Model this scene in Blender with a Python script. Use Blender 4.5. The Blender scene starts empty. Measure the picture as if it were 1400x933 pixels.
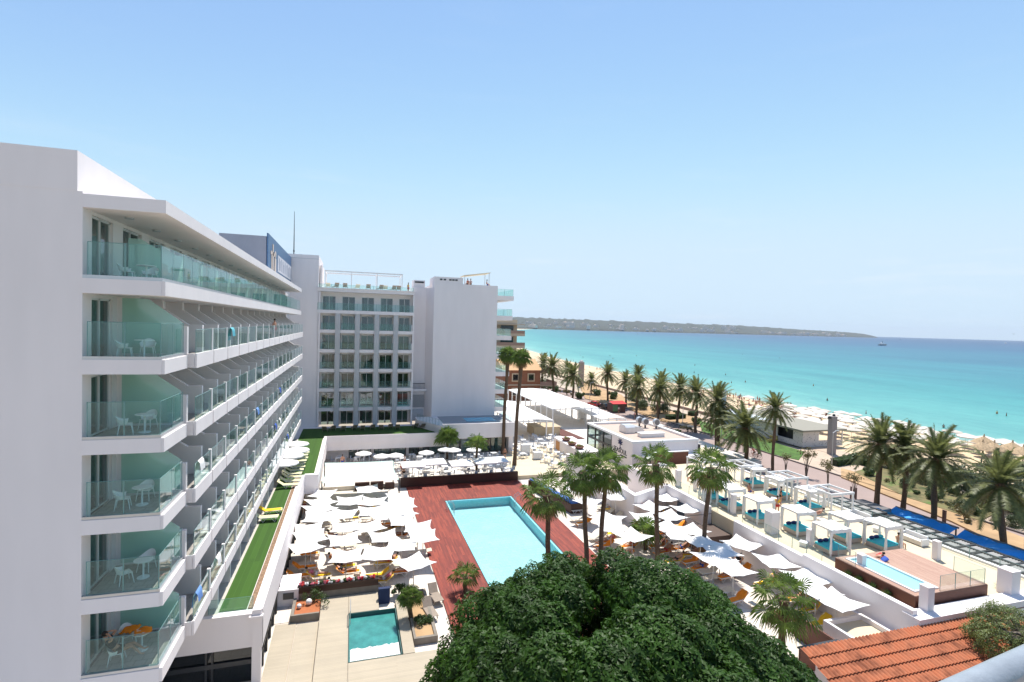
import bpy, math, random
from mathutils import Vector, Matrix
R = math.radians
random.seed(7)
S = bpy.context.scene
C = S.collection

# ---------------- camera, sky, sun, exposure ----------------
CAM = Vector((0, 0, 20))
AX_R = Vector((0.95678, 0.02650, 0.0)); 
def _cam():
    f = 715.0; cx, cy = 700.0, 466.5
    Y = Vector((482 - cx, 440.5 - cy, f)).normalized()
    d = Vector((1, 0.027, 0))
    n = Y.cross(d).normalized()
    X = n.cross(Y)
    if X.x < 0: X = -X
    U = X.cross(Y)
    if U.y > 0: U = -U
    return X.normalized(), Y, U.normalized(), f, cx, cy
_X, _Y, _U, _F, _CX, _CY = _cam()
_right = Vector((_X.x, _Y.x, _U.x)); _down = Vector((_X.y, _Y.y, _U.y)); _fwd = Vector((_X.z, _Y.z, _U.z))
cd = bpy.data.cameras.new('camera'); cam = bpy.data.objects.new('camera', cd); C.objects.link(cam)
cd.sensor_width = 36; cd.lens = _F / 1400 * 36; cd.clip_start = 0.1; cd.clip_end = 60000
mw = Matrix((_right, -_down, -_fwd)).transposed().to_4x4(); mw.translation = CAM
cam.matrix_world = mw
S.camera = cam
def at(px, py, z=0.0):                       # point of the level z that the photo shows there
    v = _right * (px - _CX) + _down * (py - _CY) + _fwd * _F
    t = (z - CAM.z) / v.z
    return Vector((v.x * t, v.y * t, z))
def aty(px, py, y):
    v = _right * (px - _CX) + _down * (py - _CY) + _fwd * _F
    t = y / v.y
    return Vector((v.x * t, y, CAM.z + v.z * t))
SUN_EL = 66.5
SUN_AZ = math.atan2(0.46, 0.888)             # from +Y towards +X
sunv = Vector((math.cos(R(SUN_EL)) * math.sin(SUN_AZ), math.cos(R(SUN_EL)) * math.cos(SUN_AZ), math.sin(R(SUN_EL))))
w = bpy.data.worlds.new('World'); S.world = w; w.use_nodes = True
nt = w.node_tree; nt.nodes.clear()
sky = nt.nodes.new('ShaderNodeTexSky'); sky.sky_type = 'NISHITA'; sky.sun_disc = False
sky.sun_elevation = R(SUN_EL); sky.sun_rotation = SUN_AZ; sky.air_density = 1.0; sky.dust_density = 0.0; sky.ozone_density = 1.7
bg = nt.nodes.new('ShaderNodeBackground'); bg.inputs[1].default_value = 0.105
wo = nt.nodes.new('ShaderNodeOutputWorld')
sep = nt.nodes.new('ShaderNodeSeparateColor'); com = nt.nodes.new('ShaderNodeCombineColor'); nt.links.new(sky.outputs[0], sep.inputs[0])
for i_, k_ in enumerate((3.35, 4.25, 5.0)):     # soft ceiling on the brightness of the sky near the horizon
    def q_(op, a, b_):
        n_ = nt.nodes.new('ShaderNodeMath'); n_.operation = op
        for j_, v_ in enumerate((a, b_)):
            if isinstance(v_, (int, float)): n_.inputs[j_].default_value = v_
            else: nt.links.new(v_, n_.inputs[j_])
        return n_.outputs[0]
    x_ = sep.outputs[i_]; r_ = q_('POWER', q_('ADD', q_('POWER', q_('DIVIDE', x_, k_), 9.0), 1.0), -0.1111)
    nt.links.new(q_('MULTIPLY', x_, r_), com.inputs[i_])
tcw = nt.nodes.new('ShaderNodeTexCoord'); mpw = nt.nodes.new('ShaderNodeMapping'); mpw.inputs['Scale'].default_value = (1.6, 1.6, 13); nt.links.new(tcw.outputs['Generated'], mpw.inputs[0])
nzw = nt.nodes.new('ShaderNodeTexNoise'); nzw.inputs['Scale'].default_value = 2.6; nzw.inputs['Detail'].default_value = 9; nzw.inputs['Roughness'].default_value = .62; nt.links.new(mpw.outputs[0], nzw.inputs['Vector'])
rw = nt.nodes.new('ShaderNodeMapRange'); rw.inputs[1].default_value = .56; rw.inputs[2].default_value = .80; rw.inputs[4].default_value = .38; nt.links.new(nzw.outputs[0], rw.inputs[0])
mw_ = nt.nodes.new('ShaderNodeMix'); mw_.data_type = 'RGBA'; spw = nt.nodes.new('ShaderNodeSeparateXYZ'); nt.links.new(tcw.outputs['Generated'], spw.inputs[0]); rz_w = nt.nodes.new('ShaderNodeMapRange'); rz_w.inputs[1].default_value = .10; rz_w.inputs[2].default_value = .30; rz_w.inputs[3].default_value = 1; rz_w.inputs[4].default_value = .12; nt.links.new(spw.outputs[2], rz_w.inputs[0])
mmw = nt.nodes.new('ShaderNodeMath'); mmw.operation = 'MULTIPLY'; nt.links.new(rw.outputs[0], mmw.inputs[0]); nt.links.new(rz_w.outputs[0], mmw.inputs[1]); nt.links.new(mmw.outputs[0], mw_.inputs[0]); nt.links.new(com.outputs[0], mw_.inputs[6]); mw_.inputs[7].default_value = (4.6, 4.9, 5.3, 1)
nt.links.new(mw_.outputs[2], bg.inputs[0]); nt.links.new(bg.outputs[0], wo.inputs[0])
sl = bpy.data.lights.new('sun', 'SUN'); sl.energy = 3.4; sl.angle = R(0.5); sl.color = (1, 0.955, 0.88)
so = bpy.data.objects.new('sun', sl); C.objects.link(so); so.rotation_euler = (-sunv).to_track_quat('-Z', 'Y').to_euler()
S.view_settings.view_transform = 'Standard'; S.view_settings.look = 'None'
S.view_settings.exposure = 0.95; S.view_settings.gamma = 1; S.view_settings.use_curve_mapping = False
S.render.engine = 'CYCLES'
S.cycles.max_bounces = 8; S.cycles.transparent_max_bounces = 24; S.cycles.diffuse_bounces = 4; S.cycles.glossy_bounces = 3
S.cycles.transmission_bounces = 4; S.cycles.volume_bounces = 0; S.cycles.caustics_reflective = False; S.cycles.caustics_refractive = False

# ---------------- materials ----------------
def _base(name):
    m = bpy.data.materials.new(name); m.use_nodes = True
    t = m.node_tree; return m, t, t.nodes['Principled BSDF'], t.nodes['Material Output']
def N(t, k, **kw):
    n = t.nodes.new(k)
    for a, b in kw.items(): setattr(n, a, b)
    return n
def coords(t, sc=(1, 1, 1), kind='Object'):
    tc = N(t, 'ShaderNodeTexCoord'); mp = N(t, 'ShaderNodeMapping'); mp.inputs['Scale'].default_value = sc
    t.links.new(tc.outputs[kind], mp.inputs[0]); return mp.outputs[0]
def ramp(t, src, stops, interp='LINEAR'):
    r = N(t, 'ShaderNodeValToRGB'); r.color_ramp.interpolation = interp
    e = r.color_ramp.elements
    while len(e) < len(stops): e.new(0.5)
    for i, (p, c) in enumerate(stops):
        e[i].position = p; e[i].color = (*c, 1) if len(c) == 3 else c
    t.links.new(src, r.inputs[0]); return r.outputs[0]
def noise(t, vec, scale, detail=3, rough=0.55, out=0):
    n = N(t, 'ShaderNodeTexNoise'); n.inputs['Scale'].default_value = scale; n.inputs['Detail'].default_value = detail
    n.inputs['Roughness'].default_value = rough; t.links.new(vec, n.inputs['Vector']); return n.outputs[out]
def bumpn(t, b, h, strength, dist):
    n = N(t, 'ShaderNodeBump'); n.inputs['Strength'].default_value = strength; n.inputs['Distance'].default_value = dist
    t.links.new(h, n.inputs['Height']); t.links.new(n.outputs[0], b.inputs['Normal'])
def mul(c, k): return tuple(min(1, x * k) for x in c)
def mat(name, col, rough=0.6, var=0.08, scale=1.5, bump=0.0, metal=0.0, spec=0.5, bscale=None, sc=(1, 1, 1), mid=None, detail=4, obj_rand=0.0):
    m, t, b, o = _base(name)
    v = coords(t, sc)
    if var > 0:
        n = noise(t, v, scale, detail)
        st = [(0.3, mul(col, 1 - var)), (0.7, mul(col, 1 + var))]
        if mid: st = [(0.3, mul(col, 1 - var)), (0.52, mid), (0.7, mul(col, 1 + var))]
        c = ramp(t, n, st)
    else:
        rg = N(t, 'ShaderNodeRGB'); rg.outputs[0].default_value = (*col, 1); c = rg.outputs[0]
    if obj_rand:
        oi = N(t, 'ShaderNodeObjectInfo'); hs = N(t, 'ShaderNodeHueSaturation')
        mr = N(t, 'ShaderNodeMapRange'); mr.inputs[3].default_value = 1 - obj_rand; mr.inputs[4].default_value = 1 + obj_rand
        t.links.new(oi.outputs['Random'], mr.inputs[0]); t.links.new(mr.outputs[0], hs.inputs['Value']); t.links.new(c, hs.inputs['Color']); c = hs.outputs[0]
    t.links.new(c, b.inputs['Base Color'])
    b.inputs['Roughness'].default_value = rough; b.inputs['Metallic'].default_value = metal; b.inputs['Specular IOR Level'].default_value = spec
    if bump: bumpn(t, b, noise(t, v, bscale or scale * 6, 4), bump, 0.02)
    return m
def glass(name, tint, refl=1.0, haze=0.0, hcol=(0.5, 0.7, 0.66), rough=0.02, ior=1.6):
    m, t, b, o = _base(name); t.nodes.remove(b)
    tr = N(t, 'ShaderNodeBsdfTransparent'); tr.inputs[0].default_value = (*tint, 1)
    gl = N(t, 'ShaderNodeBsdfGlossy'); gl.inputs['Roughness'].default_value = rough; gl.inputs[0].default_value = (0.9 * refl, 0.95 * refl, refl, 1)
    df = N(t, 'ShaderNodeBsdfDiffuse'); df.inputs[0].default_value = (*hcol, 1)
    if 'frosted' in name:
        d0 = df; tl0 = N(t, 'ShaderNodeBsdfTranslucent'); tl0.inputs[0].default_value = (*hcol, 1); df = N(t, 'ShaderNodeMixShader'); df.inputs[0].default_value = .6; t.links.new(d0.outputs[0], df.inputs[1]); t.links.new(tl0.outputs[0], df.inputs[2])
    mx = N(t, 'ShaderNodeMixShader'); mx.inputs[0].default_value = haze
    fr = N(t, 'ShaderNodeFresnel'); fr.inputs[0].default_value = ior
    ge = N(t, 'ShaderNodeNewGeometry'); fm_ = N(t, 'ShaderNodeMath', operation='SUBTRACT'); fm_.inputs[0].default_value = 1; t.links.new(ge.outputs['Backfacing'], fm_.inputs[1]); fx = N(t, 'ShaderNodeMath', operation='MULTIPLY'); t.links.new(fr.outputs[0], fx.inputs[0]); t.links.new(fm_.outputs[0], fx.inputs[1])
    m2 = N(t, 'ShaderNodeMixShader')
    t.links.new(tr.outputs[0], mx.inputs[1]); t.links.new(df.outputs[0], mx.inputs[2])
    t.links.new(fx.outputs[0], m2.inputs[0]); t.links.new(mx.outputs[0], m2.inputs[1]); t.links.new(gl.outputs[0], m2.inputs[2])
    t.links.new(m2.outputs[0], o.inputs[0]); return m
def planks(name, cols, width, axis=0, rough=0.55, gap=0.05, length=2.4, gapcol=None):
    m, t, b, o = _base(name)
    tc = N(t, 'ShaderNodeTexCoord'); sx = N(t, 'ShaderNodeSeparateXYZ'); t.links.new(tc.outputs['Object'], sx.inputs[0])
    def mth(op, a, bb=None):
        n = N(t, 'ShaderNodeMath', operation=op)
        if isinstance(a, (int, float)): n.inputs[0].default_value = a
        else: t.links.new(a, n.inputs[0])
        if bb is not None:
            if isinstance(bb, (int, float)): n.inputs[1].default_value = bb
            else: t.links.new(bb, n.inputs[1])
        return n.outputs[0]
    u = mth('DIVIDE', sx.outputs[axis], width); fl = mth('FLOOR', u); fr = mth('FRACT', u)
    wn = N(t, 'ShaderNodeTexWhiteNoise', noise_dimensions='1D'); t.links.new(fl, wn.inputs['W'])
    l = mth('FLOOR', mth('ADD', mth('DIVIDE', sx.outputs[1 - axis], length), mth('MULTIPLY', wn.outputs[0], 7.3)))
    wn2 = N(t, 'ShaderNodeTexWhiteNoise', noise_dimensions='2D'); cb = N(t, 'ShaderNodeCombineXYZ'); t.links.new(fl, cb.inputs[0]); t.links.new(l, cb.inputs[1]); t.links.new(cb.outputs[0], wn2.inputs['Vector'])
    sc = (0.6, 0.6, 0.6)
    nz = noise(t, coords(t, sc), 1.2, 5)
    s = mth('ADD', mth('MULTIPLY', wn2.outputs[0], 0.75), mth('MULTIPLY', nz, 0.35))
    k = len(cols)
    c = ramp(t, s, [(i / (k - 1) * 0.9 + 0.05, cc) for i, cc in enumerate(cols)])
    g = mth('LESS_THAN', fr, gap)
    mx = N(t, 'ShaderNodeMix', data_type='RGBA'); t.links.new(g, mx.inputs[0]); t.links.new(c, mx.inputs[6]); mx.inputs[7].default_value = (*(gapcol or mul(cols[0], 0.35)), 1)
    t.links.new(mx.outputs[2], b.inputs['Base Color']); b.inputs['Roughness'].default_value = rough
    return m
def pavers(name, c1, c2, size=0.6, mortar=(0.35, 0.32, 0.28), rough=0.7, msize=0.012, ratio=1.0, nz=0.12):
    m, t, b, o = _base(name)
    v = coords(t); br = N(t, 'ShaderNodeTexBrick'); t.links.new(v, br.inputs['Vector'])
    br.inputs['Color1'].default_value = (*c1, 1); br.inputs['Color2'].default_value = (*c2, 1); br.inputs['Mortar'].default_value = (*mortar, 1)
    br.inputs['Scale'].default_value = 1.0; br.inputs['Mortar Size'].default_value = msize; br.inputs['Brick Width'].default_value = size * ratio; br.inputs['Row Height'].default_value = size
    mx = N(t, 'ShaderNodeMix', data_type='RGBA', blend_type='MULTIPLY'); mx.inputs[0].default_value = 1
    n = ramp(t, noise(t, v, 0.45, 6), [(0.3, (1 - nz, 1 - nz, 1 - nz)), (0.7, (1, 1, 1))])
    t.links.new(br.outputs[0], mx.inputs[6]); t.links.new(n, mx.inputs[7]); t.links.new(mx.outputs[2], b.inputs['Base Color'])
    b.inputs['Roughness'].default_value = rough; return m

W = mat('white_plaster', (0.81, 0.75, 0.735), 0.75, 0.035, 0.7, 0.06, bscale=14, sc=(1, 1, .22), detail=7)
W2 = mat('white_paint', (0.80, 0.79, 0.77), 0.5, 0.03, 2)
WG = mat('grey_plaster', (0.50, 0.50, 0.50), 0.8, 0.06, 0.6)
METAL = mat('light_metal', (0.55, 0.56, 0.57), 0.35, 0.05, 3, metal=0.7)
DARKM = mat('dark_metal', (0.035, 0.037, 0.04), 0.4, 0.1, 3)
FRAME = mat('window_frame_metal', (0.42, 0.43, 0.44), 0.4, 0.04, 3, metal=0.3)
FRAMEW = mat('white_frame', (0.7, 0.7, 0.69), 0.45, 0.03, 3)
FLOORT = pavers('balcony_tiles', (0.40, 0.36, 0.32), (0.36, 0.33, 0.30), 0.4, (0.22, 0.2, 0.18), 0.5)
G_RAIL = glass('railing_glass', (0.86, 0.96, 0.935), 1.0, 0.035, (0.6, 0.86, 0.80), 0.02, 1.5)
G_CLEAR = glass('clear_glass', (0.95, 0.98, 0.97), 1.0, 0.03, (0.5, 0.6, 0.56), 0.02, 1.4)
G_PART = glass('frosted_green_glass', (0.86, 0.97, 0.93), 1.0, 0.5, (0.74, 0.95, 0.88), 0.1, 1.4)
G_WIN = glass('window_glass', (0.62, 0.72, 0.70), 1.0, 0.05, (0.2, 0.3, 0.28), 0.02, 2.0)
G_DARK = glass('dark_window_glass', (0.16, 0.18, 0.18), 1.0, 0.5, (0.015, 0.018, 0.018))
G_EDGE = mat('glass_edge', (0.16, 0.30, 0.28), 0.2, 0.0)
CURT = mat('curtain_fabric', (0.36, 0.39, 0.37), 0.9, 0.12, 9, sc=(1, 1, 0.05))
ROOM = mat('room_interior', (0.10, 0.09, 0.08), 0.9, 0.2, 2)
GRASSM = planks('artificial_turf', [(0.030, 0.080, 0.006), (0.034, 0.092, 0.006), (0.040, 0.105, 0.008)], 0.35, 0, 0.95, 0.05, 9, (0.05, 0.13, 0.02))
LAWN = mat('lawn_grass', (0.065, 0.135, 0.02), 0.95, 0.35, 1.2, 0.6, bscale=40)
PAVE = pavers('pale_terrace_paving', (0.74, 0.66, 0.57), (0.70, 0.62, 0.54), 0.6, (0.5, 0.44, 0.37))
DINE = pavers('cream_paving', (0.78, 0.71, 0.63), (0.74, 0.68, 0.60), 0.8, (0.5, 0.45, 0.38))
CREAM = mat('cream_terrace_floor', (0.62, 0.52, 0.36), 0.8, 0.05, 0.6)
DECK = planks('red_wood_deck', [(0.125, 0.015, 0.008), (0.18, 0.023, 0.012), (0.23, 0.032, 0.016), (0.30, 0.050, 0.023)], 0.12, 0, 0.72, 0.06, 1.7, (0.05, 0.012, 0.009))
DECK2 = planks('pale_brown_deck', [(0.36, 0.20, 0.14), (0.42, 0.25, 0.18), (0.46, 0.29, 0.21)], 0.14, 0, 0.6, 0.06, 2.2, (0.16, 0.09, 0.06))
DWOOD = planks('dark_brown_wood', [(0.030, 0.010, 0.006), (0.045, 0.015, 0.009), (0.06, 0.02, 0.012)], 0.15, 2, 0.5, 0.08)
RWOOD = mat('reddish_wood_panel', (0.13, 0.042, 0.025), 0.6, 0.2, 3, sc=(1, 1, 8))
SLAB = pavers('beige_stone_slabs', (0.46, 0.39, 0.29), (0.42, 0.36, 0.27), 0.14, (0.36, 0.30, 0.22), 0.8, 0.006, 40)
STONE = mat('grey_stone', (0.22, 0.19, 0.155), 0.85, 0.15, 2, 0.2)
SANDC = mat('beach_sand', (0.60, 0.46, 0.30), 0.95, 0.12, 0.12, 0.4, bscale=4)
SOIL = mat('dry_soil', (0.42, 0.27, 0.14), 0.95, 0.2, 0.5, 0.4, bscale=10)
ASPH = mat('pink_road_surface', (0.33, 0.245, 0.215), 0.9, 0.06, 0.35, 0.1, bscale=30)
PROM = pavers('beige_promenade_paving', (0.54, 0.41, 0.30), (0.50, 0.38, 0.28), 0.5, (0.4, 0.3, 0.22))
TOWN = mat('town_ground', (0.34, 0.28, 0.21), 0.9, 0.25, 0.02)
FAB = mat('white_sail_fabric', (0.82, 0.80, 0.77), 0.85, 0.02, 3)
FABT = mat('white_gauze', (0.80, 0.78, 0.74), 0.85, 0.04, 5)
TEAL = mat('turquoise_cushion', (0.06, 0.50, 0.56), 0.8, 0.08, 3)
NAVY = mat('navy_cushion', (0.012, 0.03, 0.12), 0.8, 0.1, 3)
ORANGE = mat('orange_towel', (0.85, 0.25, 0.012), 0.95, 0.12, 5)
YELLOW = mat('yellow_towel', (0.85, 0.52, 0.02), 0.95, 0.12, 5)
BLUEF = mat('blue_tarpaulin', (0.03, 0.33, 0.78), 0.55, 0.2, 0.8, 0.5, bscale=1.2)
SKIN = mat('skin_tone', (0.48, 0.24, 0.15), 0.55, 0.08, 4, obj_rand=0.25)  # skin colour with a random tone for each object
HAIR = mat('dark_hair', (0.025, 0.015, 0.01), 0.7, 0.2, 8)
def solid(name, c, rough=0.8): return mat(name, c, rough, 0.06, 4)
REDC = solid('red_cloth', (0.55, 0.03, 0.03)); BLKC = solid('black_cloth', (0.015, 0.015, 0.017)); BLUC = solid('blue_cloth', (0.02, 0.07, 0.35)); OLIVE = solid('olive_cloth', (0.05, 0.045, 0.03))
WHC = solid('white_cloth', (0.75, 0.74, 0.72)); GRNC = solid('green_cloth', (0.02, 0.2, 0.08)); PINKC = solid('pink_cloth', (0.6, 0.15, 0.2))
TRUNKM = mat('palm_trunk_bark', (0.12, 0.075, 0.045), 0.95, 0.35, 4, 0.8, sc=(1, 1, 5), bscale=7)
BARK = mat('tree_bark', (0.16, 0.13, 0.10), 0.9, 0.3, 4, 0.6)
def leafmat(name, c, rough=0.5, var=0.4, scale=3, trans=0.25, spec=0.4):
    m, t, b, o = _base(name)
    v = coords(t); n = noise(t, v, scale, 3)
    col = ramp(t, n, [(0.3, mul(c, 1 - var)), (0.7, mul(c, 1 + var))])
    t.links.new(col, b.inputs['Base Color']); b.inputs['Roughness'].default_value = rough; b.inputs['Specular IOR Level'].default_value = spec
    tl = N(t, 'ShaderNodeBsdfTranslucent'); hs = N(t, 'ShaderNodeHueSaturation'); hs.inputs['Value'].default_value = 1.4; t.links.new(col, hs.inputs['Color']); t.links.new(hs.outputs[0], tl.inputs[0])
    mx = N(t, 'ShaderNodeMixShader'); mx.inputs[0].default_value = trans
    t.links.new(b.outputs[0], mx.inputs[1]); t.links.new(tl.outputs[0], mx.inputs[2]); t.links.new(mx.outputs[0], o.inputs[0]); return m
FROND = leafmat('date_palm_frond', (0.15, 0.165, 0.055), trans=.35); FAN = leafmat('fan_palm_leaf', (0.15, 0.22, 0.045), trans=.4); DEADF = leafmat('dry_palm_leaf', (0.28, 0.19, 0.09), 0.8)
FICUS = leafmat('glossy_ficus_leaf', (0.030, 0.074, 0.006), 0.5, 0.45, 0.6, 0.2, 0.22); SHRUBM = leafmat('shrub_leaf', (0.06, 0.10, 0.025)); DRYSH = leafmat('dry_shrub_leaf', (0.16, 0.14, 0.06)); YELSH = leafmat('yellow_green_shrub_leaf', (0.26, 0.22, 0.03)); PINE = leafmat('tamarisk_leaf', (0.075, 0.10, 0.04))
CAR_R = mat('red_car_paint', (0.6, 0.02, 0.015), 0.25, 0.0); CARG = mat('car_window_glass', (0.02, 0.025, 0.03), 0.1, 0.0); RUB = mat('tyre_rubber', (0.02, 0.02, 0.02), 0.8, 0.0)

# ---------------- mesh helpers ----------------
ORG = {}
class MB:
    def __init__(s): s.v = []; s.f = []
    def add(s, vs, fs):
        k = len(s.v); s.v += [tuple(p) for p in vs]; s.f += [tuple(i + k for i in f) for f in fs]; return s
    def box(s, x0, y0, z0, x1, y1, z1, rz=0, c=None):
        if x0 > x1: x0, x1 = x1, x0
        if y0 > y1: y0, y1 = y1, y0
        if z0 > z1: z0, z1 = z1, z0
        vs = [(x, y, z) for z in (z0, z1) for x, y in ((x0, y0), (x1, y0), (x1, y1), (x0, y1))]
        if rz:
            cx, cy = c or ((x0 + x1) / 2, (y0 + y1) / 2); a, b = math.cos(rz), math.sin(rz)
            vs = [(cx + (x - cx) * a - (y - cy) * b, cy + (x - cx) * b + (y - cy) * a, z) for x, y, z in vs]
        return s.add(vs, [(3, 2, 1, 0), (4, 5, 6, 7), (0, 1, 5, 4), (1, 2, 6, 5), (2, 3, 7, 6), (3, 0, 4, 7)])
    def prism(s, poly, z0, z1):
        n = len(poly); ar = sum(poly[i][0] * poly[(i + 1) % n][1] - poly[(i + 1) % n][0] * poly[i][1] for i in range(n))
        if ar < 0: poly = poly[::-1]
        vs = [(p[0], p[1], z0) for p in poly] + [(p[0], p[1], z1) for p in poly]
        return s.add(vs, [tuple(range(n - 1, -1, -1)), tuple(range(n, 2 * n))] + [(i, (i + 1) % n, (i + 1) % n + n, i + n) for i in range(n)])
    def prismy(s, poly, y0, y1):               # polygon in x,z stretched along y
        n = len(poly); vs = [(p[0], y0, p[1]) for p in poly] + [(p[0], y1, p[1]) for p in poly]
        return s.add(vs, [tuple(range(n)), tuple(range(2 * n - 1, n - 1, -1))] + [(i + n, (i + 1) % n + n, (i + 1) % n, i) for i in range(n)])
    def prismx(s, poly, x0, x1):               # polygon in y,z stretched along x
        n = len(poly); vs = [(x0, p[0], p[1]) for p in poly] + [(x1, p[0], p[1]) for p in poly]
        return s.add(vs, [tuple(range(n - 1, -1, -1)), tuple(range(n, 2 * n))] + [(i, (i + 1) % n, (i + 1) % n + n, i + n) for i in range(n)])
    def tube(s, pts, r, n=8, cap=True):
        pts = [Vector(p) for p in pts]; rs = r if isinstance(r, (list, tuple)) else [r] * len(pts)
        vs = []; up = None
        for i, p in enumerate(pts):
            d = (pts[min(i + 1, len(pts) - 1)] - pts[max(i - 1, 0)]).normalized()
            a = Vector((0, 0, 1)) if abs(d.z) < 0.95 else Vector((1, 0, 0))
            if up is not None: a = up
            u = d.cross(a).normalized(); v = u.cross(d).normalized(); up = v
            vs += [p + (u * math.cos(2 * math.pi * j / n) + v * math.sin(2 * math.pi * j / n)) * rs[i] for j in range(n)]
        fs = [(i * n + j, i * n + (j + 1) % n, (i + 1) * n + (j + 1) % n, (i + 1) * n + j) for i in range(len(pts) - 1) for j in range(n)]
        if cap: fs += [tuple(range(n - 1, -1, -1)), tuple(range((len(pts) - 1) * n, len(pts) * n))]
        return s.add(vs, fs)
    def cyl(s, x, y, z0, z1, r, r2=None, n=16): return s.tube([(x, y, z0), (x, y, z1)], [r, r if r2 is None else r2], n)
    def ball(s, c, r, n=12, m=8):
        rx, ry, rz = r if isinstance(r, (tuple, list)) else (r, r, r)
        vs = [(c[0], c[1], c[2] + rz)]
        for i in range(1, m):
            a = math.pi * i / m
            vs += [(c[0] + rx * math.sin(a) * math.cos(2 * math.pi * j / n), c[1] + ry * math.sin(a) * math.sin(2 * math.pi * j / n), c[2] + rz * math.cos(a)) for j in range(n)]
        vs.append((c[0], c[1], c[2] - rz)); L = len(vs) - 1
        fs = [(0, 1 + j, 1 + (j + 1) % n) for j in range(n)] + [(1 + i * n + j, 1 + (i + 1) * n + j, 1 + (i + 1) * n + (j + 1) % n, 1 + i * n + (j + 1) % n) for i in range(m - 2) for j in range(n)]
        fs += [(L, 1 + (m - 2) * n + (j + 1) % n, 1 + (m - 2) * n + j) for j in range(n)]
        return s.add(vs, fs)
    def grid(s, nu, nv, fn, closed=False):
        vs = [fn(i / nu, j / nv) for i in range(nu + 1) for j in range(nv + 1)]
        return s.add(vs, [(i * (nv + 1) + j, (i + 1) * (nv + 1) + j, (i + 1) * (nv + 1) + j + 1, i * (nv + 1) + j + 1) for i in range(nu) for j in range(nv)])
    def build(s, name, m, parent=None, smooth=False, world=False, rz=0):
        me = bpy.data.meshes.new(name); vs = s.v
        off = ORG.get(parent.name, (0, 0, 0)) if (parent and world) else (0, 0, 0)
        if off != (0, 0, 0): vs = [(a - off[0], b - off[1], c - off[2]) for a, b, c in vs]
        me.from_pydata(vs, [], s.f); me.update()
        if smooth: me.polygons.foreach_set('use_smooth', [True] * len(me.polygons))
        if m: me.materials.append(m)
        o = bpy.data.objects.new(name, me); C.objects.link(o)
        if parent: o.parent = parent; ORG[o.name] = off if world else ORG.get(parent.name, (0, 0, 0))
        return o
def tag(o, label=None, cat=None, group=None, kind=None):
    if label: o['label'] = label
    if cat: o['category'] = cat
    if group: o['group'] = group
    if kind: o['kind'] = kind
    return o
def thing(name, label, cat, loc=(0, 0, 0), rz=0, group=None):
    o = bpy.data.objects.new(name, None); o.empty_display_size = 0.3; C.objects.link(o)
    o.location = loc; o.rotation_euler = (0, 0, rz); ORG[o.name] = tuple(loc)
    return tag(o, label, cat, group)
def dup(o, parent=None, loc=None, rz=None, label=None, group=None, sc=None, rot=None):
    c = o.copy(); C.objects.link(c); c.parent = parent
    if loc is not None: c.location = loc; ORG[c.name] = tuple(loc)
    if rz is not None: c.rotation_euler = (0, 0, rz)
    if rot is not None: c.rotation_euler = rot
    if sc is not None: c.scale = (sc, sc, sc) if not isinstance(sc, tuple) else sc
    if label: c['label'] = label
    if group: c['group'] = group
    for ch in KIDS.get(o.name, ()): dup(ch, c)
    return c
KIDS = {}
def reg(*roots):                               # remembers the children of a finished model for dup()
    for r in roots:
        ch = [x for x in bpy.data.objects if x.parent == r]
        KIDS[r.name] = ch
        reg(*ch)
def setmat(o, m): o.data = o.data.copy(); o.data.materials[0] = m
def structure(name, mb, m, smooth=False): return tag(mb.build(name, m, None, smooth), kind='structure')
ORD = ['first', 'second', 'third', 'fourth', 'fifth', 'sixth', 'seventh', 'eighth', 'ninth', 'tenth', 'eleventh', 'twelfth', 'thirteenth', 'fourteenth', 'fifteenth', 'sixteenth', 'seventeenth', 'eighteenth', 'nineteenth', 'twentieth', 'twenty first', 'twenty second', 'twenty third', 'twenty fourth', 'twenty fifth', 'twenty sixth', 'twenty seventh', 'twenty eighth', 'twenty ninth', 'thirtieth'] + ['later'] * 200
# ---------------- the setting: land, beach, sea, far coast ----------------
SH = [(-400, 132), (60, 131), (82, 128.6), (111, 127.5), (141, 130), (173, 131.4), (233, 133.5), (289, 136), (374, 144), (490, 164), (800, 230), (1500, 420), (3000, 900), (6500, 2350), (14000, 5200)]
def shore(y):
    for (a, x0), (b, x1) in zip(SH, SH[1:]):
        if y <= b: return x0 + (x1 - x0) * (y - a) / (b - a)
    return SH[-1][1]
YL = [-400, -100, 0] + list(range(20, 300, 12)) + list(range(300, 800, 40)) + [900, 1100, 1500, 2200, 3000, 4500, 6500, 9000, 12000, 16000]
gm = MB(); gm.grid(len(YL) - 1, 1, lambda u, v: (86 if v else -3000, YL[round(u * (len(YL) - 1))], -0.95)); structure('ground', gm, TOWN)
bx_ = [0, .15, .3, .45, .6, .75, .9, 1, 1.15]
def beachpt(u, v):
    y = YL[round(u * (len(YL) - 1))]; f = bx_[round(v * 8)]; xs = shore(y); x0 = 84
    z = -0.9 - 1.6 * max(0, (f - .1)) / .9 * (1 if f < 1.01 else 1.3)
    return (x0 + (xs - x0) * f, y, z + 0.06 * math.sin(y * .37 + f * 9))
bm_ = MB(); bm_.grid(len(YL) - 1, 8, beachpt); structure('beach_sand', bm_, SANDC, True)
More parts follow.
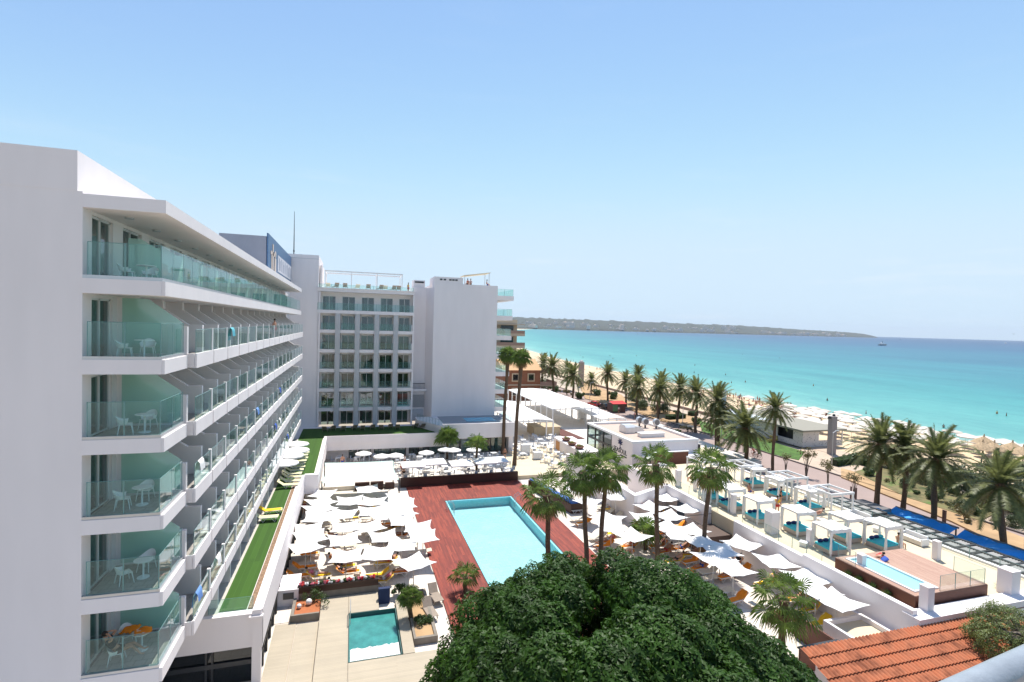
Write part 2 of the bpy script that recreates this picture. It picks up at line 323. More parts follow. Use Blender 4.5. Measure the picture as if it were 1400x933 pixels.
# the sea carries its distance from the shore (its depth) as an attribute
DL = [-8, 0, 1.5, 3, 6, 12, 25, 50, 100, 180, 300, 600, 1200, 2500, 5000, 9000, 15000]
sm = MB(); sm.grid(len(YL) - 1, len(DL) - 1, lambda u, v: (shore(YL[round(u * (len(YL) - 1))]) + DL[round(v * (len(DL) - 1))], YL[round(u * (len(YL) - 1))], -2.5))
m, t, b, o = _base('sea_water')
tc = N(t, 'ShaderNodeAttribute', attribute_name='offshore')
g = N(t, 'ShaderNodeNewGeometry')
mp = N(t, 'ShaderNodeMapping'); mp.inputs['Scale'].default_value = (1, 0.35, 1); mp.inputs['Rotation'].default_value = (0, 0, R(25)); t.links.new(g.outputs['Position'], mp.inputs[0])
mpl = N(t, 'ShaderNodeMapping'); mpl.inputs['Scale'].default_value = (0.012, 0.003, 1); t.links.new(g.outputs['Position'], mpl.inputs[0])
mth = lambda op, a, c: (lambda n: (t.links.new(a, n.inputs[0]) if not isinstance(a, (int, float)) else setattr(n.inputs[0], 'default_value', a), t.links.new(c, n.inputs[1]) if not isinstance(c, (int, float)) else setattr(n.inputs[1], 'default_value', c), n.outputs[0])[2])(N(t, 'ShaderNodeMath', operation=op))
big = noise(t, mpl.outputs[0], 1.0, 4)
dist = mth('MULTIPLY', tc.outputs['Fac'], mth('ADD', mth('MULTIPLY', big, 1.6), 0.2))
lg = mth('MULTIPLY', mth('LOGARITHM', mth('MAXIMUM', mth('ADD', dist, 1.0), 1.0), 10.0), 0.25)
colr = ramp(t, lg, [(0.0, (0.50, 0.48, 0.36)), (0.14, (0.27, 0.44, 0.36)), (0.30, (0.125, 0.37, 0.32)), (0.50, (0.040, 0.26, 0.255)), (0.64, (0.020, 0.175, 0.22)), (0.74, (0.014, 0.095, 0.18)), (0.86, (0.014, 0.055, 0.14)), (1.0, (0.016, 0.055, 0.13))])
fo = noise(t, mp.outputs[0], 0.16, 6, 0.75)
foam = ramp(t, fo, [(0.66, (0, 0, 0)), (0.73, (0.6, 0.6, 0.6))])
sf = ramp(t, mth('ADD', mth('DIVIDE', tc.outputs['Fac'], 5.0), mth('MULTIPLY', noise(t, mp.outputs[0], 0.35, 4), 0.75)), [(0.36, (0.6, 0.6, 0.6)), (0.50, (0, 0, 0))])
mm = N(t, 'ShaderNodeMix', data_type='RGBA', blend_type='LIGHTEN'); mm.inputs[0].default_value = 1; t.links.new(foam, mm.inputs[6]); t.links.new(sf, mm.inputs[7])
mx = N(t, 'ShaderNodeMix', data_type='RGBA'); t.links.new(mm.outputs[2], mx.inputs[0]); t.links.new(colr, mx.inputs[6]); mx.inputs[7].default_value = (0.75, 0.78, 0.76, 1)
md = N(t, 'ShaderNodeMix', data_type='RGBA', blend_type='MULTIPLY'); md.inputs[0].default_value = 1
rip = ramp(t, noise(t, mp.outputs[0], 0.5, 5, 0.7), [(0.3, (0.74, 0.82, 0.86)), (0.7, (1.12, 1.1, 1.08))])
t.links.new(mx.outputs[2], md.inputs[6]); t.links.new(rip, md.inputs[7]); mp3 = N(t, 'ShaderNodeMapping'); mp3.inputs['Scale'].default_value = (0.045, 0.009, 1); mp3.inputs['Rotation'].default_value = (0, 0, R(18)); t.links.new(g.outputs['Position'], mp3.inputs[0])
md3 = N(t, 'ShaderNodeMix', data_type='RGBA', blend_type='MULTIPLY'); md3.inputs[0].default_value = 1; t.links.new(md.outputs[2], md3.inputs[6]); t.links.new(ramp(t, noise(t, mp3.outputs[0], 1.0, 6, .62), [(0.32, (0.70, 0.80, 0.86)), (0.62, (1.08, 1.06, 1.05))]), md3.inputs[7])
t.links.new(md3.outputs[2], b.inputs['Base Color'])
b.inputs['Roughness'].default_value = 0.35; b.inputs['Specular IOR Level'].default_value = 0.22
bumpn(t, b, noise(t, mp.outputs[0], 0.9, 5, 0.7), 0.5, 0.25)
sea = structure('sea_water', sm, m)
sea.data.attributes.new('offshore', 'FLOAT', 'POINT').data.foreach_set('value', [DL[i % len(DL)] for i in range(len(sm.v))])
# low headland across the bay, with its own distance and height
HL = [(715, 434, 5200), (760, 435.5, 5300), (800, 437, 5400), (850, 439, 5600), (900, 440.5, 5900), (950, 443, 6300), (1000, 444.5, 6700), (1050, 447.5, 7200), (1100, 451, 7800), (1130, 452.5, 8100), (1160, 454.5, 8400), (1180, 456.5, 8700), (1192, 459, 8900), (1200, 461.5, 9100)]
HL = [(560, 432, 4700), (640, 433, 5000)] + HL
def dirn(px, py):
    v = _right * (px - _CX) + _down * (py - _CY) + _fwd * _F
    h = math.hypot(v.x, v.y); return v.x / h, v.y / h, v.z / h
hv = []
cols = []
for (a, b2) in zip(HL, HL[1:]):
    for k in range(10): f = k / 10; cols.append([a[i] + (b2[i] - a[i]) * f for i in range(3)])
cols.append(list(HL[-1]))
prof = [(0, 0.0), (40, 0.10), (150, 0.16), (500, 0.30), (900, 0.48), (1400, 0.72), (1900, 0.93), (2400, 1.0), (3200, 0.55), (4200, 0)]
hm = MB(); nc = len(cols)
def hp(u, v):
    px, py, D = cols[round(u * (nc - 1))]; dx, dy, dz = dirn(px, py); q, hh = prof[round(v * (len(prof) - 1))]
    q *= min(1, (nc - 1 - round(u * (nc - 1))) / 22 + 0.05); top = max(0, (D + 2000 * min(1, (nc - 1 - round(u * (nc - 1))) / 22)) * dz + CAM.z) + 2.5
    r = D + q; wob = 1 + 0.10 * math.sin(px * .9 + v * 7) + 0.05 * math.sin(px * 2.7 + v * 3)
    return (dx * r, dy * r, -2.6 + top * hh * (wob if 0 < hh < .95 else 1))
hm.grid(nc - 1, len(prof) - 1, hp)
HILL = mat('headland_scrub', (0.030, 0.045, 0.032), 0.95, 0.5, 0.008, mid=(0.05, 0.055, 0.040), detail=8)
structure('headland', hm, HILL, True)
hb = MB(); hb.box(-14, -8, 0, 14, 8, 13); hb.box(-8, -8.2, 13, 8, 6, 17)
hs0 = hb.build('coastal_house', solid('pale_house_wall', (0.85, 0.72, 0.6)))
tag(hs0, 'tiny pale house on the shore of the headland across the bay', 'house', 'houses on the far headland')
random.seed(3)
for i in range(80):
    c = cols[random.randrange(20, nc - 30)]; dx, dy, dz = dirn(c[0], c[1]); q = random.choice([60, 120, 260, 420, 700]) ; r = c[2] + q
    hgt = max(0, (c[2] + 2000) * dz + 20) + 2.5; fr = {60: .11, 120: .14, 260: .2, 420: .26, 700: .39}[q]
    o = hs0 if i == 0 else dup(hs0); o.location = (dx * r, dy * r, -2.6 + hgt * fr - 3); o.rotation_euler = (0, 0, random.random() * 3); s_ = random.uniform(1.0, 2.2); o.scale = (s_ * random.uniform(.8, 2), s_, s_ * random.choice([.6, .8, 1, 1.6]))

# ---------------- hotel grounds ----------------
L0 = at(356.5, 839.5, 4.0)
structure('terrace_paving', MB().box(-6, 36.8, -0.9, 8, 64.5, 0.0).box(20, 36.8, -0.9, 34, 64.5, 0.0), PAVE)
structure('lower_plaza', MB().box(-40, 10, -1.2, 22, 30.8, -0.03).box(-40, 30.8, -1.2, -.2, 36.8, -0.03).box(3.4, 30.8, -1.2, 22, 36.8, -0.03), PAVE)
PX0, PX1, PY0, PY1 = 10.35, 18.2, 37.5, 58.15
dk = MB()
for x0, y0, x1, y1 in ((6.6, 22, PX0, 64.4), (PX1, 22, 20.9, 64.4), (PX0, PY1, PX1, 64.4), (PX0, 22, PX1, PY0)): dk.box(x0, y0, 0.004, x1, y1, 0.07)
structure('pool_deck', dk, DECK)
# dining terrace a step above the pool
structure('dining_terrace', MB().box(-6, 64.5, -0.9, 60, 79.8, 0.5), DINE)
structure('bar_terrace', MB().box(22.5, 79.8, -0.9, 52, 130, 0.45), DINE)
structure('lounge_terrace', MB().box(33.4, 23.0, -0.9, 46.5, 57.5, 2.85), CREAM)
structure('lounger_terrace', MB().box(20.9, 22, -0.9, 33.0, 64.4, 0.02), PAVE)
structure('restaurant_forecourt', MB().box(20.9, 64.4, -0.9, 57, 79.7, 0.52), CREAM)
structure('side_lawn', MB().box(44, 5, -0.93, 57, 22.7, -0.6), LAWN)

# ---------------- promenade ----------------
structure('sidewalk', MB().box(52.3, -40, -0.93, 58.2, 420, -0.72), PROM)
rd = MB(); rd.box(58.2, -40, -0.93, 69.0, 420, -0.80); structure('road', rd, ASPH)
structure('promenade_kerb', MB().box(69.0, -40, -0.93, 69.25, 420, -0.62), solid('dark_kerb_stone', (0.16, 0.13, 0.12)))
structure('promenade_path', MB().box(69.25, -40, -0.93, 72.2, 420, -0.68), PROM)
structure('beach_walk', MB().box(72.2, 56, -0.93, 80, 74, -0.70), PROM)
structure('seaside_walk', MB().box(80, 60, -0.93, 84, 420, -0.66), PROM)
def patch(name, poly, z, m): return structure(name, MB().prism([tuple(at(x, y, z)[:2]) for x, y in poly], -0.93, z), m)
patch('lawn', [(955, 575), (1000, 587), (1100, 618), (1092, 629), (1060, 622), (960, 590)], -0.60, LAWN)
patch('lawn', [(1168, 645), (1200, 636), (1300, 668), (1365, 700), (1340, 712), (1240, 680)], -0.58, mat('patchy_dry_lawn', (0.06, 0.11, 0.02), 0.95, 0.5, 0.5, 0.5, mid=(0.20, 0.16, 0.07), bscale=20))
patch('dry_bed', [(1150, 640), (1168, 645), (1240, 680), (1340, 712), (1400, 735), (1400, 760), (1300, 712), (1150, 652)], -0.62, SOIL)
patch('dry_bed', [(860, 548), (905, 560), (960, 572), (960, 583), (900, 575), (862, 560)], -0.62, SOIL)
patch('dry_bed', [(790, 520), (850, 540), (870, 560), (800, 545)], -0.61, SOIL)
hw = MB()
for y in range(76, 300, 12): hw.box(83.9, y, -0.9, 84.3, y + 11.7, 0.0)
tag(hw.build('beach_wall', solid('low_stone_wall', (0.33, 0.24, 0.19))), 'long low brown wall dividing the promenade from the sand', 'wall')
# ---------------- hotel wing on the left ----------------
XF, XW = -6.85, -9.5                           # balcony front, room wall
BOT = [20.8, 17.8, 14.8, 11.8, 8.8, 5.8]       # undersides of the balcony slabs
Y0, YE = 23.0, 78.2
LW = thing('hotel_wing', 'long white hotel wing with stepped balconies and a sharp flat canopy on the left', 'building', (-14, 23, 0))
wl = MB()
wl.box(-30, 23.0, -1, -9.5, 23.3, 24.5); wl.prismy([(-30, 24.5), (-9.66, 24.5), (-9.66, 25.96), (-30, 25.96)], 22.99, 23.4)
wl.box(-30, 77.9, -1, -9.5, 78.2, 24.5)
wl.box(-9.95, 23.4, 24.5, -9.66, 78.2, 25.96)
wl.build('wall', W, LW, world=True)
MB().box(-30, 23.4, 24.3, -9.95, 78.2, 24.6).build('roof', WG, LW, world=True)
cn = MB(); cn.box(-9.5, 22.98, 23.93, XF, 78.4, 24.42); cp = cn.build('canopy', W, LW, world=True)
for i in range(18):
    MB().cyl(-8.6, 24.6 + 3.05 * i, 23.87, 23.935, .16).build('ceiling_lamp', METAL, cp, world=True)
BAY = 3.05; YB = [26.1 + BAY * i for i in range(18)]   # bay divisions after the end balcony
fw = MB(); fr_ = MB(); pn = MB(); cu = MB()
# room fronts: piers, lintels, frames, panes and curtains
zf_all = [b + 0.5 for b in BOT] + [3.95]
def front(name, y0, y1, zf, top, idx):
    """one room front between two divisions: wall pieces with a real opening"""
    a = y0 + 0.42; bb = y1 - 0.55; h = top - .14
    f = MB(); f.box(-9.8, y0, zf - .5, XW, a, top); f.box(-9.8, bb, zf - .5, XW, y1, top); f.box(-9.8, a, h, XW, bb, top)
    wf = f.build('room_front', W, LW, world=True)
    d = MB(); c = (a + bb) / 2
    for y in (a, c - .04, bb - .08): d.box(-9.72, y, zf, -9.60, y + .08, h)
    d.box(-9.72, a, h - .08, -9.60, bb, h); d.box(-9.72, a, zf, -9.60, bb, zf + .05)
    df = d.build('sliding_door', FRAMEW, LW, world=True)
    MB().box(-9.67, a + .08, zf + .05, -9.65, bb - .08, h - .08).build('pane', G_WIN, df, world=True)
    random.seed(idx * 7 + int(y0)); e = random.choice([.45, .7, 1, 1, .85])
    s = MB(); n = 26; L = (bb - a) * e
    pts = [(-9.86 + .05 * math.sin(k * 1.9), a + L * k / n) for k in range(n + 1)]
    s.add([(x, y, z) for x, y in pts for z in (zf + .02, h + .05)], [(2 * k, 2 * k + 2, 2 * k + 3, 2 * k + 1) for k in range(n)])
    s.build('curtain', CURT, df, world=True)
for k, b_ in enumerate(BOT):
    top = (BOT[k - 1] if k else 23.93); zf = b_ + 0.5
    for j in range(-1, 17):
        y0 = YB[j] if j >= 0 else 23.3; y1 = YB[j + 1]
        if k == 0 or j < 9 or k < 4: front('f', y0, y1, zf, top, k * 31 + j)
for j in range(-1, 17):
    front('f', YB[j] if j >= 0 else 23.3, YB[j + 1], 3.95, 5.8, 300 + j)
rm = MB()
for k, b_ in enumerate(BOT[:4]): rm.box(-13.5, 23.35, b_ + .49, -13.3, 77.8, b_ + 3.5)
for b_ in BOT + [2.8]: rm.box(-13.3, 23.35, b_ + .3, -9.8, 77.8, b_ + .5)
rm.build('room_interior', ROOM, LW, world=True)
# balconies
def glassrail(parent, pts, z0, h, posts=True, m=G_RAIL, world=True, seg=1.35):
    """glass panels along a line, with joints and a dark edge"""
    gr = MB(); ed = MB()
    for (xa, ya), (xb, yb) in zip(pts, pts[1:]):
        L = math.hypot(xb - xa, yb - ya); n = max(1, round(L / seg)); ux, uy = (xb - xa) / L, (yb - ya) / L
        for i in range(n):
            s0 = L * i / n + .01; s1 = L * (i + 1) / n - .01
            q = [(xa + ux * s0 - uy * .008, ya + uy * s0 + ux * .008), (xa + ux * s1 - uy * .008, ya + uy * s1 + ux * .008), (xa + ux * s1 + uy * .008, ya + uy * s1 - ux * .008), (xa + ux * s0 + uy * .008, ya + uy * s0 - ux * .008)]
            gr.prism(q, z0, z0 + h)
            for s in (s0, s1): ed.box(xa + ux * s - .011, ya + uy * s - .011, z0, xa + ux * s + .011, ya + uy * s + .011, z0 + h)
        ed.tube([(xa, ya, z0 + h + .004), (xb, yb, z0 + h + .004)], .010, 4)
    g_ = gr.build('glass_railing', m, parent, world=world)
    ed.build('railing_edge', G_EDGE, g_, world=world)
    return g_
def partition(parent, y, zf, zt, m, thick, name='partition', xr=-7.05, low=1.35):
    poly = [(XW, zf), (xr, zf), (xr, zf + low), (-7.65, zf + low), (-8.75, zf + 2.1), (-8.75, zt), (XW, zt)]
    return MB().prismy(poly, y - thick / 2, y + thick / 2).build(name, m, parent, world=True)
for k, b_ in enumerate(BOT):
    zf = b_ + .5; top = BOT[k - 1] if k else 23.93
    if k == 0:
        s = MB(); s.box(XW, 23.0, b_, XF - .12, 78.3, zf); s.box(XF - .12, 23.0, b_, XF, 78.3, b_ + .55); s.box(XW, 22.97, b_, XF - .12, 23.0, b_ + .55)
        sl_ = s.build('top_floor_balcony', W, LW, world=True)
        MB().box(XW + .01, 23.02, zf, XF - .13, 78.2, zf + .012).build('floor_tiles', FLOORT, sl_, world=True)
        s = MB(); s.box(XF - .25, 23.0, b_ + .55, XF - .1, 78.3, b_ + .68); s.box(XW, 23.0, b_ + .55, XF - .25, 23.14, b_ + .68); s.build('kerb', METAL, sl_, world=True)
        glassrail(sl_, [(XW + .12, 23.08), (XF - .16, 23.08), (XF - .16, 78.2)], b_ + .68, 1.22)
        for y in YB[:-1]:
            MB().prismy([(-9.15, zf + .1), (-7.1, zf + .1), (-7.1, zf + 1.35), (-7.75, zf + 1.4), (-8.7, zf + 2.0), (-9.15, zf + 2.0)], y - .01, y + .01).build('glass_partition', G_PART, sl_, world=True)
        continue
    # end balcony
    bl = MB(); bl.box(XW, 23.0, b_, XF - .1, 25.9, zf); bl.box(XF - .1, 23.0, b_, XF, 25.9, b_ + .55); bl.box(XW, 22.97, b_, XF - .1, 23.0, b_ + .55)
    B = bl.build('balcony', W, LW, world=True)
    MB().box(XW + .01, 23.02, zf, XF - .11, 26.0, zf + .012).build('floor_tiles', FLOORT, B, world=True)
    s = MB(); s.box(XF - .25, 23.0, b_ + .55, XF - .1, 25.9, b_ + .67); s.box(XW, 23.0, b_ + .55, XF - .25, 23.14, b_ + .67); s.build('kerb', METAL, B, world=True)
    glassrail(B, [(XW + .12, 23.08), (XF - .16, 23.08), (XF - .16, 25.85)], b_ + .67, 1.28)
    MB().prismy([(-9.3, zf + .12), (-7.1, zf + .12), (-7.1, zf + 1.5), (-8.35, zf + 2.45), (-9.3, zf + 2.45)], 25.93, 25.95).build('glass_partition', G_PART, B, world=True)
    partition(B, 26.1, zf, top, W, .22, xr=-6.9, low=1.3)
    for j in range(17):
        y0, y1 = YB[j], YB[j + 1]; xf = XF + .30
        bl = MB(); bl.box(XW, y0, b_, xf - .1, y1 - .02, zf); bl.box(xf - .1, y0 + .02, b_ - .02, xf, y1 - .14, b_ + .62); bl.box(xf - .1, y1 - .14, b_, xf - .05, y1, b_ + .62)
        if j == 0: bl.box(XF - .1, y0 - .04, b_, xf - .1, y0 + .02, b_ + .62)
        B = bl.build('balcony', W, LW, world=True)
        MB().box(XW + .01, y0 + .14, zf, xf - .11, y1 - .14, zf + .012).build('floor_tiles', FLOORT, B, world=True)
        glassrail(B, [(xf - .07, y0 + .12), (xf - .07, y1 - .3)], b_ + .62, 1.05, seg=3)
        MB().box(xf - .16, y1 - .28, b_ + .62, xf - .02, y1 - .12, b_ + 1.72).build('railing_post', W2, B, world=True)
        partition(B, y1, zf, top, W, .24)
# garden terrace along the wing, its front wall and the glazed rooms under it
TG = thing('garden_terrace', 'raised white terrace with a strip of bright artificial turf beside the left wing', 'terrace', (-6, 31, 0))
tb = MB(); tb.box(XW, 31.2, 2.1, -4.75, 57.3, 3.86); tb.box(XW, 57.3, 2.1, -3.3, 76.0, 3.86); tb.box(XW, 76.0, 2.1, 13.6, 84.5, 3.86)
tb.build('slab', W, TG, world=True)
fl = MB(); fl.box(XW, 31.3, 3.86, -6.75, 76, 3.88); fl.build('path', solid('pale_path_tiles', (0.5, 0.46, 0.4)), TG, world=True)
MB().add([(-6.75, 31.6, 3.9), (-5.35, 31.6, 3.9), (-5.35, 57.3, 3.9), (-3.6, 57.3, 3.9), (-3.6, 76, 3.9), (12, 76, 3.9), (12, 83, 3.9), (-6.75, 83, 3.9)], [(0, 1, 2, 3, 4, 5, 6, 7)]).build('artificial_turf', GRASSM, TG, world=True)
co = MB(); co.box(-4.95, 31.0, 1.95, -4.45, 57.3, 4.12); co.box(-4.45, 57.22, 2.9, -3.1, 57.7, 4.12); co.box(-3.45, 57.7, 1.95, -3.1, 76.0, 4.12)
co.build('coping', W, TG, world=True)
sb = MB(); sb.box(-5.3, 31.6, 3.88, -4.95, 57.2, 3.93); sb.build('gravel_strip', mat('brown_gravel', (0.25, 0.16, 0.1), .95, .5, 8), TG, world=True)
pw = MB(); pw.box(-3.45, 75.85, 3.1, 13.2, 76.0, 4.15); pw.build('parapet', W, TG, world=True)
fb = MB(); fb.box(XW, 30.9, 2.1, -4.45, 31.2, 3.95); fb.box(-4.95, 30.85, -.5, -4.5, 31.25, 4.15); fb.box(-5.1, 30.7, 3.72, -4.4, 31.0, 3.86)
fb.build('end_beam', W, TG, world=True)
glassrail(TG, [(-7.2, 31.35), (-4.98, 31.35)], 3.95, 0.75, seg=2.4)
gl_ = MB(); gl_.box(-12, 31.3, -.9, -5.0, 31.36, 2.1)
gf = gl_.build('glazing', G_DARK, TG, world=True)
fm = MB()
for x in (-9.5, -7.3, -7.0): fm.box(x, 31.2, -.9, x + .1, 31.3, 2.1)
fm.box(-12, 31.18, 1.0, -5, 31.28, 1.25); fm.build('frame', DARKM, gf, world=True)
g2 = MB(); g2.box(-4.72, 31.3, -.9, -4.68, 57.2, 1.95); g2 = g2.build('glazing', G_DARK, TG, world=True)
fm = MB()
for i in range(18): y = 32.5 + i * 1.4; fm.box(-4.68, y, -.9, -4.58, y + .1, 1.95)
fm.box(-4.66, 31.3, 1.0, -4.6, 57.2, 1.1); fm.build('frame', DARKM, g2, world=True)
MB().box(-12, 31.5, -.95, -4.8, 57, -.9).build('inner_floor', solid('dim_stone_floor', (0.3, 0.26, 0.2)), TG, world=True)
MB().box(-11.9, 33, -.9, -4.9, 56, 2.0).build('inner_room', ROOM, TG, world=True)
# sign box on the roof
sg = thing('rooftop_plant_room', 'grey metal clad plant room on the roof of the left wing', 'plant room', (-11, 62, 24.5))
MB().box(-13.6, 62, 24.5, -9.05, 90, 29.0).build('cladding', mat('grey_cladding', (0.30, 0.31, 0.36), .6, .04, 1), sg, world=True)
sn = thing('rooftop_sign', 'blue rooftop hotel sign with a figure emblem and a white lettered panel', 'sign', (-8.9, 62.3, 24.5))
MB().box(-9.0, 62.0, 24.6, -8.85, 85, 29.35).build('panel', mat('blue_sign_panel', (0.07, 0.15, 0.28), .5, .25, 6), sn, world=True)
MB().box(-8.85, 69.5, 25.9, -8.80, 84, 27.9).build('letter_board', solid('pale_sign_board', (0.58, 0.58, 0.62)), sn, world=True)
def text(body, size, m, parent, origin, rot, depth=.03, name='lettering'):
    cu_ = bpy.data.curves.new(name, 'FONT'); cu_.body = body; cu_.size = size; cu_.extrude = depth; cu_.align_x = 'CENTER'
    ob = bpy.data.objects.new(name, cu_); C.objects.link(ob); bpy.context.view_layer.update()
    me = bpy.data.meshes.new_from_object(ob); bpy.data.objects.remove(ob)
    o = bpy.data.objects.new(name, me); C.objects.link(o); me.materials.clear(); me.materials.append(m); o.parent = parent
    off = ORG[parent.name]; o.location = Vector(origin) - Vector(off); o.rotation_euler = rot; ORG[o.name] = off; return o
lm_ = MB()
for i_, (q_, h_) in enumerate(((70.6, 1.5), (71.3, 1.2), (72.6, 1.5), (74.0, 1.4), (74.9, 1.1), (76.2, 1.5), (77.4, 1.3), (78.9, 1.5), (80.2, 1.2), (81.0, 1.5), (82.4, 1.4))): lm_.box(-8.80, q_, 26.15, -8.77, q_ + .32, 26.15 + h_)
lm_.build('lettering', solid('sign_grey', (0.36, 0.38, 0.46)), sn, world=True)
em = MB()
em.box(-8.84, 65.0, 25.0, -8.78, 65.7, 28.6); em.box(-8.84, 63.6, 27.3, -8.78, 66.5, 27.7); em.ball((-8.8, 67.2, 27.6), (.08, .45, .45)); em.box(-8.84, 66.6, 25.4, -8.78, 67.9, 27.2); em.box(-8.84, 64.1, 24.9, -8.78, 64.6, 27.4)
em.build('emblem', solid('pale_emblem', (0.62, 0.52, 0.45)), sn, world=True)
# ---------------- far wing of the hotel ----------------
FW = thing('hotel_wing', 'far white hotel wing with five columns of balconies and a tall blank wall', 'building', (4, 84.5, 3.9))
YF = 84.5
s = MB(); s.box(-12.5, 84.3, -1, -5.0, 96, 29.9); s.box(-12.5, 79, 3.8, -9.0, 84.3, 24.4)
s.build('stair_tower', W, FW, world=True)
s = MB(); s.box(-10.0, 84.27, 29.3, -5.0, 84.31, 29.36); s.build('joint_line', WG, FW, world=True)
s = MB(); s.box(9.3, 87.2, 3.9, 12.0, 97, 26.0); s.box(-5, 86.4, 24.3, 9.3, 97, 24.75); s.build('wall', W, FW, world=True)
s = MB(); s.add([(11.6, 87.2, 3.9), (12.5, 84.5, 3.9), (12.5, 84.5, 25.9), (11.6, 87.2, 25.9), (12.6, 88, 3.9), (12.6, 88, 25.9)], [(0, 1, 2, 3), (3, 2, 5), (0, 4, 1)]); s.build('splayed_wall', W, FW, world=True)
s = MB(); s.box(12.5, 84.5, -1, 23.1, 100, 26.65); s.build('blank_wall', W, FW, world=True)
s = MB(); s.box(12.5, 84.6, 26.65, 17.2, 90, 27.7); bx = s.build('roof_structure', W, FW, world=True)
s = MB()
for x in (13.4, 14.0, 14.9, 15.4, 15.9): s.box(x, 84.56, 27.15, x + .4, 84.61, 27.4)
s.build('vent', DARKM, bx, world=True)
s = MB(); s.box(9.5, 87.5, 26.0, 11.4, 90, 27.2); bx = s.build('roof_structure', W, FW, world=True); MB().box(9.7, 87.45, 26.75, 11.2, 87.5, 27.0).build('vent', DARKM, bx, world=True)
s = MB(); s.box(-5.2, 84.2, 24.55, 9.3, 87, 25.0); s.box(-5.3, 84.1, 25.0, 9.4, 97, 25.12); s.build('roof_edge', W, FW, world=True)
FB = [21.25, 18.25, 15.25, 12.25, 9.25, 6.25]
BX = [-5.0, -2.1, 0.8, 3.7, 6.6, 9.3]
random.seed(11)
winm = [mat('window_reflection_pale', (0.20, 0.23, 0.22), .08, .7, 1.6, spec=.9, sc=(1, 1, 1.6)), mat('window_reflection_dark', (0.07, 0.09, 0.09), .06, .6, 1.2, spec=.9), mat('window_reflection_warm', (0.22, 0.20, 0.17), .08, .7, 1.3, spec=.9)]
for r_, zb in enumerate([24.55] + FB):
    zf = (FB[r_] + .45) if r_ < 6 else 3.9
    ztop = zb
    if r_ < 6:
        s = MB(); s.box(-5.2, YF - (.15 if r_ else .3), FB[r_], 9.35, 86.6, FB[r_] + .5); s.build('floor_band', W, FW, world=True)
    for c in range(5):
        x0, x1 = BX[c], BX[c + 1]
        f = MB(); a, b_ = x0 + .5, x1 - .45
        f.box(x0, 86.0, zf, a, 86.3, ztop); f.box(b_, 86.0, zf, x1, 86.3, ztop); f.box(a, 86.0, zf + 2.25, b_, 86.3, ztop)
        f.build('room_front', WG if False else W, FW, world=True)
        d = MB(); c_ = (a + b_) / 2
        for x in (a, c_ - .04, b_ - .08): d.box(x, 86.06, zf, x + .08, 86.14, zf + 2.25)
        d.box(a, 86.06, zf + 2.17, b_, 86.14, zf + 2.25); d = d.build('window', FRAMEW, FW, world=True)
        MB().box(a, 86.1, zf, c_, 86.12, zf + 2.17).build('pane', G_WIN, d, world=True); MB().box(c_, 86.1, zf, b_ - .01, 86.12, zf + 2.17).build('pane', G_WIN, d, world=True)
        k = MB(); n = 18; w0 = random.choice([a, c_, a, a + .4]); w1 = random.choice([b_, c_ + .2, b_, b_ - .4])
        if w1 > w0 and random.random() < .85:
            k.add([(w0 + (w1 - w0) * i / n, 86.28 + .05 * math.sin(i * 2.1), z) for i in range(n + 1) for z in (zf, zf + 2.2)], [(2 * i, 2 * i + 2, 2 * i + 3, 2 * i + 1) for i in range(n)])
            k.build('curtain', CURT, d, world=True)
        if r_:
            if r_ < 6:
                rl = glassrail(FW, [(x0 + .42, YF - .06), (x1 - .32, YF - .06)], zf + .06, 1.0, seg=3)
                MB().box(x1 - .32, YF - .12, zf, x1 - .22, YF, zf + 1.1).build('railing_post', W2, rl, world=True)
    if r_ == 0: glassrail(FW, [(-5.1, 86), (-5.1, YF - .2), (9.28, YF - .2), (9.28, 86)], zf, 1.1, seg=1.45)
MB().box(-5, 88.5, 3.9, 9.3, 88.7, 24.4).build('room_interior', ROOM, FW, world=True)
for c in range(1, 5):
    x = BX[c]; s = MB(); s.prism([(x - .42, 84.25), (x + .30, 84.25), (x + .42, 86.0), (x - .30, 86.0)], 3.9, 21.25); s.build('fin_column', WG, FW, world=True)
s = MB(); s.box(-5.05, 84.3, 3.9, -4.7, 86, 24.5); s.box(9.15, 84.3, 3.9, 9.4, 87.2, 24.5); s.build('end_column', W, FW, world=True)
s = MB(); s.box(9.2, 86.4, 8.9, 11.9, 87.1, 9.3); s = s.build('small_balcony', W, FW, world=True)
g_ = MB()
for i in range(12): g_.box(9.3 + i * .2, 86.4, 9.3, 9.34 + i * .2, 86.44, 10.2)
g_.box(9.25, 86.38, 10.15, 11.6, 86.46, 10.25); g_.build('railing', DARKM, s, world=True)
s = MB()
for i in range(14): s.box(9.35, 87.12, 6.2 + i * .15, 11.7, 87.19, 6.28 + i * .15)
s.build('louvre_panel', solid('grey_louvre', (0.30, 0.31, 0.32)), FW, world=True)
s = MB(); s.box(9.6, 87.14, 3.9, 11.5, 87.19, 5.9); s.build('service_door', solid('pale_service_door', (0.52, 0.55, 0.58)), FW, world=True)
# sea side balconies of the far wing
for i, z in enumerate([24.4, 21.0, 17.6, 14.4, 11.4, 8.4, 5.4]):
    s = MB(); s.box(23.1, 86, z, 26.4 - i * .12, 96, z + .75); B = s.build('balcony', W, FW, world=True)
    glassrail(B, [(23.2, 86.1), (26.3 - i * .12, 86.1), (26.3 - i * .12, 96)], z + .75, 1.15, seg=1.5)
    if i: MB().box(23.1, 90, z + .75, 24.3, 90.2, z + 3.0).build('partition', WG, B, world=True)
